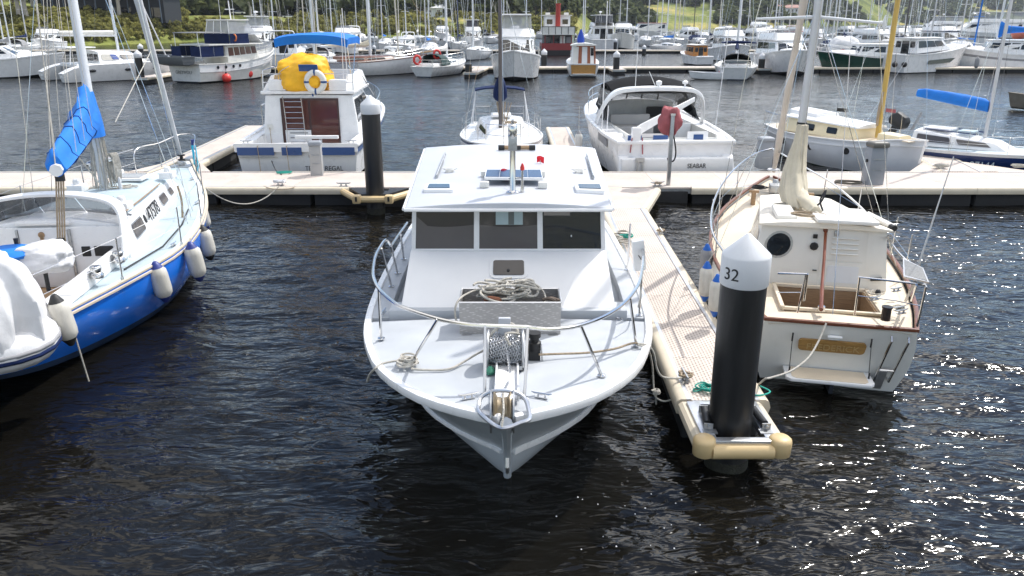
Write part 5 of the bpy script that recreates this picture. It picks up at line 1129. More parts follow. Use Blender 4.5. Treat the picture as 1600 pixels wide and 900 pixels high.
    MB().tube([mpt(1.75), mpt(5), mpt(11)], [.07, .068, .055], 12).build('mast', ALUM, e, smooth=60); MB().lathe([(.08, -.03), (.08, .03)], 12, mpt(3.25)).build('mast_band', BLACK, e)
    sc_ = MB(); rings = []
    for z, rx, ry, dx in ((3.25, .075, .08, 0), (3.05, .09, .10, 0), (2.75, .12, .17, -.02), (2.5, .155, .22, -.03), (2.3, .18, .26, -.03), (2.14, .19, .34, -.02), (2.0, .17, .40, .0)):
        rings.append([(mpt(z).x+dx+rx*(1+.16*math.sin(5*a+z*3)+.14*abs(math.sin(6*a-z*4)))*math.cos(a), my-.1-(ry*.6 if z < 2.4 else 0)+ry*(1+.15*math.sin(6*a+z*2)+.12*abs(math.sin(9*a+z*5)))*math.sin(a), z) for a in [2*math.pi*k/60 for k in range(60)]])
    sc_.loft(rings).build('furled_sail', SAILC, e, smooth=60)
    rings = []
    for i in range(9):
        t = i/8; rings.append([(mx+.02+.17*t+(.13-.05*t)*(1+.2*math.sin(4*a+i))*math.cos(a), my-.4-.85*t, 2.16-.10*t+(.13-.05*t)*(1+.15*math.sin(5*a+i*2))*math.sin(a)) for a in [2*math.pi*k/20 for k in range(20)]])
    MB().loft(rings).build('sail_bundle', SAILC, e, smooth=60)
    MB().tube([(mx+.02, my-.1, 2.06), (mx+.26, my-1.75, 2.02)], .045, 8).build('boom', MASTC, e)
    j0 = lc(GD(1209, 268, 17.4)); j1 = mpt(10.6); n = 20
    MB().tube([j0.lerp(j1, i/n) for i in range(n+1)], [.04]+[.07+.01*math.sin(i*2) for i in range(n)], 9).build('furled_jib', mat('furled_sail_cream', (.64, .58, .52), .8, var=.1, bump=.6, bs=12), e, smooth=80)
    mb = MB()
    for k in range(7): mb.tube(coil(j0+Vector((0, 0, -.0)), .09, 1, .02, .02, k, .5), .02, 5)
    mb.build('jib_lashing', WHTC, e)
    spz = 4.93
    MB().tube([mpt(spz)+Vector((-.92, .05, -.04)), mpt(spz)+Vector((.0, 0, 0)), mpt(spz)+Vector((.95, -.05, -.08))], [.02, .028, .02], 8).build('spreader', MASTW, e)
    mb = MB(); p = mpt(spz)+Vector((.95, -.05, -.08)); mb.lathe([(.03, -.02), (.035, .02), (.01, .05)], 10, p, (1, 0, .0)).tube([p+Vector((.06, 0, .12)), p+Vector((.05, 0, .0)), p+Vector((.07, 0, -.12))], [.008, .03, .012], 8); mb.build('spreader_fitting', WHITE, e)
    def wire(a, b, r=.0055, nm='shroud', m=None): MB().tube([a, b], r, 5).build(nm, m or STEEL, e)
    sh = lambda y, s0: Vector((s0*(H.at(y)[0]-.04), y, H.at(y)[1]))
    for s0 in (1, -1):
        wire(sh(my-.5, s0), mpt(5.0)+Vector((s0*.03, 0, 0))); wire(sh(my+.5, s0), mpt(5.0)); wire(sh(my, s0), mpt(spz)+Vector((s0*.93, 0, -.05))); wire(mpt(spz)+Vector((s0*.93, 0, -.05)), mpt(10.9))
    wire((-.1, -Lh+.05, 1.2), mpt(10.9), .005, 'backstay'); wire(mpt(2.1)+Vector((.02, -.3, .1)), mpt(9), .005, 'halyard', ROPE); wire(mpt(2.0)+Vector((-.4, -.9, .0)), mpt(9), .004, 'topping_lift', STEEL)
    # rails: tall side rails each side, pushpit, stanchions
    zz = .72
    def rp(px, py, z): return lc(G(px, py, z))
    L_ = [(1207, 232, 2.1), (1180, 240, 2.05), (1150, 262, 2.0), (1127, 290, 1.9), (1114, 320, 1.8), (1111, 350, 1.75), (1117, 372, 1.7), (1130, 392, 1.68), (1140, 410, 1.66)]
    R_ = [(1207, 232, 2.1), (1235, 248, 2.1), (1266, 266, 2.05), (1300, 286, 1.98), (1330, 310, 1.9), (1356, 335, 1.82), (1384, 368, 1.76), (1404, 395, 1.74), (1424, 414, 1.72), (1432, 418, 1.7)]
    for P in (L_, R_): MB().tube(crom([rp(*p) for p in P], 4), .017, 7).build('guard_rail', STEEL, e)
    for s0, ys in ((-1, (-Lh+1.4, -Lh+2.9, -Lh+4.3, -Lh+5.6, -Lh+6.9)), (1, (-Lh+1.5, -Lh+2.6, -Lh+3.7, -Lh+5.6, -Lh+6.9))):
        P = []
        for y in ys:
            hb, z = H.at(y); b = Vector((s0*(hb-.02), y, z)); P.append(b+Vector((0, 0, .36))); MB().tube([b, b+Vector((s0*.02, 0, .70))], .012, 6).build('stanchion', STEEL, e)
        MB().tube(P, .005, 4).build('lifeline', STEEL, e)
    def seg(pts, nm='pushpit_rail', r=.015): MB().tube([rp(*p) for p in pts], r, 7).build(nm, STEEL, e)
    seg([(1246, 488, 1.12), (1259, 428, 1.72), (1215, 427, 1.72)]); seg([(1256, 470, 1.3), (1262, 428, 1.72)], 'pushpit_post'); seg([(1216, 457, 1.42), (1251, 457, 1.42)], 'pushpit_wire', .006)
    seg([(1335, 492, 1.12), (1343, 433, 1.70), (1385, 438, 1.69), (1446, 445, 1.68), (1447, 448, 1.66), (1433, 510, 1.1)]); seg([(1424, 470, 1.12), (1432, 445, 1.68)], 'pushpit_post'); seg([(1340, 462, 1.40), (1400, 470, 1.40), (1438, 478, 1.38)], 'pushpit_wire', .006)
    # little solar panel on the rail, whip aerial
    fq = [rp(1412, 434, 1.70), rp(1452, 443, 1.74), rp(1443, 421, 1.80), rp(1411, 405, 1.76)]; pv = panel(e, 'solar_panel', ALU, fq, 0, 1, 0, 1, th=.02); panel(pv, 'solar_cells', mat('grey_blue_cells', (.16, .17, .18), .12, var=.3, ns=40), fq, .06, .94, .06, .94, th=.024)
    MB().tube([lc(GD(1434, 418, 9.9)), lc(GD(1490, 245, 9.6))], [.012, .006], 6).build('whip_aerial', WHITE, e)
    MB().tube([lc(G(1415, 470, 1.1)), lc(G(1430, 440, 1.66))], .02, 6).build('aerial_stay', GALV, e)
    # tiller, rudder head, stove pipe, cleats, ropes
    MB().tube(crom([lc(G(1283, 484, 1.12)), lc(G(1285, 440, 1.30)), lc(G(1288, 400, 1.55)), lc(G(1290, 362, 1.80))], 4), [.028]*4+[.022]*8+[.02], 8).build('tiller', TILLER, e); MB().lathe([(.05, 0), (.05, .06), (.03, .08)], 10, lc(G(1283, 485, 1.06))).build('tiller_head', STEEL, e)
    MB().sph(lc(G(1290, 360, 1.82)), .036, 10, 6).build('tiller_knob', TILLER, e)
    MB().lathe([(.06, 0), (.06, .17), (.07, .17), (.07, .19)], 10, lc(G(1383, 500, 1.06))).build('exhaust_stack', mat('dark_bronze', (.04, .03, .03), .4, .5), e)
    for px, py in ((1366, 469), (1404, 485), (1400, 455), (1408, 490)): cleat(e, rp(px, py, 1.06), .6, .9, GALV)
    mb = MB(); mb.tube(coil(rp(1368, 460, 1.06), .09, 3, .008, .02, 8, .4), .008, 5).tube(coil(rp(1405, 482, 1.06), .07, 3, .008, .02, 9, .4), .008, 5); mb.build('rope_coil', ROPE, e)
    MB().lathe([(.03, 0), (.04, .05), (.025, .08)], 8, rp(1371, 461, 1.06)).build('fairlead', BLACK, e)
    # foredeck windlass & hatch & bitts
    MB().box((0, Lh-1.1, 1.42), (.3, .35, .16)).lathe([(.07, 0), (.07, .1), (.05, .16)], 10, (0, Lh-.85, 1.4)).build('windlass', GALV, e, bevel=.02)
    mb = MB(); mb.tube(coil((-.35, Lh-1.1, 1.38), .14, 4, .01, .05, 4, .3), .010, 5); mb.build('rope_coil', ROPED, e)
    for s0 in (1, -1): MB().box((s0*.55, Lh-1.9, 1.33), (.09, .09, .28)).box((s0*.55, Lh-1.9, 1.48), (.2, .08, .05)).build('bollard', TEAK, e, bevel=.01)
    # transom: name board, platform with cords, ladder, cleat
    hb0, z0 = .95, 1.04; q = [(-.80, -Lh+.262, .10), (.80, -Lh+.262, .10), (.94, -Lh-.008, 1.03), (-.94, -Lh-.008, 1.03)]
    nb = panel(e, 'name_board', PLAQ, q, .235, .71, .60, .79, th=.025, rnd=.05)
    a = facemap(q, .29, .635, .032); b = facemap(q, .68, .635, .032); cpt = facemap(q, .29, .8, .032); text(nb, 'carved_name', 'FREDERICK', .135, PLAQL, a, b-a, cpt-a, .004, sx=1.0)
    pl = MB(); fr = [facemap(q, u, .28, .0) for u in (.13, .80)]; v = Vector((0, -.42, .0))
    pts = [fr[0], fr[1], fr[1]+v*.85, fr[1]+v+Vector((-.06, 0, 0)), fr[0]+v+Vector((.06, 0, 0)), fr[0]+v*.85]
    pf = MB().slab([p-Vector((0, 0, .05)) for p in pts], (0, 0, .05)).build('swim_platform', WHITE, e, bevel=.015); cc = sum(pts, Vector())/6
    MB().slab([cc+(p-cc)*.86+Vector((0, 0, .002)) for p in pts], (0, 0, .006)).build('platform_grip', CREAM, pf)
    for u, pp in ((.19, fr[0]+v*.5+Vector((.06, 0, 0))), (.73, fr[1]+v*.5-Vector((.05, 0, 0)))):
        a = facemap(q, u, .85, .02); MB().tube([a, pp], .005, 4).tube([a+Vector((0, 0, .03)), a-Vector((0, 0, .09))], .012, 5).tube([pp+Vector((0, 0, .08)), pp], .012, 5).build('platform_cord', BLACK, e)
    for u in (.845, .955): MB().tube([facemap(q, u, .96, .03), facemap(q, u, .93, .09), facemap(q, u-.005, .22, .09), facemap(q, u-.005, .22, .0)], .018, 6).build('ladder_rail', STEEL, e)
    MB().tube([facemap(q, .845, .42, .09), facemap(q, .95, .42, .09)], .018, 6).build('ladder_step', STEEL, e); MB().slab([facemap(q, .84, .42, .10), facemap(q, .90, .42, .10), facemap(q, .90, .12, .12), facemap(q, .84, .12, .12)], (0, -.03, 0)).build('rudder_plate', GALV, e)
    cl = facemap(q, .475, .86, .02); MB().box(cl, (.13, .05, .05)).tube([cl+Vector((-.09, -.04, .02)), cl+Vector((.09, -.04, .02))], .02, 6).build('stern_cleat', WHITE, e)
    MB().box((0, -Lh+.10, .05), (.05, .3, .6)).build('rudder_stock', ANTI, e)
    return e, lc, e.matrix_basis
CY, CYL, _ = cream_yacht()
for px, py, Y, lab, bd in ((1103, 440, 11.6, 'dirty white fender with blue ends left of the cream yacht, lowest one', FEND), (1103, 410, 12.9, 'small grey fender hanging higher on the left side of the cream yacht', GREYC), (1119, 462, 10.8, 'off white fender nearest the stern on the left side of the cream yacht', FEND)):
    c = GD(px, py, Y); fender(c, .5, .105, lab, c+Vector((.15, .05, .55)), mat('bright_blue_fender_end', (.01, .12, .5), .4), 'fenders between the finger dock and the cream yacht', body=bd)

# ================================================================ ROPES, COILS, DECK GEAR
def line(name, label, pts, r=.012, m=None, cat='rope', n=4, group=None):
    o = MB().tube(crom(pts, n), r, 6).build(name, m or ROPE, smooth=80); tag(o, label, cat, group); return o
line('mooring_line', 'white rope from the blue yacht bow drooping to a cleat on the walkway', [G(306, 280, 1.35)]+sag(GD(306, 281, 19.2), G(436, 291, .56), .55, 12)[1:], .016)
line('mooring_line', 'white stern line from the cream yacht transom to the numbered pile dock', [GD(1291, 505, 9.35), GD(1278, 535, 9.2), GD(1262, 560, 8.95), GD(1235, 580, 8.7), GD(1205, 590, 8.5), GD(1196, 592, 8.45), G(1186, 600, .5)], .013)
line('mooring_line', 'spring line running over the launch foredeck to its right rail foot', [G(842, 554, 1.33), G(870, 553, 1.30), G(920, 551, 1.27), G(960, 545, 1.26), G(985, 537, 1.25), G(996, 536, 1.26)], .013, ROPEB)
line('mooring_line', 'double line from the launch rail foot drooping over to the finger dock cleat', [G(996, 537, 1.25), G(1012, 540, 1.2), G(1021, 552, 1.05), G(1026, 575, .8), G(1034, 588, .66), G(1050, 591, .60), G(1066, 590, .56)], .014)
line('mooring_line', 'looser loop of line hanging from the launch beside the finger dock', [G(996, 539, 1.24), G(1012, 545, 1.15), G(1019, 570, .75), G(1021, 600, .45), G(1024, 620, .32), G(1040, 627, .28), G(1058, 618, .4), G(1068, 596, .55)], .012)
s = empty('rope_knot', 'knotted loop of rope hanging beside the end of the finger dock', 'rope', G(1025, 616, .35)); MB().tube(coil((0, 0, 0), .04, 3, .01, .05, 3, .4), .013, 5).tube([(0, 0, 0), (.01, 0, -.14)], .012, 5).build('knot', ROPE, s)
line('mooring_line', 'rope from the knot on the launch port gunwale across the foredeck to the windlass', [G(643, 576, 1.27), G(660, 578, 1.27), G(700, 577, 1.28), G(725, 565, 1.29), G(745, 553, 1.36), G(762, 545, 1.42)], .013)
line('mooring_line', 'rope tail hanging over the launch port bow', [G(636, 562, 1.30), G(618, 564, 1.27), G(598, 568, 1.25), G(586, 576, 1.24), G(578, 585, 1.12), G(574, 596, .98)], .013)
s = empty('rope_coil', 'small tight coil of rope at the foot of the launch port stanchion', 'rope', G(638, 570, 1.26)); mb = MB(); mb.tube(coil((0, 0, 0), .10, 3, .012, .03, 5, .25), .013, 6).tube(coil((-.02, .10, 0), .09, 2, .012, .04, 6, .3), .012, 6).tube(coil((.02, -.02, .02), .05, 3, .012, .05, 7, .3), .012, 6).build('coil', ROPE, s)
s = empty('dock_cleat', 'rope wrapped cleat on the left edge of the finger dock', 'cleat', G(1070, 592, .515)); cleat(s, (0, 0, 0), 1.6, 1.3); MB().tube(coil((0, 0, .03), .07, 4, .012, .03, 11, .35), .013, 6).build('wrapped_rope', ROPEB, s)
s = empty('rope_coil', 'teal rope heaped on the finger dock behind the numbered pile', 'rope', G(1112, 611, .505)); mb = MB()
for k in range(4): mb.tube(coil((random.uniform(-.12, .12), random.uniform(-.05, .05), .01*k), .09, 2, .01, .03, 20+k, .5), .010, 5)
mb.tube(crom([(.0, 0, .02), (.3, -.1, .02), (.55, -.15, .02), (.70, -.05, .02), (.62, .1, .02)], 4), .01, 5).tube(crom([(-.1, 0, .02), (-.22, -.03, .01), (-.2, .05, .01), (-.1, .04, .01)], 4), .01, 5); mb.build('rope', TEALR, s)
s = empty('dock_cleat', 'cleat with rope on the right edge of the finger dock', 'cleat', G(1033, 364, .515)); cleat(s, (0, 0, 0), 1.57, 1.3, OFFWH); MB().tube(coil((0, 0, .03), .08, 3, .012, .03, 12, .35), .014, 6).build('wrapped_rope', ROPEB, s)
s = empty('rope_coil', 'tangle of white and teal rope on the finger dock beside the launch wheelhouse', 'rope', G(972, 378, .52)); mb = MB()
for k in range(5): mb.tube(coil((random.uniform(-.15, .1), random.uniform(-.3, .3), .02*k), .13, 2, .012, .04, 30+k, .5), .013, 5)
mb.build('rope', ROPE, s); mb = MB(); mb.tube(coil((.08, -.05, .09), .10, 3, .012, .06, 39, .5), .012, 5).build('teal_rope', TEALR, s)
s = empty('dock_cleat', 'white rope covered cleat at the front edge of the walkway near the blue yacht', 'cleat', G(438, 289, .51)); cleat(s, (0, 0, 0), 0, 1.3); MB().tube(coil((0, 0, .05), .15, 5, .014, .06, 13, .3, .7), .015, 6).build('wrapped_rope', WHTC, s)
line('loose_rope', 'dark rope end lying along the walkway edge near the white cleat', [G(412, 291, .51), G(425, 295, .51), G(445, 296, .51), G(462, 292, .51)], .012, ROPEB)
s = empty('dock_cleat', 'bare cleat on the walkway beside the left pile', 'cleat', G(537, 291, .515)); cleat(s, (0, 0, 0), 0, 1.5)
s = empty('dock_cleat', 'cleat with rope by the post where the finger dock joins the walkway', 'cleat', G(1027, 290, .515)); cleat(s, (0, 0, 0), .3, 1.6); MB().tube(coil((0, 0, .04), .10, 3, .014, .04, 14, .3, .7), .015, 6).build('wrapped_rope', ROPEB, s)
s = empty('rope_coil', 'dark rope coil on the walkway beside the grey pedestal at right', 'rope', G(1325, 287, .51)); mb = MB(); mb.tube(coil((0, 0, 0), .34, 5, .016, .04, 15, .12, .6), .016, 6).build('coil', mat('grey_green_rope', (.12, .11, .09), .85, bump=.5, bs=80), s)
s = empty('rope_coil', 'teal rope on the walkway behind the white cleat', 'rope', G(443, 271, .51)); mb = MB(); mb.tube(coil((0, 0, 0), .24, 3, .014, .03, 16, .3, .4), .016, 5).build('coil', TEALR, s)
s = empty('rope_coil', 'white rope bundle on the walkway cleat at the far right', 'rope', G(1470, 263, .51)); cleat(s, (0, 0, 0), 0, 1.5); mb = MB(); mb.tube(coil((0, 0, .03), .2, 4, .014, .08, 17, .3, .6), .016, 5).build('coil', ROPE, s)
s = empty('rope_coil', 'grey rope bundle at the far right edge of the walkway near the navy hull', 'rope', G(1592, 262, .51)); mb = MB(); mb.tube(coil((0, 0, .0), .2, 4, .014, .08, 18, .3, .6), .016, 5).build('coil', ROPE, s)
line('mooring_line', 'mooring rope hanging in front of the flybridge cruiser transom', [GD(420, 235, 25), GD(424, 250, 24.8), GD(431, 266, 24), G(440, 273, .52)], .014, ROPED)
line('mooring_line', 'thin grey rope trailing from the tarpaulin down to the water at the blue yacht stern', [GD(104, 480, 9.6), GD(116, 520, 9.6), GD(128, 560, 9.6), GD(139, 596, 9.6)], .010)
def pedestal(px, py, w, h, label, m, topm, white=False):
    p = G(px, py, .5); e = empty('power_pedestal', label, 'power pedestal', (p.x, p.y, .5), .08)
    MB().loft([[(x*w/2*s_, y*w*.42*s_, z) for x, y in ((-1, -1), (1, -1), (1, 1), (-1, 1))] for z, s_ in ((0, 1.05), (h*.86, 1), (h*.87, .92))]).build('body', m, e, bevel=.02)
    MB().loft([[(x*w/2*s_, y*w*.45*s_-.02, z) for x, y in ((-1, -1), (1, -1), (1, 1), (-1, 1))] for z, s_ in ((h*.87, 1.08), (h*.97, 1.08), (h, .85))]).build('lamp_head', topm, e, bevel=.03)
    MB().box((0, -w*.43, h*.6), (w*.7, .02, h*.02)).box((0, -w*.44, h*.35), (w*.6, .02, .012)).build('seam', GALV, e)
    MB().lathe([(.045, 0), (.05, .03), (.03, .04)], 10, (-w*.5, 0, h*.55), (-1, 0, 0)).build('power_socket', BLACK, e)
    return e
pedestal(1362, 287, .44, 1.18, 'slate grey power pedestal beside the dark rope coil on the walkway', GREYB, mat('dark_grey_head', (.16, .15, .13), .5))
pedestal(496, 273, .33, 1.0, 'pale grey power pedestal on the walkway at the transom of the flybridge cruiser', mat('pale_grey_pedestal', (.42, .42, .41), .5), GREYB)
pedestal(1192, 262, .40, .95, 'grey power pedestal behind the bow of the cream yacht', GREYB, GREYB)
s = empty('dock_post', 'galvanised square post carrying a faded red hose cover at the walkway', 'post', G(1044, 289, .5), 0)
MB().box((0, 0, .95), (.10, .10, 1.9)).build('post', GALV, s, bevel=.008); MB().box((0, 0, 1.92), (.13, .16, .05)).build('top_bracket', ALU, s)
s = empty('hose_cover', 'faded red canvas cover over a hose reel on the galvanised post', 'hose reel', G(1044, 289, .5)+Vector((-.03, .18, 1.72))); blob(s, 'cover', REDC, (0, 0, 0), (.30, .2, .40), 2, .22, flat=-.42)
MB().tube(crom([(.1, -.05, -.3), (.2, -.08, -.8), (.16, -.1, -1.05), (.03, -.1, -1.08), (-.02, -.1, -.98)], 5), .022, 6).build('hose', BLACK, s)

# ================================================================ SECOND LINE: boats on the far side of the main walkway
def flybridge_cruiser():
    e = empty('flybridge_cruiser', 'white flybridge cruiser with blue bimini, yellow tarpaulin and stern to the walkway', 'motor boat', (-6.85, 29.7, 0), RAD(1)); lc = local(e); q0 = -5.0
    sheer = [(q0, 1.90, 1.12), (-2.5, 1.96, 1.20), (0, 1.95, 1.35), (2.5, 1.70, 1.55), (4.2, 1.0, 1.72), (5.3, .10, 1.85)]
    chine = [(q0+.12, 1.78, .1), (-2, 1.8, .1), (1, 1.6, .15), (3, .9, .3), (4.5, .06, .5)]; keel = [(q0+.2, -.4), (0, -.6), (3, -.4), (4.3, .1)]
    H = Hull(e, sheer, chine, keel, [('hull', 0, 1, WHITE)], ANTI, bulge=.0, n=20)
    H.deck(WHITE2, drop=.02, hole=(-1.6, 1.6, q0+.30, q0+2.2)); H.rim(WHITE, 'gunwale', .12, .08)
    MB().box((0, q0+1.25, .55), (3.2, 1.9, .05)).build('cockpit_sole', WHITE2, e); 
    for s0 in (1, -1): MB().box((s0*1.58, q0+1.25, .85), (.05, 1.9, .6)).build('cockpit_side', WHITE, e)
    tq = [(-1.88, q0-.005, .12), (1.88, q0-.005, .12), (1.88, q0-.005, 1.14), (-1.88, q0-.005, 1.14)]
    panel(e, 'transom_top', WHITE, tq, -.01, 1.01, .78, 1.04, th=.06); 
    for u0, u1 in ((.0, .315), (.37, .545), (.69, .985)): panel(e, 'blue_stripe', STRB, tq, u0+.01, u1, .68, .92, th=.075)
    panel(e, 'gate_seam', GALV, tq, .02, .34, .60, .615, th=.02)
    text(e, 'boat_name', 'TEXAS REGAL', .21, INK, (.22, q0-.02, .32), (1, 0, 0), (0, 0, 1), .004, sx=.92)
    for s0 in (1, -1): MB().sweep([(s0*(H.at(y)[0]+.01), y, H.at(y)[1]-.16) for y in (q0, -3, -1, 1, 3, 4.2)], [(-.015, -.07), (.015, -.07), (.015, .07), (-.015, .07)]).build('side_stripe', STRB, e)
    # saloon
    yb = q0+2.2
    c = cab(e, 'saloon', WHITE, yb, 1.6, 1.62, 1.45, 1.46, 1.25, 1.15, 1.38, 2.45, 2.40, s1=-.9, camber=.02, bevel=.05)
    q = c['B']
    panel(e, 'saloon_lower_bulkhead', WHITE, [(-1.72, yb, .55), (1.72, yb, .55), (1.72, yb, 1.2), (-1.72, yb, 1.2)], 0, 1, 0, 1, th=.02)
    dq = [(-1.0, yb-.03, .58), (1.0, yb-.03, .58), (1.0, yb-.03, 2.36), (-1.0, yb-.03, 2.36)]
    panel(e, 'door_frame', mat('bronze_frame', (.05, .02, .018), .4), dq, .02, .99, 0, 1, th=.02)
    panel(e, 'sliding_door', GLASSR, dq, .52, .96, .03, .96, th=.03); panel(e, 'sliding_door', GLASSR, dq, .07, .48, .42, .96, th=.03)
    lad = panel(e, 'step_panel', WHITE, dq, .07, .50, .0, .41, th=.05)
    for k in range(4): panel(lad, 'step', GREYC, dq, .15, .45, .08+.09*k, .10+.09*k, th=.08)
    for u in (.12, .42): MB().tube([facemap(dq, u, 0, .12), facemap(dq, u-.02, 1.04, .25)], .018, 6).build('ladder_rail', STEEL, e)
    for k in range(6): MB().tube([facemap(dq, .12, .45+.1*k, .2), facemap(dq, .41, .45+.1*k, .2)], .014, 6).build('ladder_rung', STEEL, e)
    for fc in ('R', 'L'):
        for k in range(3): panel(e, 'side_window', GLASS, c[fc], .06+.30*k, .33+.30*k, .30, .86, th=.01, rnd=.05, frame=BLACK, fw=.02)
    panel(e, 'windscreen', GLASS, c['F'], .05, .48, .2, .85, th=.01, frame=BLACK, fw=.02); panel(e, 'windscreen', GLASS, c['F'], .52, .95, .2, .85, th=.01, frame=BLACK, fw=.02)
    # flybridge
    MB().loft([[(-1.56, y0, 2.50), (1.56, y0, 2.50), (1.56, y0, 2.6), (-1.56, y0, 2.6)] if y0 < 0 else [(-1.4, y0, 2.46), (1.4, y0, 2.46), (1.4, y0, 2.56), (-1.4, y0, 2.56)] for y0 in (yb-.15, 1.2)]).build('flybridge_deck', WHITE, e, bevel=.03)
    for s0 in (1, -1): MB().hexa([(s0*1.22, yb, 2.58), (s0*1.54, yb, 2.58), (s0*1.36, 1.1, 2.58), (s0*1.1, 1.1, 2.58)], [(s0*1.2, yb+.5, 3.08), (s0*1.34, yb+.5, 3.08), (s0*1.24, .8, 3.08), (s0*1.04, .8, 3.08)]).build('flybridge_coaming', WHITE, e, bevel=.05)
    MB().hexa([(-1.3, .9, 2.58), (1.3, .9, 2.58), (1.15, 1.25, 2.56), (-1.15, 1.25, 2.56)], [(-1.2, .75, 3.1), (1.2, .75, 3.1), (1.1, .85, 3.1), (-1.1, .85, 3.1)]).build('flybridge_front', WHITE, e, bevel=.05)
    for x in (-1.0, 1.0): MB().box((x, yb+.12, 2.78), (.58, .45, .36)).build('flybridge_locker', WHITE, e, bevel=.05)
    MB().slab([(-1.1, .8, 3.08), (1.1, .8, 3.08), (1.05, 1.0, 3.35), (-1.05, 1.0, 3.35)], (0, .015, 0)).build('windscreen_low', SCREEN, e)
    railing(e, [(x, yb-.05, 2.6) for x in (-1.5, -.9, -.1, .5, 1.5)], .55, .014, (1., .5), 1, 'flybridge_rail')
    MB().tube([(-1.5, yb, 2.62), (-1.48, yb+.1, 3.25), (-1.2, yb+1.0, 3.35)], .016, 6).tube([(1.5, yb, 2.62), (1.48, yb+.1, 3.25), (1.2, yb+1.0, 3.35)], .016, 6).build('side_rail', STEEL, e)
    # bimini
    R_ = []
    for i in range(9):
        y = -1.9+2.6*i/8; R_.append([(1.23*math.sin(a)*1.05, y, 4.16+.26*math.cos(a*.9)-.06*(i in (0, 8))) for a in [(-1.3+2.6*k/12) for k in range(13)]]+[(1.23*math.sin(a)*1.03, y, 3.96+.22*math.cos(a*.9)-.06*(i in (0, 8))-.04*(i == 0)) for a in [(1.3-2.6*k/12) for k in range(13)]])
    MB().loft(R_).build('bimini', BLUEC, e, smooth=60)
    for x in (-1.2, 1.2):
        for yy in (-1.8, .0): MB().tube([(x, yy, 4.2), (x*1.1, yb+.9, 2.7)], .016, 6).build('bimini_frame', STEEL, e)
    MB().tube([(1.3, -2.6, 2.6), (1.25, -2.55, 5.2)], .014, 6).tube([(1.15, -2.6, 2.6), (1.20, -2.55, 5.0)], .012, 6).build('rod_holder', WHITE, e)
    MB().tube([(1.6, 1.5, 1.5), (1.55, 1.4, 2.1), (1.3, .2, 2.9)], .016, 6).tube([(-2.0, -1.5, 1.2), (-2.0, -1.5, 2.0), (-1.8, 1.5, 2.2)], .016, 6).build('side_rail', STEEL, e)
    railing(e, [(s0*x, y, H.at(y)[1]) for s0 in (1,) for x, y in ((1.85, .0), (1.7, 1.8), (1.3, 3.2), (.6, 4.6), (.0, 5.2), (-.6, 4.6), (-1.3, 3.2), (-1.7, 1.8), (-1.85, 0))], .7, .015, (1.,), 1, 'bow_rail')
    MB().box((.65, q0+.06, 1.36), (1.35, .14, .10)).build('filleting_board', WHITE, e, bevel=.02); MB().box((.75, q0+.1, 1.22), (.08, .08, .2)).build('board_leg', GALV, e)
    MB().box((-1.38, yb-.04, 1.42), (.18, .02, .16)).build('shore_power_inlet', OFFWH, e); MB().tube([(-1.38, yb-.07, 1.4), (-1.36, yb-.1, .9), (-1.3, yb-.1, .6)], .012, 5).build('cable', ROPEB, e)
    for x in (-1.6, 1.7): cleat(e, (x, q0+.12, 1.16), 0, 1.4)
    for x in (-1.15, -.25): MB().tube([(x, q0-.02, 1.1), (x-.03, q0-.12, 1.12), (x, q0-.15, .4), (x+.03, q0-.2, .1)], .012, 5).build('shore_line', ROPEB, e)
    return e
FB = flybridge_cruiser()
s = empty('tarpaulin_bundle', 'bright yellow tarpaulin wrapped round gear on the flybridge', 'tarpaulin', (-6.98, 27.4, 3.06)); blob(s, 'tarpaulin', YELC, (0, 0, 0), (.92, .85, .70), 6, .17, 34, 20, flat=-.48)
MB().tube(crom([(-.6, -.5, -.3), (-.7, -.7, .1), (-.3, -.85, .35)], 4), .012, 5).build('lashing', ROPE, s)
s = empty('lifebuoy', 'white horseshoe lifebuoy with blue bands on the flybridge rail', 'lifebuoy', (-6.42, 26.40, 2.92), 0)
MB().tube([(.27*math.cos(a), 0, .30*math.sin(a)) for a in [2*math.pi*k/24 for k in range(24)]], .10, 10, closed=True).build('ring', OFFWH, s, smooth=60)
for a in (.0, 1.57, 3.14, 4.71): MB().tube([(.27*math.cos(a+t), 0, .30*math.sin(a+t)) for t in (-.10, 0, .10)], .108, 10).build('band', STRB, s, smooth=60)
blob(s, 'yellow_light', YELC, (-.05, .0, -.0), (.19, .09, .17), 9, .2)
s = empty('fishing_board', 'dark blue board above the lifebuoy on the flybridge', 'board', (-6.62, 26.40, 3.36)); MB().box((0, 0, 0), (.62, .05, .22), rx=.25).build('board', STRB, s, bevel=.02); MB().tube([(.05, 0, -.1), (.08, 0, -.9)], .03, 6).build('board_post', STRB, s)

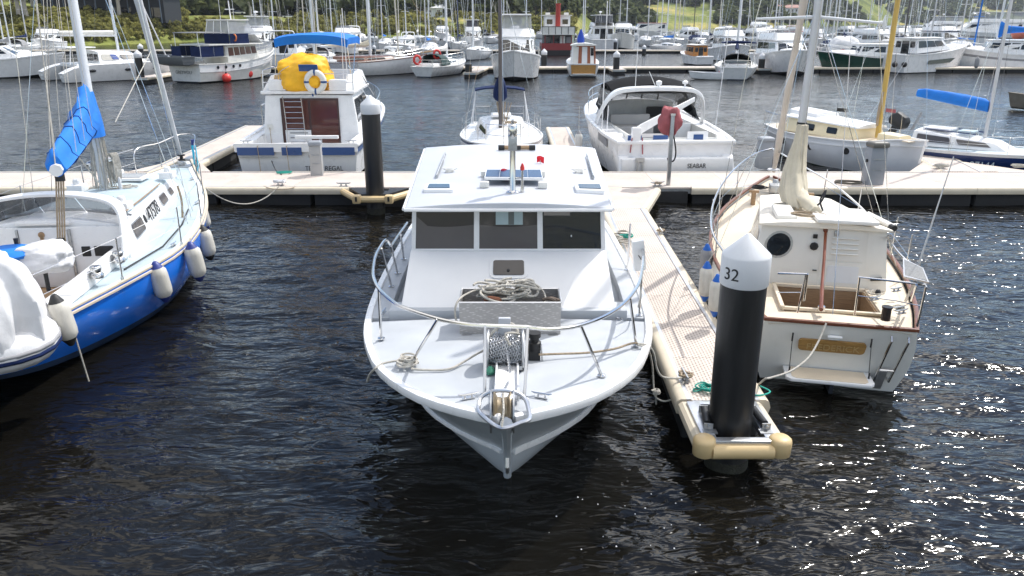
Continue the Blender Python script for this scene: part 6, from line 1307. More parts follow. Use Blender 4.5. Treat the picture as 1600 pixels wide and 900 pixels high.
def small_sail_details(e, H, mx, my, mh, mm, r=.06, boom=None, cover=None, z=1.2, spread=(.55,), wires=.006, boomdir=-1, coverscale=1., bz=1.0, furl=None, bow=None, lean=0., rise=.05, even=False):
    top = Vector((mx, my-lean*mh, mh)); MB().tube([(mx, my, z-.1), (mx, my-lean*mh*.5, mh*.5), top], [r, r*.95, r*.7], 8).build('mast', mm, e, smooth=60)
    for s_ in spread:
        zz = z+(mh-z)*s_; mb = MB(); mb.tube([(mx-.75, my-.1-lean*zz, zz-.02), (mx, my-lean*zz, zz+.03), (mx+.75, my-.1-lean*zz, zz-.02)], r*.28, 5); mb.build('spreader', mm, e)
        for s0 in (1, -1):
            if wires: MB().tube([(s0*(H.at(my)[0]-.05), my-.1, H.at(my)[1]), (mx+s0*.75, my-.1-lean*zz, zz), top], wires, 4).build('shroud', STEEL, e)
    S = H.S
    if wires:
        MB().tube([(0, S[-1].x, S[-1].z), top], wires if not furl else .05, 4 if not furl else 7).build('forestay' if not furl else 'furled_jib', STEEL if not furl else furl, e)
        MB().tube([(0, S[0].x, S[0].z), top], wires, 4).build('backstay', STEEL, e)
        for s0 in (1, -1): MB().tube([(s0*(H.at(my-.6)[0]-.05), my-.6, H.at(my)[1]), (mx, my-lean*mh*.55, mh*.6)], wires, 4).build('shroud', STEEL, e)
    if boom:
        a = Vector((mx, my-.08, z+bz)); b = a+Vector((0, boomdir*boom, rise)); MB().tube([a, b], r*.8, 7).build('boom', mm, e)
        if cover:
            rings = []
            for t, hw, hh in ((-.01, .10, .75), (.04, .17, .62), (.12, .18, .42), (.4, .15, .32), (.8, .12, .24), (1.0, .07, .12)) if not even else ((-.01, .12, .34), (.06, .17, .42), (.3, .17, .40), (.6, .15, .36), (.9, .14, .34), (1.0, .11, .26)):
                p = a.lerp(b, t); w_ = coverscale; rings.append([(p.x+hw*w_*math.cos(q)*(1-.35*math.sin(q)), p.y, p.z-.05+hh*w_*.5*(1+math.sin(q))*(1+.07*math.sin(7*t+q*3))) for q in [2*math.pi*k/12 for k in range(12)]])
            MB().loft(rings).build('boom_cover', cover, e, smooth=70)
def white_sloop():
    e = empty('white_sloop', 'small white sloop with navy boom cover and dark mast behind the launch roof', 'sailing yacht', (-.38, 28.6, 0), math.pi+.03); Lh = 4.3
    sheer = [(-Lh, 1.05, .85), (-2.5, 1.35, .85), (0, 1.48, .9), (2.2, 1.15, 1.0), (3.5, .62, 1.1), (Lh, .05, 1.18)]; chine = [(-Lh+.2, .8, .05), (0, 1.2, .04), (2.2, .75, .05), (3.7, .04, .1)]
    H = Hull(e, sheer, chine, [(-Lh+.4, -.3), (0, -.7), (3.5, -.1)], [('sheer_stripe', 0, .15, NAVYH), ('hull', .15, 1, WHITE)], ANTI, bulge=.1, n=18)
    H.deck(WHITE, drop=.02, hole=(-.6, .6, -Lh+.6, -1.3)); H.rim(WHITE, 'toe_rail', .05, .05); 
    MB().box((0, -2.5, .45), (1.2, 2.4, .05)).build('cockpit_sole', WHITE2, e)
    for s0 in (1, -1): MB().box((s0*.62, -2.5, .72), (.05, 2.4, .55)).build('cockpit_side', WHITE, e)
    c = cab(e, 'cabin_trunk', WHITE, -1.35, 2.0, 1.0, .55, .80, .40, .9, .95, 1.40, 1.2, s1=-.5, camber=.08, bevel=.05)
    panel(e, 'fore_hatch', GREYC, c['T'], .30, .70, .68, .92, th=.06, rnd=.03, frame=WHITE, fw=.04)
    for fc in 'LR': panel(e, 'window', GLASS, c[fc], .25, .75, .4, .75, th=.01, rnd=.05)
    MB().box((0, -.9, 1.52), (.75, .9, .08)).build('sliding_hatch', WHITE, e, bevel=.02)
    small_sail_details(e, H, 0.05, 1.1, 10.5, MASTD, .065, 3.3, NAVYC, 1.35, (.5,), .006, -1, 1.35, .85)
    mb = MB(); rn = random.Random(2)
    for k in range(12): mb.tube([(rn.uniform(-.35, .2), 1.1-rn.uniform(.05, .5), 2.15), (rn.uniform(-.3, .15), 1.1-rn.uniform(.1, .5), 1.35)], .012, 4)
    mb.tube(coil((-.35, .7, 1.40), .16, 3, .012, .04, 2, .4), .014, 4); mb.build('halyard', ROPEB, e)
    railing(e, [(0, Lh-.0, 1.18), (.55, Lh-1.0, 1.1)], .6, .014, (1., .45), 1, 'pulpit'); railing(e, [(0, Lh-.0, 1.18), (-.55, Lh-1.0, 1.1)], .6, .014, (1., .45), 1, 'pulpit')
    for s0 in (1, -1): railing(e, [(s0*(H.at(y)[0]-.06), y, H.at(y)[1]) for y in (-3.9, -2.2, -.4, 1.4, 3.0)], .58, .012, (), 1, 'stanchion', wires=(1., .5)); railing(e, [(s0*.98, -4.2, .9), (s0*.4, -4.25, .9)], .6, .013, (1., .5), 1, 'pushpit')
    R_ = [[(x, y, 2.25+.12*(1-(x/1.)**2)) for x in (-.98, -.6, 0, .6, .98)]+[(x, y, 2.20+.12*(1-(x/1.)**2)) for x in (.98, .6, 0, -.6, -.98)] for y in (-3.9, -3.4, -2.9)]
    MB().loft(R_).build('bimini', NAVYC, e, smooth=40)
    for s0 in (1, -1): MB().tube([(s0*.96, -3.4, 2.2), (s0*1.1, -3.3, .9)], .02, 6).tube([(s0*.96, -3.6, 2.2), (s0*1.15, -2.6, .95)], .016, 6).build('bimini_frame', WHITE, e)
white_sloop()
def sports_cruiser():
    e = empty('sports_cruiser', 'white sports cruiser with radar arch and black canopy, stern to the walkway', 'motor boat', (4.75, 29.3, 0), RAD(4)); q0 = -4.9
    sheer = [(q0, 1.80, 1.25), (-3, 1.98, 1.32), (0, 1.98, 1.45), (2.6, 1.62, 1.6), (4.2, .95, 1.7), (5.4, .10, 1.78)]
    chine = [(q0+.1, 1.72, .1), (-1, 1.80, .12), (2, 1.35, .25), (4, .5, .5), (4.7, .05, .65)]; keel = [(q0+.2, -.4), (0, -.5), (3, -.3), (4.5, .3)]
    H = Hull(e, sheer, chine, keel, [('hull', 0, 1, WHITE)], WHITE2, bulge=.02, n=22)
    H.deck(WHITE, drop=.02, hole=(-1.42, 1.42, q0+.45, 1.0)); H.rim(WHITE, 'gunwale', .14, .12, bev=.05)
    # cockpit well
    mb = MB()
    for s0 in (1, -1): mb.box((s0*1.40, (q0+1.45)/2, .95), (.06, 5.45, .95))
    mb.box((0, q0+.45, .9), (2.8, .06, .85)).build('cockpit_side', OFFWH, e); MB().box((0, -1.9, .5), (2.8, 5.6, .05)).build('cockpit_sole', mat('cockpit_carpet', (.30, .29, .27), .9), e)
    MB().box((0, 1.0, 1.1), (2.8, .06, 1.25)).build('forward_bulkhead', WHITE2, e)
    fq = [(-1.40, .96, .55), (1.40, .96, .55), (1.40, .96, 1.75), (-1.40, .96, 1.75)]
    panel(e, 'companionway', BLACK, fq, .40, .60, .05, 1.08, th=.03, rnd=.06, frame=GALV, fw=.03); panel(e, 'dash', INTER, fq, .64, .97, .7, 1.0, th=.25, rnd=.05)
    # seats with blue panels
    MB().box((-.7, q0+1.25, .86), (1.35, .9, .7)).build('lounge_base', WHITE, e, bevel=.04); MB().box((-.7, q0+1.30, 1.25), (1.32, .8, .10)).build('lounge_cushion', GREYC, e, bevel=.04)
    MB().box((-.65, -1.4, .95), (1.4, .7, .8)).box((-.65, -1.05, 1.45), (1.4, .16, .5)).build('helm_seat', mat('pale_grey_upholstery', (.42, .41, .40), .6), e, bevel=.05)
    MB().box((1.0, -1.2, 1.0), (.7, 1.2, .9)).build('galley_unit', WHITE, e, bevel=.03); MB().box((.95, -.2, 1.55), (.6, .4, .5)).build('helm_console', INTER, e, bevel=.05)
    MB().lathe([(.16, -.01), (.18, 0), (.16, .01)], 16, (.9, -.5, 1.6), (0, -1, .5)).build('steering_wheel', BLACK, e)
    tq = [(-1.6, q0+.42, .75), (1.5, q0+.42, .75), (1.5, q0+.42, 1.45), (-1.6, q0+.42, 1.45)]
    for u0, u1 in ((.05, .19), (.31, .46)): panel(e, 'blue_panel', STRB, tq, u0, u1, .25, .95, th=.03, rnd=.01)
    panel(e, 'gate', WHITE, tq, .66, .87, .1, 1.1, th=.05, rnd=.02); panel(e, 'blue_panel', STRB, tq, .72, .82, .22, .98, th=.06, rnd=.01)
    # stern: swim step and transom wings
    MB().box((0, q0-.05, .52), (3.5, .5, .55)).build('swim_step', WHITE, e, bevel=.06); 
    for s0 in (1, -1): MB().hexa([(s0*1.45, q0-.3, .25), (s0*1.85, q0-.3, .25), (s0*1.85, q0+1.2, .9), (s0*1.4, q0+1.2, .9)], [(s0*1.48, q0-.1, .80), (s0*1.80, q0-.1, .80), (s0*1.92, q0+1.2, 1.40), (s0*1.42, q0+1.2, 1.40)]).build('quarter_moulding', WHITE, e, bevel=.06)
    text(e, 'boat_name', 'SEABAR', .20, INK, (.30, q0-.312, .50), (1, 0, 0), (0, 0, 1), .004, sx=.85)
    panel(e, 'louvre_vent', GREYC, [(-1.965, q0+2.6, 1.0), (-1.94, q0+1.2, .95), (-1.96, q0+1.2, 1.2), (-1.985, q0+2.6, 1.28)], 0, 1, 0, 1, th=.02)
    # foredeck house, windscreen
    c = cab(e, 'foredeck', WHITE, .9, 4.3, 1.55, .55, 1.40, .40, 1.45, 1.66, 1.92, 1.74, s1=-.3, camber=.12, bevel=.06)
    for k in range(5):
        x0, x1 = -1.5+.6*k, -1.5+.6*(k+1); y0, y1 = [.75+.5*(1-(x/1.5)**2) for x in (x0, x1)]
        MB().slab([(x0, y0+.35, 1.82), (x1, y1+.35, 1.82), (x1*.93, y1-.25, 2.42), (x0*.93, y0-.25, 2.42)], (0, .02, .01)).build('windscreen_pane', SCREEN, e); MB().tube([(x0, y0+.35, 1.82), (x0*.93, y0-.25, 2.42)], .03, 5).build('windscreen_mullion', INTER, e)
    for s0 in (1, -1):
        MB().slab([(s0*1.50, 1.1, 1.8), (s0*1.62, -1.6, 1.55), (s0*1.52, -1.5, 1.95), (s0*1.40, .5, 2.42)], (.02, 0, 0)).build('side_screen', GLASS, e)
        MB().tube([(s0*1.42, .5, 2.44), (s0*1.52, -1.3, 2.4)], .02, 6).build('canopy_bow', STEEL, e)
        for k in range(4): MB().tube([(s0*(1.45-.05*k), .4-.35*k, 2.55), (s0*(1.66), -.9-.25*k, 1.55)], .022, 5).build('canopy_strut', INTER, e)
    # black canopy over the helm, radar arch
    R_ = []
    for i in range(7):
        y = -1.7+2.5*i/6; z = 2.52+.20*math.sin(math.pi*i/6)
        R_.append([(x, y, z+.24*(1-(x/1.45)**2)-(.25 if i == 6 else 0)) for x in (-1.45, -1, -.5, 0, .5, 1, 1.45)]+[(x, y, z-.09+.24*(1-(x/1.45)**2)-(.25 if i == 6 else 0)) for x in (1.45, 1, .5, 0, -.5, -1, -1.45)])
    MB().loft(R_).build('canopy', BLKCAN, e, smooth=50)
    A = [(1.90, -1.2, 1.35), (1.80, -1.6, 1.85), (1.62, -1.95, 2.30), (1.32, -2.05, 2.54), (.8, -2.1, 2.62), (0, -2.1, 2.64)]
    arch = crom(A+[(-x, y, z) for x, y, z in A[-2::-1]], 4); MB().loft([[(p.x, p.y-.17, p.z-.07), (p.x, p.y-.17, p.z+.07), (p.x, p.y+.2, p.z+.09), (p.x, p.y+.2, p.z-.06)] for p in arch]).build('radar_arch', WHITE, e, bevel=.03, smooth=50)
    MB().lathe([(.02, 0), (.03, .12), (.09, .14), (.10, .2), (.03, .26)], 12, (.95, -2.1, 2.66)).build('dome_light', WHITE, e); MB().lathe([(.05, 0), (.05, .08), (.10, .1), (.10, .2), (.02, .24)], 12, (.05, -2.1, 2.68)).build('dome_light', WHITE, e)
    MB().tube([(-.75, -2.1, 2.65), (-.72, -2.1, 4.6)], .012, 5).tube([(-.05, -2.1, 2.7), (-.3, -2.1, 3.2)], .012, 5).build('aerial', WHITE, e)
    MB().tube([(-1.98, -2.9, 1.35), (-1.95, -2.9, 5.4)], .018, 5).tube([(-1.85, -3.1, 1.35), (-1.83, -3.1, 2.2)], .018, 5).tube([(1.75, -3.2, 1.4), (2.2, -2.4, 4.6)], .012, 5).build('fishing_rod', WHITE, e)
    MB().slab([(-1.42, -1.55, 2.46), (1.42, -1.55, 2.46), (1.30, .9, 2.44), (-1.30, .9, 2.44)], (0, 0, -.03)).build('canopy_lining', INTER, e)
    for s0 in (1, -1): MB().slab([(s0*1.46, -1.6, 2.5), (s0*1.46, .6, 2.5), (s0*1.46, 1.0, 2.3), (s0*1.60, -1.0, 1.7), (s0*1.56, -1.5, 2.3)], (s0*.012, 0, 0)).build('side_curtain', SCREEN, e)
    # crane arm across the cockpit
    MB().box((-1.25, q0+.15, 1.2), (.26, .26, 1.0)).build('crane_post', WHITE, e, bevel=.03); a = Vector((-1.25, q0+.15, 1.55)); b = Vector((.95, q0+1.6, 2.40))
    MB().loft([[p+Vector((0, -.06, -w)), p+Vector((0, .06, -w)), p+Vector((0, .06, w)), p+Vector((0, -.06, w))] for p, w in ((a, .15), (a.lerp(b, .08)+Vector((0, 0, .02)), .15), (b, .07))]).build('crane_arm', WHITE, e, bevel=.02)
    MB().box((-1.20, q0-.33, .78), (.26, .10, .12)).tube([(-1.28, q0-.36, .74), (-1.30, q0-.36, .3)], .03, 6).tube([(-1.12, q0-.36, .74), (-1.12, q0-.36, .3)], .03, 6).build('outboard_clamp', GALV, e); MB().tube([(-1.4, q0+.0, 1.4), (-1.45, q0-.05, .95)], .02, 6).tube([(-1.08, q0+0, 1.4), (-1.06, q0-.05, .9)], .02, 6).build('red_strap', REDC, e)
    mb = MB()
    for s0 in (1, -1): railing(e, [(s0*(H.at(y)[0]-.1), y, H.at(y)[1]) for y in (1.0, 2.2, 3.4, 4.6)]+[(0, 5.3, 1.78)], .62, .016, (1., .5), 1, 'bow_rail')
    return e
sports_cruiser()
c = GD(904, 222, 27.2); fender(c, .62, .13, 'grey white fender hanging at the left shoulder of the sports cruiser', c+Vector((.0, .1, 1.2)), GREYC, body=OFFWH)
def yawl():
    bow = G(1423, 250, .5); bow = Vector((12.9, 25.0, 0)); stern = Vector((10.5, 30.6, 0)); d = bow-stern; mid = (bow+stern)/2; rz = math.atan2(-d.x, d.y); Lh = d.length/2+.25
    e = empty('white_yawl', 'white wooden yacht with cream cabin sides and yellow mast, moored behind the right walkway', 'sailing yacht', mid, rz)
    sheer = [(-Lh, .75, 1.05), (-Lh+1.5, 1.15, .98), (0, 1.35, 1.0), (1.8, 1.1, 1.08), (Lh-.9, .45, 1.18), (Lh, .06, 1.24)]; chine = [(-Lh+.4, .5, .05), (0, 1.1, .04), (1.8, .75, .05), (Lh-.5, .06, .06), (Lh-.2, .04, .08)]
    H = Hull(e, sheer, chine, [(-Lh+.6, -.3), (0, -.7), (Lh-.3, -.2)], [('hull', 0, .94, WHITE2), ('boot_stripe', .94, 1, ANTI)], mat('green_antifoul', (.01, .05, .03), .7), bulge=.10, n=20)
    H.deck(CREAM, drop=.03); H.rim(WHITE, 'toe_rail', .06, .05)
    for s0 in (1, -1): MB().sweep([(s0*(p.y+.015), p.x, p.z-.18) for p in H.S], [(-.015, -.02), (.015, -.02), (.015, .02), (-.015, .02)]).build('rub_strake', WHITE, e)
    c = cab(e, 'cabin', CRM2, -2.0, 1.1, .98, .72, .85, .58, .98, 1.0, 1.48, 1.38, s1=-.1, camber=.02, bevel=.03)
    r_ = cab(e, 'cabin_roof', WHITE, -2.1, 1.15, .93, .66, .91, .64, 1.48, 1.38, 1.53, 1.43, camber=.10, bevel=.01)
    r2 = cab(e, 'doghouse', WHITE, -2.3, -.9, .60, .56, .52, .5, 1.52, 1.52, 1.72, 1.66, camber=.06, bevel=.03)
    for fc in 'LR':
        for u in (.30, .62) if fc == 'R' else (.26, .58): panel(e, 'window', GLASS, c[fc], u, u+.13, .32, .74, th=.012, rnd=.03, frame=BLACK, fw=.015)
        
    for s0 in (1, -1):
        for y in (-.2, 1.3, -1.8): hb, z = H.at(y); MB().lathe([(.11, -.02), (.11, .02)], 14, (s0*(hb-.02), y, z-.34), (s0, .1, 0)).build('porthole', BLACK, e)
    cab(e, 'fore_hatch', CRM2, 1.7, 2.5, .36, .28, .33, .25, 1.08, 1.12, 1.30, 1.28, camber=.03, bevel=.02); MB().box((0, 2.9, 1.19), (.9, .25, .03)).build('chain_plate', CREAM, e)
    small_sail_details(e, H, 0, 1.4, 11.5, MASTY, .085, None, None, 1.2, (.62,), .006)
    MB().tube(crom([(.1, 1.4, 1.5), (.13, 1.42, 2.0), (.05, 1.42, 2.6)], 4), .045, 6).build('halyard_coil', ROPEB, e)
    railing(e, [(s0*(H.at(y)[0]-.05), y, H.at(y)[1]) for s0 in (1,) for y in (-3.4, -2.4)], .5, .014, (1.,), 1, 'pushpit')
yawl()
for px, py, Y, m, lab in ((1316, 172, 27.5, BLACK, 'small black burgee on the rigging above the white yawl'), (1392, 173, 28, REDC, 'small red striped ensign on the rigging right of the yellow mast')):
    p = GD(px, py, Y); e = empty('flag', lab, 'flag', p); mb = MB(); mb.loft([[(x, .02*math.sin(x*14), z-.12*x) for z in (-.06, .06)] for x in (-.18, -.09, 0, .09, .18)], closed=False, cap=False); n = len(mb.v); vs = [(x, y+.006, z) for x, y, z in mb.v]; mb.add(vs, [q[::-1] for q in mb.f]); mb.build('cloth', m, e)
    MB().tube([(-.18, 0, .3), (-.18, 0, -.4)], .006, 4).build('flag_halyard', ROPED, e)
def navy_yacht():
    bow = Vector((18.2, 23.7, 0)); stern = Vector((12.9, 29.6, 0)); d = bow-stern; mid = (bow+stern)/2; rz = math.atan2(-d.x, d.y); Lh = d.length/2
    e = empty('navy_yacht', 'small navy hulled yacht with pale blue deck and blue boom cover at the right edge', 'sailing yacht', mid, rz); lc = local(e)
    sheer = [(-Lh, .85, .72), (-1.8, 1.18, .70), (.6, 1.22, .75), (2.2, .85, .82), (Lh, .05, .95)]; chine = [(-Lh+.2, .7, .05), (0, 1.0, .04), (2, .6, .05), (Lh-.6, .04, .1)]
    H = Hull(e, sheer, chine, [(-Lh+.4, -.2), (0, -.5), (Lh-.8, -.1)], [('sheer_stripe', 0, .12, WHITE), ('hull', .12, 1, NAVYH)], ANTI, bulge=.08, n=18)
    H.deck(PBLUE, drop=.02, hole=(-.5, .5, -Lh+.5, -1.7)); H.rim(WHITE, 'toe_rail', .05, .04)
    MB().box((0, -2.5, .4), (1.0, 1.7, .05)).build('cockpit_sole', PBLUE, e)
    for s0 in (1, -1): MB().box((s0*.5, -2.55, .56), (.04, 1.6, .34)).build('cockpit_side', WHITE, e)
    c = cab(e, 'cabin_trunk', WHITE, -1.7, 1.3, .85, .5, .68, .35, .72, .78, 1.22, 1.02, s1=-.5, camber=.06, bevel=.05)
    for fc in 'LR':
        panel(e, 'window', GLASSB, c[fc], .06, .44, .34, .84, th=.012, rnd=.04, frame=ALU, fw=.02); panel(e, 'window', GLASSB, c[fc], .52, .86, .36, .8, th=.012, rnd=.04, frame=ALU, fw=.02)
    MB().box((0, -1.1, 1.30), (.7, .9, .06)).build('sliding_hatch', WHITE, e, bevel=.02); MB().box((0, -.2, 1.28), (.5, .5, .05)).build('hatch', PBLUE, e, bevel=.02)
    for s0 in (1, -1): MB().tube([(s0*.5, -1.4, 1.30), (s0*.42, .2, 1.24)], .02, 5).build('handrail', NAVYH, e)
    mx, my = lc(GD(1530, 212, 26.0)).x*0, 0.35; small_sail_details(e, H, 0, my, 9.5, ALUM, .06, 2.3, BLUEC, 1.15, (.55,), .006, -1, 1.0, .85, rise=.35, even=True)
    hb, z = H.at(.5); a = Vector((hb+.05, .45, z-.47)); hb2, z2 = H.at(1.5); b = Vector((hb2+.055, 1.5, z2-.45))
    s0 = 1; text(e, 'sail_number', '27144', .30, INKW, a, b-a, (0.1, 0, 1), .012, sx=.95)
    for s0 in (1, -1): railing(e, [(s0*(H.at(y)[0]-.06), y, H.at(y)[1]) for y in (-3.6, -2.0, -.3, 1.4, 2.9)], .55, .012, (), 1, 'stanchion', wires=(1., .5)); railing(e, [(s0*.75, -Lh+.1, .72), (s0*.25, -Lh+.05, .72)], .6, .014, (1., .5), 1, 'pushpit'); railing(e, [(s0*.5, Lh-1, .85), (0, Lh-.05, .95)], .6, .014, (1.,), 1, 'pulpit')
    return e
navy_yacht()
def outboard(p, rz, s, label, tilt=.7):
    e = empty('outboard_motor', label, 'outboard', p, rz, None, (tilt, 0)); MB().loft([[(x*w*s, y*l*s, z*s) for x, y in ((-1, -.9), (1, -.9), (1, .8), (.5, 1.1), (-.5, 1.1), (-1, .8))] for z, w, l in ((0, .16, .24), (.1, .2, .3), (.3, .19, .28), (.42, .12, .18))]).build('cowling', BLACK, e, bevel=.03)
    MB().box((0, 0, -.35*s), (.12*s, .2*s, .7*s)).build('leg', BLACK, e, bevel=.02); MB().lathe([(.03*s, -.2*s), (.06*s, 0), (.05*s, .15*s)], 10, (0, 0, -.75*s), (0, 1, 0)).build('gearcase', BLACK, e); MB().box((0, .22*s, -.75*s), (.3*s, .02, .08*s)).build('propeller', BLACK, e)
outboard(GD(1400, 197, 29.4), .6, 1.15, 'tilted black outboard motor at the stern of the navy hulled yacht', .5)
MBo = MB().tube([GD(1424, 204, 29.0), GD(1440, 176, 29.0)], .05, 6).build('stowed_pole', GREYC); tag(MBo, 'grey pole standing at the stern of the navy hulled yacht', 'pole')
def small_boat(name, label, p, rz, L, B, h, mh, md, thw=3, cat='dinghy', outb=False, lift=0.):
    e = empty(name, label, cat, (p[0], p[1], lift), rz); Lh = L/2
    H = Hull(e, [(-Lh, B*.42, h), (-Lh*.2, B*.5, h), (Lh*.5, B*.38, h*1.1), (Lh, .03, h*1.25)], [(-Lh+.05, B*.38, .05), (0, B*.40, .04), (Lh*.6, B*.22, .1), (Lh*.9, .03, .15)], [(-Lh+.1, -.08), (0, -.1), (Lh*.85, .05)], [('hull', 0, 1, mh)], mh, bulge=.05, n=12, kk=4)
    H.deck(md, drop=h*.55, inset=.06, camber=0, name='inside'); H.rim(mh, 'gunwale', .07, .06)
    for k in range(thw):
        y = -Lh+L*(k+.6)/(thw+.8); MB().box((0, y, h*.78), (2*H.at(y)[0]-.1, .22, .04)).build('thwart', md, e)
    return e
small_boat('aluminium_dinghy', 'empty brown grey aluminium dinghy floating at the right edge of the open water', (30.6, 45.6), RAD(75), 4.4, 1.7, .75, mat('tan_grey_aluminium', (.26, .23, .19), .45, .4, var=.15), mat('dinghy_inside', (.34, .31, .27), .6))

# ================================================================ GENERIC BERTH BOATS
def sail(label, px, py, L, hdg, hull=WHITE, mast=ALUM, mh=12, cover=None, cab_m=WHITE, deckm=OFFWH, furl=None, dodger=None, stripe=None, bim=None, det=True, group=None, sp=(.5,), boom=.34, bow_dx=0, lean=0., mizzen=False, name='moored_yacht', rail=True, wires=.009, wood=False, mr=.08):
    p = G(px, py, 0); e = empty(name, label, 'sailing yacht', (p.x, p.y, 0), RAD(hdg), group); Lh = L/2; B = L*.155+.12; f = .09*L+.12
    sheer = [(-Lh, B*.68, f*.92), (-Lh*.4, B*.96, f*.9), (0, B, f*.93), (Lh*.5, B*.72, f*1.08), (Lh*.82, B*.32, f*1.2), (Lh, .04, f*1.3)]
    chine = [(-Lh*.94, B*.45, .06), (0, B*.78, .05), (Lh*.5, B*.45, .06), (Lh*.84, .04, .1)]
    bands = [('hull', 0, 1, hull)] if stripe is None else [('sheer_stripe', 0, .25, stripe), ('hull', .25, 1, hull)]
    H = Hull(e, sheer, chine, [(-Lh*.9, -.2), (0, -.5), (Lh*.8, -.1)], bands, ANTIB, bulge=.1, n=14, kk=8 if stripe else 4)
    H.deck(deckm, drop=.02); H.rim(MAHOG if wood else WHITE, 'toe_rail', .08, .07, bev=0)
    c = cab(e, 'cabin_trunk', cab_m, -Lh*.32, Lh*.5, B*.66, B*.38, B*.56, B*.3, f*.9, f*1.0, f*.9+.5, f+.30, s1=-.35, camber=.07, bevel=.04, seg=1)
    for fc in 'LR':
        panel(e, 'window', GLASS, c[fc], .12, .42, .35, .78, th=.015); panel(e, 'window', GLASS, c[fc], .5, .82, .38, .78, th=.015)
    MB().box((0, -Lh*.62, f*.9+.14), (B*1.1, Lh*.5, .28)).build('cockpit_coaming', WHITE, e, bevel=.05, seg=1); MB().box((0, -Lh*.62, f*.9+.285), (B*.7, Lh*.42, .012)).build('cockpit_floor', GREYC, e)
    z = f*.95+.45; my = Lh*.16
    small_sail_details(e, H, 0, my, mh, mast, mr, L*boom, cover, z, sp, wires, -1, 1.0, .85, furl, None, lean)
    if mizzen: MB().tube([(0, -Lh*.62, f), (0, -Lh*.62-lean*mh*.5, mh*.72)], mr*.75, 7).build('mizzen_mast', mast, e)
    if dodger:
        d0 = -Lh*.3; R_ = []
        for y, zz, w_ in ((d0+.55, .45, .62), (d0+.1, .98, .60), (d0-.55, 1.05, .60), (d0-1.3, 1.0, .6)): R_.append([(B*w_*1.5*math.cos(a)*.75, y, f*.9+.1+(zz-.05)*max(0, math.sin(a))**.5) for a in [math.pi*k/8 for k in range(9)]])
        mb = MB(); mb.loft(R_, closed=False, cap=False); n = len(mb.v); mb.add([(x*.96, y, zz-.04) for x, y, zz in mb.v], [q[::-1] for q in mb.f]); mb.build('dodger', dodger, e, smooth=50)
    if bim:
        MB().loft([[(x, y, f+1.95+.12*(1-(x/(B*.8))**2)+dz) for x, dz in ((-B*.8, 0), (-B*.4, 0), (0, 0), (B*.4, 0), (B*.8, 0), (B*.8, -.06), (-B*.8, -.06))] for y in (-Lh*.9, -Lh*.45)]).build('bimini', bim, e)
        for s0 in (1, -1): MB().tube([(s0*B*.78, -Lh*.85, f+1.9), (s0*B*.72, -Lh*.6, f)], .025, 5).build('bimini_frame', STEEL, e)
    if rail:
        for s0 in (1, -1): railing(e, [(s0*(H.at(y)[0]-.05), y, H.at(y)[1]) for y in (-Lh*.97, -Lh*.5, 0, Lh*.4, Lh*.72)]+[(0, Lh*.98, f*1.3)], .6, .016, (), 1, 'guard_rail', wires=(1., .5))
        railing(e, [(-B*.6, -Lh*.97, f*.9), (0, -Lh*.99, f*.9), (B*.6, -Lh*.97, f*.9)], .62, .018, (1., .5), 1, 'pushpit'); railing(e, [(-.35, Lh*.86, f*1.2), (0, Lh, f*1.3), (.35, Lh*.86, f*1.2)], .62, .018, (1.,), 1, 'pulpit')
    return e, H
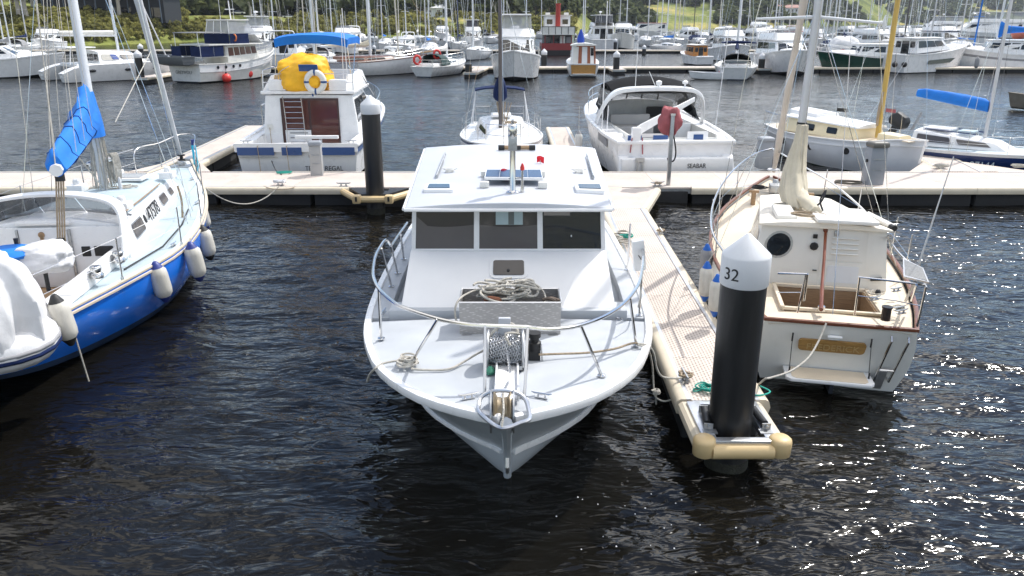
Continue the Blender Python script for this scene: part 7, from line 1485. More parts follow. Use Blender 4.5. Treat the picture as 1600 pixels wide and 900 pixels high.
def motor(label, px, py, L, B, hdg, hull=WHITE, f=1.3, cabh=1.1, cy=(-.35, .25), fly=None, bim=None, arch=False, glass=GLASS, name='moored_cruiser', flyscreen=SCREEN, stripe=None, hard=None, group=None, slope=.7, aftdoor=True, roofm=WHITE, cabm=WHITE, radar=False, rails=True, nwin=3, cat='motor boat', tumb=.1, bowh=1.4, hullstripe=None):
    p = G(px, py, 0); e = empty(name, label, cat, (p.x, p.y, 0), RAD(hdg), group); Lh = L/2; b = B/2
    sheer = [(-Lh, b*.93, f*.9), (-Lh*.3, b, f*.95), (Lh*.25, b*.97, f*1.1), (Lh*.62, b*.72, f*1.25), (Lh*.86, b*.34, f*1.35), (Lh, .06, f*bowh)]
    chine = [(-Lh*.97, b*.88, .1), (0, b*.88, .1), (Lh*.45, b*.6, .18), (Lh*.85, .05, .45)]
    bands = [('hull', 0, 1, hull)] if stripe is None else [('hull', 0, .25, hull), ('hull_stripe', .25, .375, stripe), ('lower_hull', .375, 1, hull)]
    H = Hull(e, sheer, chine, [(-Lh*.95, -.3), (0, -.4), (Lh*.8, .1)], bands, ANTI, bulge=.0, n=14, kk=8 if stripe else 3)
    H.deck(OFFWH if hull is not WHITE else WHITE2, drop=.02); H.rim(WHITE, 'gunwale', .1, .09, bev=0)
    y0, y1 = cy[0]*L, cy[1]*L; w0, w1 = b*.80, b*.66; z0, z1 = f*.95, f*1.12; zt = f+cabh
    fl = cab(e, 'foredeck_trunk', cabm, y1-.4, Lh*.74, b*.62, b*.28, b*.5, b*.2, f*1.1, f*1.3, f*1.1+.42, f*1.3+.12, s1=-.3, camber=.08, bevel=.06, seg=1)
    c = cab(e, 'cabin', cabm, y0, y1, w0, w1, w0*(1-tumb), w1*(1-tumb*1.5), z0, z1, zt, zt-.02, s1=-slope*cabh, camber=.06, bevel=.05, seg=1)
    MB().loft([[(x*s_, y, z) for x, z in ((-1, zt+.0), (1, zt+.0), (1, zt+.07), (0, zt+.13), (-1, zt+.07))] for y, s_ in ((y0-.45, w0*.98), (y0+.5, w0*.98), (y1-slope*cabh+.15, w1*.92))]).build('cabin_roof', roofm, e, bevel=.02, seg=1)
    for fc in 'LR':
        for k in range(nwin): u0 = .06+.88*k/nwin; panel(e, 'side_window', glass, c[fc], u0, u0+.88/nwin-.03, .38, .84, th=.015)
    for u0, u1 in ((.04, .33), (.355, .645), (.67, .96)): panel(e, 'windscreen_pane', glass, c['F'], u0, u1, .22, .88, th=.015)
    if aftdoor: panel(e, 'aft_door', glass, c['B'], .34, .66, .0, .85, th=.015); panel(e, 'aft_window', glass, c['B'], .08, .3, .4, .82, th=.015); panel(e, 'aft_window', glass, c['B'], .70, .92, .4, .82, th=.015)
    MB().box((0, -Lh+.08, f*.9), (b*1.8, .14, .25)).build('transom_rail', WHITE, e, bevel=.03, seg=1); MB().box((0, (y0-Lh)/2, f*.915), (b*1.45, (y0+Lh)*.8, .02)).build('cockpit_floor', TEAK if hull is GREENH else GREYC, e)
    zf = zt+.1
    if fly:
        fy0, fy1 = y0+.1, y0+(y1-y0)*.72
        fc_ = MB(); P = lambda s_, y, z: (s_*w0*.93, y, z)
        for s0 in (1, -1): fc_.hexa([(s0*w0*.8, fy0, zf-.05), (s0*w0*.95, fy0, zf-.05), (s0*w0*.82, fy1, zf-.05), (s0*w0*.7, fy1, zf-.05)], [(s0*w0*.8, fy0+.3, zf+.5), (s0*w0*.88, fy0+.3, zf+.5), (s0*w0*.72, fy1-.2, zf+.62), (s0*w0*.64, fy1-.2, zf+.62)])
        fc_.hexa([(-w0*.82, fy1-.05, zf-.05), (w0*.82, fy1-.05, zf-.05), (w0*.66, fy1+.45, zf-.05), (-w0*.66, fy1+.45, zf-.05)], [(-w0*.72, fy1-.2, zf+.62), (w0*.72, fy1-.2, zf+.62), (w0*.6, fy1-.05, zf+.62), (-w0*.6, fy1-.05, zf+.62)]).build('flybridge', WHITE, e, bevel=.04, seg=1)
        MB().box((0, (fy0+fy1)/2, zf+.35), (w0*1.1, .5, .55)).build('helm_seat', WHITE, e, bevel=.05, seg=1)
        if fly == 'enclosed':
            T = zf+1.75
            MB().hexa([(-w0*.80, fy0+.1, zf+.55), (w0*.80, fy0+.1, zf+.55), (w0*.66, fy1-.15, zf+.6), (-w0*.66, fy1-.15, zf+.6)], [(-w0*.72, fy0+.2, T), (w0*.72, fy0+.2, T), (w0*.58, fy1-.6, T), (-w0*.58, fy1-.6, T)]).build('flybridge_clears', flyscreen, e)
            MB().box((0, (fy0+fy1)/2-.1, T+.05), (w0*1.5, fy1-fy0-.1, .1)).build('flybridge_top', roofm if hard is None else hard, e, bevel=.03, seg=1)
            for x in (-.74, -.25, .25, .74): MB().tube([(x*w0, fy0+.08, zf), (x*w0*.95, fy0+.16, T)], .03, 5).build('flybridge_post', WHITE, e)
        else: MB().slab([(-w0*.7, fy1-.2, zf+.6), (w0*.7, fy1-.2, zf+.6), (w0*.62, fy1-.35, zf+.95), (-w0*.62, fy1-.35, zf+.95)], (0, .02, .01)).build('flybridge_screen', flyscreen, e)
        if bim:
            T = zf+1.8; MB().loft([[(x*w0, y, T+.14*(1-x*x)+dz) for x, dz in ((-.85, 0), (-.4, 0), (0, 0), (.4, 0), (.85, 0), (.85, -.07), (-.85, -.07))] for y in (fy0-.2, fy1-.2)]).build('bimini', bim, e)
            for s0 in (1, -1): MB().tube([(s0*w0*.84, fy0, T), (s0*w0*.88, (fy0+fy1)/2, zf+.5), (s0*w0*.84, fy1-.3, T)], .025, 5).build('bimini_frame', STEEL, e)
    if arch:
        A = [(w0*.98, y0+.2, zt-.2), (w0*.85, y0-.1, zt+.75), (w0*.6, y0-.15, zt+.95), (-w0*.6, y0-.15, zt+.95), (-w0*.85, y0-.1, zt+.75), (-w0*.98, y0+.2, zt-.2)]; MB().tube(crom(A, 3), .07, 6).build('radar_arch', WHITE, e, smooth=60)
    if radar: MB().lathe([(.04, 0), (.04, .35), (.28, .38), (.28, .55), (.05, .6)], 12, (0, (y0+y1)/2-.3, zf+(1.9 if fly == 'enclosed' else .05))).build('radar_dome', WHITE, e)
    MB().tube([(w0*.5, y0+.2, zt), (w0*.55, y0, zt+3.2)], .018, 5).tube([(-w0*.4, y0+.3, zt), (-w0*.42, y0+.1, zt+2.2)], .014, 5).build('aerial', WHITE, e)
    if rails:
        pts = [(s0*(H.at(y)[0]-.08), y, H.at(y)[1]) for s0, ys in ((-1, (-Lh*.1, Lh*.3, Lh*.6, Lh*.85)),) for y in ys]; pts += [(0, Lh*.98, f*bowh)]+[(-x, y, z) for x, y, z in pts[::-1]]
        railing(e, pts, .7, .02, (1.,), 1, 'bow_rail', wires=(.5,))
    return e, H, c
def flecks():
    rn = random.Random(12); mb = MB()
    for i in range(24):
        px, py = (rn.gauss(985, 80), rn.gauss(800, 30)) if i < 15 else (rn.uniform(480, 520), rn.uniform(334, 340)) if i < 18 else (rn.uniform(900, 1200), rn.uniform(760, 880)); p = G(px, py, .03); r = rn.uniform(.005, .012)
        mb.lathe([(r, 0), (r*.8, .006)], 6, p)
    tag(mb.build('floating_specks', WHTC), 'small pale specks floating on the dark water ahead of the launch', kind='stuff')
flecks()
def buoy(px, py, r, label, m=RED, z=.5, Y=None):
    p = G(px, py, z) if Y is None else GD(px, py, Y); e = empty('round_fender', label, 'fender', p); MB().sph((0, 0, 0), r, 14, 9).build('ball', m, e, smooth=80); MB().lathe([(r*.25, r*.9), (r*.2, r*1.25)], 8).tube([(0, 0, r*1.2), (0, .1, r*1.2+.7)], .02, 4).build('eye', ROPED, e)

# ================================================================ MIDDLE DISTANCE, left to right
motor('white sports cruiser with dark hardtop at the far left edge behind the blue yacht rigging', 2, 121, 11, 3.8, -75, f=1.5, cabh=1.3, cy=(-.3, .2), hard=BLKCAN, roofm=BLKCAN, stripe=None, slope=1.2, nwin=2, arch=False)
sail('white yacht with grey boom cover and white mast behind the leftmost cruiser', 8, 100, 12, -80, mh=18, cover=GREYC, mast=MASTW, sp=(.45,))
def catamaran():
    p = G(118, 124, 0); e = empty('catamaran', 'large white sailing catamaran seen from its port quarter at left', 'catamaran', (G(76, 128, 0).x+6.2*math.sin(RAD(42))+.3, 68.0+6.2*math.cos(RAD(42)), 0), RAD(-42)); e.scale = (.86,)*3; e.location = (G(80, 128, 0).x+5.3*math.sin(RAD(42)), 67.5+5.3*math.cos(RAD(42)), 0); lc = local(e); Lh = 6.2
    for sg in (1, -1):
        h = Hull.__new__(Hull); sub = bpy.data.objects.new('float_hull', None); COL.objects.link(sub); sub.parent = e; sub.location = (sg*2.75, 0, 0)
        Hs = Hull(sub, [(-Lh, .62, .85), (-Lh*.7, .82, 1.5), (0, .88, 1.65), (Lh*.6, .62, 1.7), (Lh, .05, 1.75)], [(-Lh*.97, .45, .05), (0, .6, .05), (Lh*.95, .04, .05)], [(-Lh*.95, -.2), (0, -.4), (Lh*.93, -.2)], [('hull', 0, 1, WHITE)], ANTI, bulge=.08, n=14, kk=5)
        Hs.deck(WHITE, drop=.0, inset=.0)
        for y in (-3.6, -.2, 2.6): MB().sph((sg*.0+(.86 if True else 0)*1, y, 1.05), (.06, .35, .14), 12, 6).sph((-.86, y, 1.05), (.06, .35, .14), 12, 6).build('port_window', GLASS, sub)
        for k in range(3): MB().box((0, -Lh+.25+.4*k, .55+.3*k), (1.0, .4, .3)).build('stern_step', WHITE, sub, bevel=.04, seg=1)
    MB().box((0, -.8, 1.32), (4.4, 7.2, .7)).build('bridge_deck', WHITE, e, bevel=.08, seg=1); MB().box((0, -4.43, 1.1), (3.9, .05, .5)).build('bridge_underside', GREYC, e)
    c = cab(e, 'saloon', WHITE, -2.4, 2.6, 2.55, 1.9, 2.15, 1.2, 1.6, 1.7, 2.75, 2.55, s0=.1, s1=-1.2, camber=.12, bevel=.12)
    for fc in 'LR':
        panel(e, 'saloon_window', mat('pale_cream_blind', (.45, .43, .38), .3), c[fc], .52 if fc == 'L' else .06, .94 if fc == 'L' else .48, .28, .80, th=.02, rnd=.25); panel(e, 'saloon_window', mat('blue_blind', (.02, .06, .26), .3), c[fc], .55 if fc == 'L' else .30, .70 if fc == 'L' else .45, .32, .78, th=.03, rnd=.1); panel(e, 'saloon_window', GLASS, c[fc], .08 if fc == 'L' else .55, .46 if fc == 'L' else .92, .34, .78, th=.02, rnd=.1)
    for k in range(4): panel(e, 'aft_window', GLASS, c['B'], .04+.24*k, .25+.24*k, .22, .80, th=.02, rnd=.03)
    for k in range(3): panel(e, 'front_window', GLASS, c['F'], .06+.31*k, .32+.31*k, .25, .8, th=.02, rnd=.05)
    MB().box((0, -3.6, 3.15), (3.9, 2.6, .10)).build('cockpit_hardtop', WHITE, e, bevel=.04, seg=1); 
    for s0 in (1, -1): MB().tube([(s0*1.8, -4.6, 3.1), (s0*1.9, -4.9, 1.6)], .05, 6).build('hardtop_post', WHITE, e)
    MB().tube([(0, .6, 2.7), (0, .3, 19)], .13, 10).build('mast', MASTW, e); MB().tube([(0, .5, 4.2), (0, -4.9, 4.3)], .10, 8).build('boom', MASTW, e)
    MB().loft([[(hw*math.cos(a), y, 4.5+.22*math.sin(a)) for a in [2*math.pi*k/10 for k in range(10)]] for y, hw in ((.3, .3), (-2, .28), (-4.8, .16))]).build('boom_cover', OFFWH, e, smooth=60)
    MB().tube([(0, 5.6, 1.7), (0, .35, 17)], .07, 7).build('furled_jib', WHTC, e); MB().tube([(-2.8, 5.4, 1.7), (2.8, 5.4, 1.7)], .09, 8).build('crossbeam', ALU, e)
    for s0 in (1, -1): MB().tube([(s0*3.3, -.6, 1.7), (0, .3, 15)], .012, 4).build('shroud', STEEL, e); railing(e, [(s0*3.5, y, 1.65) for y in (-4, -1.5, 1, 3.5, 5.8)], .65, .018, (), 1, 'guard_rail', wires=(1., .5))
catamaran()
def trawler():
    p = G(262, 128, 0); e = empty('trawler_yacht', 'white trawler yacht with navy canvas covers and clear flybridge enclosure, stern to the left', 'motor boat', (G(297, 129, 0).x+5.2*math.sin(RAD(25)), 66.2+5.2*math.cos(RAD(25)), 0), RAD(-25)); e.scale = (.84, .84, .86); Lh = 6.4; b = 2.25
    sheer = [(-Lh, 2.0, 1.75), (-3, 2.25, 1.7), (0, 2.25, 1.85), (3, 1.9, 2.2), (5.2, .95, 2.6), (Lh, .08, 2.85)]; chine = [(-Lh+.1, 1.8, .15), (0, 2.0, .1), (3.4, 1.2, .2), (5.6, .06, .4)]
    H = Hull(e, sheer, chine, [(-Lh+.3, -.3), (0, -.5), (5.3, .1)], [('hull', 0, .5, WHITE), ('hull_lower', .5, 1, OFFWH)], ANTI, bulge=.03, n=16, kk=6)
    H.deck(OFFWH, drop=.35); H.rim(OFFWH, 'gunwale', .12, .1)
    for s0 in (1, -1):
        MB().sweep([(s0*(H.at(y)[0]+.02), y, H.at(y)[1]-.75) for y in (-Lh, -3, 0, 3, 5)], [(-.03, -.04), (.04, -.03), (.04, .03), (-.03, .04)]).build('rub_strake', GREYC, e)
        for y in (-4.2, -3.2, -2.2, -1.3): MB().lathe([(.15, -.03), (.15, .03)], 12, (s0*(H.at(y)[0]+.0), y, H.at(y)[1]-.32), (s0, 0, 0)).build('porthole', GLASS, e)
    c = cab(e, 'saloon', OFFWH, -2.2, 2.6, 1.65, 1.4, 1.6, 1.3, 1.6, 1.9, 3.35, 3.35, s1=-.3, camber=.05, bevel=.04)
    for fc in 'LR':
        for k in range(5): panel(e, 'side_window', GLASSR, c[fc], .04+.19*k, .20+.19*k, .42, .88, th=.02)
    for k in range(3): panel(e, 'windscreen_pane', GLASS, c['F'], .05+.31*k, .33+.31*k, .45, .88, th=.02)
    MB().box((0, -4.2, 2.35), (3.6, 3.6, .1)).build('aft_deck', OFFWH, e); MB().box((0, -1.0, 3.42), (3.9, 7.6, .12)).build('flybridge_deck', OFFWH, e, bevel=.03)
    for s0 in (1, -1):
        MB().box((s0*1.85, -4.4, 2.85), (.06, 3.0, .95)).build('canvas_side', NAVYC, e); MB().box((s0*1.25, -5.95, 2.85), (1.2, .06, .95)).build('canvas_back', NAVYC, e)
        MB().box((s0*1.7, -.4, 3.95), (.06, 2.6, .95)).build('flybridge_canvas', NAVYC, e)
        for y in (-5.9, -4.2, -2.6): MB().tube([(s0*1.85, y, 2.3), (s0*1.85, y, 3.5)], .035, 5).build('awning_post', WHITE, e)
    MB().box((0, -1.7, 3.95), (3.2, .06, .95)).build('flybridge_canvas', NAVYC, e); MB().slab([(-1.9, 2.7, 3.5), (1.9, 2.7, 3.5), (1.7, 1.9, 4.3), (-1.7, 1.9, 4.3)], (0, .06, 0)).build('flybridge_front', WHITE, e)
    MB().hexa([(-1.65, -1.6, 4.3), (1.65, -1.6, 4.3), (1.6, 2.2, 4.3), (-1.6, 2.2, 4.3)], [(-1.4, -1.4, 5.6), (1.4, -1.4, 5.6), (1.3, 1.4, 5.6), (-1.3, 1.4, 5.6)]).build('clear_enclosure', VINYL, e); MB().box((0, 0, 5.68), (2.9, 3.0, .12)).build('enclosure_roof', OFFWH, e, bevel=.04)
    for x in (-1.5, -.5, .5, 1.5): MB().tube([(x*1.05, -1.62, 4.3), (x*.9, -1.42, 5.6)], .04, 5).build('enclosure_post', WHITE, e)
    MB().box((0, -4.0, 4.55), (3.2, 3.6, .08)).build('aft_awning', GREYC, e); MB().box((.2, 3.0, 5.0), (2.2, 1.4, .08)).build('forward_awning', NAVYC, e)
    for x in (-1.5, 1.5): MB().tube([(x, -5.7, 2.4), (x, -5.7, 4.5)], .035, 5).build('awning_post', WHITE, e)
    MB().tube([(0, .5, 5.7), (0, .4, 7.5)], .06, 6).box((0, .45, 6.7), (1.2, .08, .08)).tube([(.9, 0, 5.7), (.9, 0, 10.5)], .02, 5).tube([(-.9, 0, 5.7), (-.9, 0, 10)], .02, 5).build('mast', WHITE, e)
    MB().tube([(.26*math.cos(a)+1.72, -1.1+.0, 4.05+.3*math.sin(a)) for a in [2*math.pi*k/14 for k in range(14)]], .07, 6, closed=True).build('lifebuoy', ORANGE, e)
    for x in (-.9, .9): MB().tube([(x, -Lh+.1, 1.9), (x, -Lh-.9, 2.5), (x, -Lh-1.0, 1.7)], .06, 6).build('davit', WHITE, e)
    text(e, 'boat_name', 'GREYWOLF', .42, GREYC, (-1.2, -Lh-.005, .85), (1, 0, 0), (0, .0, 1), .01); railing(e, [(s0*x, y, H.at(y)[1]) for s0, x, y in ((-1, 2.0, 1.5), (-1, 1.6, 3.4), (-1, .8, 5.2), (1, 0, 6.3), (1, .8, 5.2), (1, 1.6, 3.4), (1, 2.0, 1.5))], .75, .02, (1.,), 1, 'bow_rail', wires=(.5,))
    return e
TRW = trawler(); q = TRW.matrix_basis
def from_t(x, y, z): return (Matrix.Translation(TRW.location) @ TRW.rotation_euler.to_matrix().to_4x4()) @ Vector((x*.84, y*.84, z*.86))
t = small_boat('grey_tender', 'dark grey tender hanging on the davits of the trawler yacht', (0, 0), RAD(65), 4.4, 1.5, .6, mat('dark_grey_aluminium', (.12, .13, .14), .45, .3), GREYC); t.location = from_t(-.6, -7.6, 1.75)
buoy(354, 122, .38, 'large red ball fender on the side of the trawler yacht, left one of its pair', Y=67.2); buoy(389, 115, .34, 'red ball fender on the trawler yacht bow, right one of its pair', Y=70.5)
motor('white flybridge cruiser behind the bow of the trawler yacht', 405, 92, 13, 4.4, -170, f=1.9, cabh=1.6, fly='enclosed', radar=True, rails=True, flyscreen=VINYL, bowh=1.35)
small_boat('inflatable_dinghy', 'grey inflatable dinghy on a white cruiser stern left of the blue bimini', (-27.5, 78), RAD(70), 4.2, 2.0, .75, GREYC, BLACK, lift=1.0)
motor('white cruiser with navy canvas behind the left end of the blue bimini', 452, 100, 11, 3.8, 8, f=1.4, cabh=1.4, hard=NAVYC, roofm=NAVYC, arch=True)
sail('yacht with navy covered boom and brown canvas above the yellow tarpaulin', 500, 100, 11, 10, mh=16, cover=GREYC, dodger=GREYC, sp=(.5,), mast=MASTW)
motor('white cruiser with tall wheelhouse beyond the right end of the blue bimini', 540, 84, 11, 3.9, 175, f=1.6, cabh=1.5, fly='open', arch=True)
kt, kH = sail('classic ketch with brown toe rail, tan boom cover and bowsprit, right of the blue bimini', 563, 117, 13.5, -62, mh=15, mast=MASTW, cover=SAILC, wood=True, deckm=OFFWH, cab_m=MAHOG, mizzen=True, stripe=None, mr=.15, sp=(.4,), wires=.014)
MB().tube([(0, 6.2, 1.9), (0, 8.3, 2.15)], .09, 7).tube([(0, 8.2, 2.15), (0, 1.2, 14)], .015, 4).build('bowsprit', TEAK, kt)
MB().tube([(0, -4.0, 1.6), (0, -4.1, 11.5)], .09, 7).tube([(0, 3.9, 1.6), (0, 3.6, 12)], .07, 7).build('spar', MASTC, kt)
text(kt, 'boat_name', 'SABELLE', .3, GREYC, (kH.at(-4.5)[0]+.06, -5.2, .75), (0.12, 1, 0), (0, 0, 1), .01)
motor('little white cabin cruiser beyond the walkway right of the classic ketch', 614, 101, 7, 2.6, 178, f=.9, cabh=1.0, cy=(-.2, .2))
sl, _ = sail('white sloop with two red lifebuoys on its stern rail, stern to the camera', 694, 116, 9.5, -20, mh=16, mast=MASTW, cover=OFFWH, dodger=mat('dark_green_canvas', (.02, .05, .05), .8), wires=.013, mr=.10, sp=(.5,))
for dx, dz, lab in ((-4.6, 1.5, 'red lifebuoy on the stern rail of the white sloop, lower left one'), (-2.1, 1.9, 'red lifebuoy on the dodger of the white sloop, upper right one')):
    m4 = Matrix.Translation(sl.location) @ sl.rotation_euler.to_matrix().to_4x4(); p = m4 @ Vector((.3 if dx > -3 else -.5, dx, dz)); e = empty('lifebuoy', lab, 'lifebuoy', p, .4); MB().tube([(.30*math.cos(a), 0, .36*math.sin(a)) for a in [2*math.pi*k/16 for k in range(16)]], .11, 8, closed=True).build('ring', RED, e, smooth=60)
motor('white flybridge boat with tall upper station beyond the sloop with red lifebuoys', 738, 76, 11, 4, 180, f=1.6, cabh=1.5, fly='enclosed', radar=True, flyscreen=GLASSB)
sail('white yacht with white sail cover right behind the sloop with red lifebuoys', 742, 92, 11, 170, mh=17, mast=MASTW, cover=WHTC, mr=.12, wires=.013)
sail('small yacht with blue sail cover between the little cabin cruiser and the red lifebuoys', 668, 90, 10, 175, mh=16, mast=ALUM, cover=BLUEC, dodger=WHTC, wires=.013)
motor('small white sports boat with hooped canopy left of the masts in mid distance', 630, 84, 8, 3, 170, f=1.1, cabh=1.1, arch=True)
my_, mH, mc_ = motor('white flybridge motor yacht with clear curtains seen from astern behind the sloop mast', 806, 117, 13.5, 4.6, 172, f=1.75, cabh=1.7, cy=(-.28, .18), fly='enclosed', flyscreen=VINYL, nwin=3, bowh=1.45, deckm=None) if False else motor('white flybridge motor yacht with clear curtains, bow to the camera behind the dark mast', 806, 121, 13.5, 4.4, 178, f=1.75, cabh=1.7, cy=(-.30, .16), fly='enclosed', flyscreen=VINYL, bowh=1.45)
buoy(821, 112, .42, 'orange ball fender beside the flybridge motor yacht bow', ORANGE, Y=77.5)
# houseboat
def houseboat():
    p = G(872, 86, 0); e = empty('red_houseboat', 'red and white two storey houseboat with a red funnel', 'houseboat', (p.x, p.y+5, 0), RAD(0)); e.scale = (.76, .8, .76); PKW = OFFWH; DR = REDP
    MB().loft([[(-x, y, 0), (x, y, 0), (x*1.04, y, 1.5), (-x*1.04, y, 1.5)] for y, x in ((-6, 3.0), (0, 3.2), (6, 2.8), (9, .8))]).build('hull', mat('black_hull', (.02, .015, .015), .5), e); MB().box((0, -5.95, 1.55), (6.4, .15, 1.3)).box((-3.15, 0, 1.55), (.12, 12, 1.2)).box((3.15, 0, 1.55), (.12, 12, 1.2)).build('bulwark', DR, e)
    MB().box((0, .4, 2.7), (5.4, 10.5, 2.2)).build('lower_house', INTER, e); MB().box((0, 0, 3.85), (6.6, 12.4, .16)).build('upper_deck', OFFWH, e)
    for x in (-2.6, -.9, .9, 2.6): MB().box((x, -5.9, 2.7), (.14, .14, 2.3)).build('post', DR, e)
    for x in (-1.9, -.3): MB().box((x, -4.9, 2.8), (1.1, .1, 1.2)).build('lower_window', GLASS, e)
    MB().box((.9, -4.92, 2.6), (1.0, .1, 1.9)).build('lower_door', OFFWH, e); MB().box((2.1, -4.92, 2.8), (.9, .1, 1.1)).build('lower_window', GREYC, e)
    MB().box((0, -6.1, 4.6), (6.5, .1, 1.35)).build('rail_screen', PKW, e)
    for x in (-3.2, -1.9, -.6, .6, 1.9, 3.2): MB().box((x, -6.18, 4.6), (.12, .08, 1.5)).build('rail_post', INTER, e)
    MB().box((0, -6.19, 5.3), (6.5, .06, .12)).build('rail_top', INTER, e)
    MB().box((0, 1.0, 6.1), (5.0, 7.5, 2.4)).build('wheelhouse', WHITE, e, bevel=.05); MB().box((0, 1.0, 7.4), (5.6, 8.2, .18)).build('roof', OFFWH, e)
    for x in (-1.6, 1.5): MB().box((x, -2.78, 6.2), (1.1, .08, .9)).build('wheelhouse_window', GLASS, e)
    MB().lathe([(.5, 5), (.45, 9.2), (.52, 9.25), (.5, 9.6)], 14, (0, -3.6, 0)).build('funnel', mat('funnel_red', (.35, .03, .02), .5), e)
    for x in (-1.9, 1.8): MB().box((x, -1.0, 7.7), (.9, .7, .45)).build('roof_locker', OFFWH, e, bevel=.05)
    MB().tube([(.0, 2.5, 7.4), (0, 2.5, 13)], .05, 5).build('mast', ALUM, e)
houseboat()
def cabin_boat():
    p = G(914, 121, 0); e = empty('wooden_cabin_boat', 'small white motor boat with varnished wooden cabin doors and stern board', 'motor boat', (p.x, p.y+3.2, 0), RAD(-3)); Lh = 3.4
    H = Hull(e, [(-Lh, 1.28, 1.15), (-1, 1.45, 1.2), (1, 1.35, 1.35), (2.5, .75, 1.6), (Lh, .06, 1.8)], [(-Lh+.1, 1.1, .12), (0, 1.2, .1), (2, .7, .1), (3, .05, .2)], [(-Lh+.2, -.3), (0, -.4), (2.8, 0)], [('hull', 0, 1, WHITE)], ANTI, bulge=.08, n=14, transom=WHITE)
    H.deck(OFFWH, drop=.05); H.rim(WHITE, 'gunwale', .1, .08); tq = [(-1.2, -Lh+.02, .2), (1.2, -Lh+.02, .2), (1.27, -Lh-.0, 1.1), (-1.27, -Lh-.0, 1.1)]
    panel(e, 'stern_board', mat('golden_varnished_board', (.42, .22, .06), .35, var=.15, ns=4, stretch=(1, 6, 6)), tq, .06, .94, .12, .98, th=.04); MB().box((0, -Lh-.12, .3), (1.9, .3, .08)).build('boarding_step', WHITE, e)
    c = cab(e, 'cabin', WHITE, -2.2, 1.2, 1.15, .95, 1.05, .85, 1.1, 1.3, 2.75, 2.7, s1=-.3, camber=.02, bevel=.03); q = c['B']
    panel(e, 'wood_frame', mat('red_cedar', (.30, .10, .05), .4, var=.15), q, .30, .44, .0, .98, th=.03); panel(e, 'wood_frame', mat('red_cedar', (.3, .1, .05)), q, .66, .78, .0, .98, th=.03); panel(e, 'cabin_door', WHITE2, q, .44, .66, .05, .9, th=.02); panel(e, 'lintel', mat('red_cedar', (.3, .1, .05)), q, .2, .98, .92, 1.0, th=.035); panel(e, 'wood_frame', mat('red_cedar', (.3, .1, .05)), q, .93, 1.0, .0, .98, th=.03)
    panel(e, 'aft_window', GLASS, q, .80, .92, .45, .85, th=.03); panel(e, 'aft_window', OFFWH, q, .08, .28, .1, .88, th=.02)
    MB().loft([[(x*(1.2 if y < 0 else 1.0), y, 2.78+.14*(1-x*x)+dz) for x, dz in ((-1, 0), (-.5, 0), (0, 0), (.5, 0), (1, 0), (1, -.08), (-1, -.08))] for y in (-2.5, 1.1)]).build('cabin_roof', OFFWH, e)
    for fc in 'LR':
        for k in range(3): panel(e, 'side_window', GLASS, c[fc], .08+.3*k, .32+.3*k, .5, .85, th=.02)
    MB().tube([(0, .8, 2.9), (0, .7, 7.5)], .05, 6).build('mast', MASTW, e); MB().lathe([(.32, 0), (.34, .35), (.16, .95), (.05, 1.2)], 10, (-.2, -.1, 2.9)).build('covered_gear', mat('royal_blue_cloth', (.01, .05, .35), .8, bump=.3), e, smooth=60)
    railing(e, [(-1.1, 1.2, 1.4), (-.6, 2.6, 1.6), (0, 3.35, 1.8), (.6, 2.6, 1.6), (1.1, 1.2, 1.4)], .7, .02, (1., .5), 1, 'bow_rail')
cabin_boat()
motor('big two level white motor yacht beyond the wooden cabin boat', 935, 76, 17, 5, 2, f=1.9, cabh=2.0, fly='enclosed', flyscreen=GLASSB, radar=True, nwin=4)
motor('dull white fishing boat with wheelhouse forward, right of the big motor yacht', 972, 77, 12, 4.2, 170, f=2.1, cabh=1.6, hull=OFFWH, cy=(-.15, .2), slope=.1, radar=True, cat='fishing boat', fly='open')
motor('cream work boat with orange wheelhouse top far behind the fishing boat', 1010, 60, 16, 5, 95, f=2, cabh=2.2, hull=OFFWH, cabm=OFFWH, roofm=REDP, cat='work boat')
sail('white yacht with bright blue upright sail bag in the centre right distance', 1048, 82, 10, 200, mh=17, mast=ALUM, cover=BLUEC, mr=.11, wires=.014)
wc2, _, _ = motor('small cruiser with varnished timber cabin and white door right of the open water', 1083, 100, 6.2, 2.3, 12, f=1.0, cabh=1.15, cabm=WOODO, roofm=OFFWH, cy=(-.3, .15), slope=.2)
blk, _ = sail('white yacht with large black dodger and stern ladder, stern to the camera', 1148, 119, 11, -14, mh=17, mast=MASTW, dodger=BLKCAN, bim=NAVYC, mr=.10, wires=.013, cover=NAVYC)
buoy(1129, 116, .42, 'bright red ball fender left of the yacht with the black dodger', Y=71.5)
small_boat('white_dinghy', 'small white dinghy floating left of the yacht with the black dodger', (G(1108, 124).x, G(1108, 124).y), RAD(88), 3.6, 1.4, .55, WHITE, WHITE2)
motor('white cruiser with wide white targa hardtop behind the black dodger', 1140, 95, 12, 4.2, 176, f=1.5, cabh=1.5, arch=True, fly='open')
motor('white flybridge cruiser with tubular arch, bow to the camera behind the leaning masts', 1222, 113, 13, 4.5, 176, f=1.7, cabh=1.3, arch=True, fly='open', slope=1.1, stripe=None, bowh=1.35)
motor('fishing cruiser with white shark fin hull and red top line far right of centre', 1180, 62, 13, 4.4, 150, f=2, cabh=1.9, stripe=REDP, fly='open', cat='motor boat')
motor('white cruiser with slanting red awning frame beyond the leaning masts', 1236, 80, 12, 4, 160, f=1.6, cabh=1.5, roofm=REDC, arch=True)
gr, _, _ = motor('dark green hulled launch with white cabin and timber cockpit', 1342, 112, 9.6, 3.0, 100, hull=GREENH, f=1.45, cabh=1.15, cy=(-.22, .10), roofm=WHITE, glass=GLASS, nwin=2, slope=.4, arch=False)
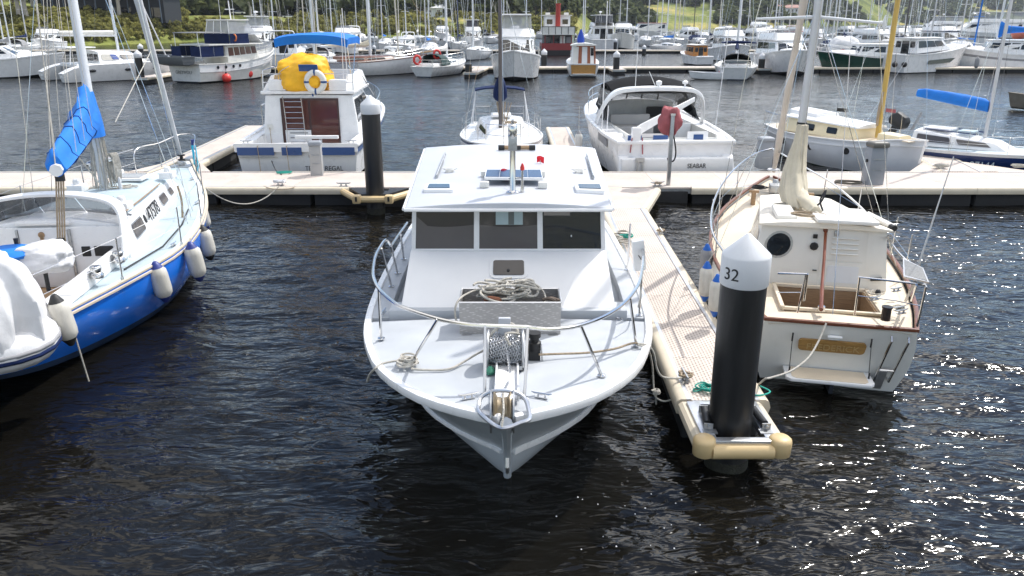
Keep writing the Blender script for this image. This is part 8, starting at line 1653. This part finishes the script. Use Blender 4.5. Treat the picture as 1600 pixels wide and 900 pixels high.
s = empty('round_tarpaulin', 'white domed cover with a dark red patch behind the green launch', 'boat cover', G(1316, 92, 1.0)); blob(s, 'cover', WHTC, (0, 0, .8), (1.7, 1.2, 1.5), 5, .1); MB().sph((-.55, -1.1, .5), (.5, .2, .55), 12, 8).build('red_patch', REDC, s)
def modern():
    p = G(1448, 117, 0); e, H, c = motor('modern white cruiser with dark wraparound glass and black hull window, bow to the right', 1448, 112, 10.4, 3.5, -66, f=1.9, cabh=1.3, cy=(-.34, .14), slope=1.0, nwin=3, bowh=1.28, rails=True)
    for s0 in (1, -1):
        P = [(H.at(y)[0]*1.0, y, z) for y, z in ((-2.3, .85), (-2.1, 1.2), (1.6, 1.38), (.8, .95))]; MB().slab([(s0*(x+.03), y, z) for x, y, z in P], (s0*.02, 0, 0)).build('hull_window', GLASS, e)
    MB().box((0, 5.1, 2.4), (.25, 1.0, .16)).build('anchor_roller', BLACK, e)
modern()
for px, lab in ((1398, 'small black round fender on the modern cruiser, left one'), (1413, 'small black round fender on the modern cruiser, right one')): buoy(px, 101, .26, lab, BLACK, Y=78)
wm, _, _ = motor('white wheelhouse motor sailer with grey stripe at the right edge', 1566, 111, 10.5, 3.4, 72, f=1.65, cabh=1.3, stripe=GREYC, nwin=4, cy=(-.2, .22), slope=.5)
MB().tube([(0, 1.0, 2.6), (0, .9, 16)], .11, 8).build('mast', MASTW, wm); MB().tube([(0, .9, 3.8), (0, -3.6, 3.8)], .08, 6).build('boom', MASTW, wm); MB().loft([[(hw*math.cos(a), y, 4.0+hh*math.sin(a)) for a in [2*math.pi*k/10 for k in range(10)]] for y, hw, hh in ((1.0, .2, .9), (.2, .3, .4), (-1.5, .25, .25), (-3.5, .1, .1))]).build('boom_cover', BLUEC, wm, smooth=60)
c = G(1508, 98, 1.0); fender(Vector((c.x, c.y-2, 1.1)), .9, .2, 'grey fender on the bow of the white wheelhouse motor sailer', Vector((c.x, c.y-1.9, 2.2)), GREYC, body=GREYC)
motor('large white flybridge motor yacht with dark lower windows at upper right', 1530, 74, 20, 5.4, 80, f=2.6, cabh=1.9, fly='enclosed', flyscreen=VINYL, nwin=5, slope=1.2, stripe=GREYC)
motor('white flybridge cruiser with bow to the right in the upper right distance', 1462, 62, 18, 5, 100, f=2.2, cabh=1.9, fly='enclosed', flyscreen=VINYL, radar=True)
motor('white motor yacht with dark awning just above the modern cruiser', 1470, 84, 13, 4.2, 178, f=1.7, cabh=1.6, roofm=NAVYC, fly='open')
p = G(1592, 66, 0); buoy(1592, 52, .9, 'pink orange ball fender at the right edge by the big motor yacht', mat('salmon_plastic', (.75, .22, .15), .5), Y=110)
# yachts of the far rows
MX = [ # px, py, heading, mast height, mast mat, cover, label
 (435, 84, 172, 20, MASTW, NAVYC, 'distant yacht with white mast and navy cover just left of the blue bimini'), (480, 76, 175, 19, MASTC, None, 'distant yacht with cream mast above the middle of the blue bimini'),
 (522, 74, 172, 20, MASTW, WHTC, 'distant yacht with tall white mast above the right end of the blue bimini'), (600, 78, 178, 18, ALUM, BLUEC, 'distant yacht with blue cover just right of the classic ketch masts'),
 (636, 72, 176, 18, MASTW, None, 'distant bare masted yacht left of the hooped sports boat'), (672, 68, 174, 17, MASTW, WHTC, 'distant yacht under the long white roofed shed'),
 (700, 74, 172, 19, MASTW, None, 'distant yacht with thick white mast left of the dark blue furled sail'), (718, 78, 171, 19, MAT_ if False else NAVYH, NAVYC, 'distant yacht with dark blue furled sail on its stay'),
 (822, 70, 180, 20, MASTW, None, 'distant yacht with two spreaders above the clear curtained flybridge'), (845, 60, 180, 17, ALUM, None, 'distant yacht whose mast stands left of the red houseboat'),
 (912, 68, 184, 21, MASTW, None, 'distant tall white masted yacht right of the red houseboat'), (966, 62, 182, 19, ALUM, None, 'distant yacht behind the big two level motor yacht'), (976, 66, 182, 19, MASTW, None, 'distant yacht with wide spreaders behind the fishing boat'),
 (1030, 68, 190, 18, MASTW, GREYC, 'distant yacht with long cross spreader left of the blue sail bag'), (1040, 72, 170, 16, MASTW, None, 'distant white yacht hard against the blue sail bag yacht'), (1082, 60, 186, 18, MASTD, NAVYC, 'distant yacht with black mast and navy cover beyond the timber cabin'),
 (1092, 72, 188, 16, MASTW, WHTC, 'distant leaning masted yacht above the timber cabin'), (1104, 64, 188, 18, MASTW, None, 'distant yacht right of the leaning masted one'), (1164, 64, 186, 17, ALUM, None, 'distant yacht behind the wide white targa cruiser'),
 (1205, 76, 184, 17, MASTW, None, 'distant yacht between the shark fin cruiser and the leaning masts'), (1262, 74, 182, 16, ALUM, GREYC, 'distant yacht just right of the leaning masts'), (1282, 64, 182, 17, ALUM, NAVYC, 'distant yacht with low navy cover above the green launch bow'),
 (1296, 84, 176, 17, MASTW, None, 'yacht with light mast above the domed white cover'), (1330, 70, 182, 17, MASTW, WHTC, 'distant yacht with thick furled white jib above the domed cover'), (1352, 66, 181, 16, ALUM, BLUEC, 'distant yacht with blue cover left of the yellow mast, nearer one'),
 (1366, 62, 181, 16, ALUM, BLUEC, 'distant yacht with blue cover left of the yellow mast, farther one'), (1386, 74, 178, 17, MASTW, NAVYC, 'distant yacht with navy cover just right of the yellow mast'), (1405, 84, 176, 18, MASTD, NAVYC, 'yacht with black carbon mast above the modern cruiser roof'),
 (1428, 66, 180, 18, MASTW, None, 'distant yacht whose mast rises above the pile by the modern cruiser'), (1445, 90, 176, 17, ALUM, NAVYC, 'yacht with long navy boom cover above the modern cruiser roof'), (1490, 84, 184, 18, ALUM, None, 'yacht with aluminium mast left of the big upper right motor yacht'),
 (1512, 90, 188, 16, BLUEC, None, 'yacht with bright blue furled sail slanting up at the right'), (1380, 56, 182, 15, ALUM, None, 'tiny far yacht at the end of the third walkway right of the yellow mast'),
 (560, 66, 176, 16, ALUM, None, 'tiny far yacht behind the classic ketch'), (788, 66, 180, 18, MASTW, WHTC, 'distant yacht just left of the clear curtained flybridge'), (1125, 56, 184, 16, MASTW, None, 'tiny far yacht above the black dodger'), (1250, 58, 182, 15, MASTW, WHTC, 'tiny far yacht beyond the slanting red awning'), (1010, 72, 184, 17, ALUM, None, 'distant yacht between the fishing boat and the blue sail bag'),
]
rr = random.Random(9)
for i, (px, py, hd, mh, mm, cv, lab) in enumerate(MX):
    sail(lab, px, py, rr.uniform(9.5, 12.5), hd+rr.uniform(-8, 8), mh=mh+rr.uniform(-1, 2), mast=mm, cover=cv, lean=rr.uniform(-.02, .02), mr=.10+.0006*max(0, 100-py)*1.2, wires=(.02 if py > 72 else 0), sp=(rr.uniform(.26, .34), .62), rail=py > 68, dodger=rr.choice([None, GREYC, NAVYC, WHTC, None]))
# small unnamed craft packed in the far berths, alike in the picture
gfar = 'small white boats packed in the far berths'
tmplb = []
for k in range(3):
    e, _ = sail('small white moored boat among the crowded far berths', 1300+20*k, 60, 9+k, 180, mh=13+k*1.5, mast=(MASTW, ALUM, MASTC)[k], cover=(None, NAVYC, WHTC)[k], rail=False, wires=0, mr=.11, sp=(.4,), group=gfar, dodger=(None, GREYC, None)[k]); tmplb.append(e)
e, _, _ = motor('small white moored boat among the crowded far berths', 1290, 64, 10, 3.6, 180, f=1.4, cabh=1.4, fly='open', group=gfar, nwin=2); tmplb.append(e)
spots = [(x+rr.uniform(-6, 6), y+rr.uniform(-2, 2)) for x, y in [(395, 72), (418, 70), (505, 68), (548, 72), (585, 66), (618, 66), (655, 64), (690, 62), (760, 64), (772, 68), (805, 62), (950, 60), (990, 64), (1022, 60), (1060, 70), (1065, 60), (1078, 68), (1112, 74), (1118, 66), (1130, 60), (1150, 74), (1150, 60), (1186, 74), (1192, 66), (1200, 58), (1215, 68), (1222, 60), (1232, 70), (1246, 66), (1270, 66), (1275, 78), (1290, 70), (1300, 76), (1305, 64), (1318, 74), (1322, 60), (1342, 78), (1345, 60), (1358, 74), (1372, 80), (1376, 68), (1392, 62), (1400, 76), (1412, 70), (1418, 60), (1434, 76), (1440, 58), (1455, 72), (1480, 72), (1500, 68), (1516, 62), (1580, 62), (15, 82), (45, 80), (70, 78)]]
def wh(px, py): return ('nearer row, ' if py > 67 else 'farther row, ')+next(w for x, w in ((100, 'at far left'), (430, 'above the trawler yacht bow'), (560, 'behind the blue bimini'), (640, 'behind the classic ketch'), (720, 'behind the sloop with red lifebuoys'), (800, 'left of the clear curtained motor yacht'), (900, 'left of the red houseboat'), (1000, 'by the fishing boat'), (1085, 'above the timber cabin cruiser'), (1135, 'left of the black dodger'), (1175, 'above the black dodger'), (1235, 'behind the bow on cruiser'), (1285, 'right of the leaning masts'), (1340, 'behind the domed white cover'), (1385, 'left of the yellow mast'), (1430, 'above the modern cruiser stern'), (1490, 'above the modern cruiser bow'), (9999, 'at the upper right')) if px < x)
for i, (px, py) in enumerate(spots):
    e = tmplb[i] if i < 4 else copy_tree(tmplb[rr.choice([0, 1, 2, 3, 3, 3])]); e['label'] = 'small white boat in the far berths, '+wh(px, py); p = G(px, py, 0); e.location = (p.x, p.y, 0); e.rotation_euler = (0, rr.uniform(-.02, .02), RAD(rr.choice([0, 180])+rr.uniform(-12, 12)))

# ================================================================ AIR: faint haze between here and the hills
hb = MB().box((0, 3100, 146), (44000, 6700, 310)).mesh('haze', smooth=0); hm = bpy.data.materials.new('haze_air'); hm.use_nodes = True; hn = hm.node_tree.nodes; hn.remove(hn['Principled BSDF'])
pv = hn.new('ShaderNodeVolumePrincipled'); pv.inputs['Color'].default_value = (.80, .86, 1, 1); pv.inputs['Density'].default_value = .0001; pv.inputs['Anisotropy'].default_value = .2
hm.node_tree.links.new(pv.outputs[0], hn['Material Output'].inputs['Volume']); hb.materials.append(hm); tag(inst(hb, 'haze'), 'faint blue haze over the water and hills', kind='stuff')
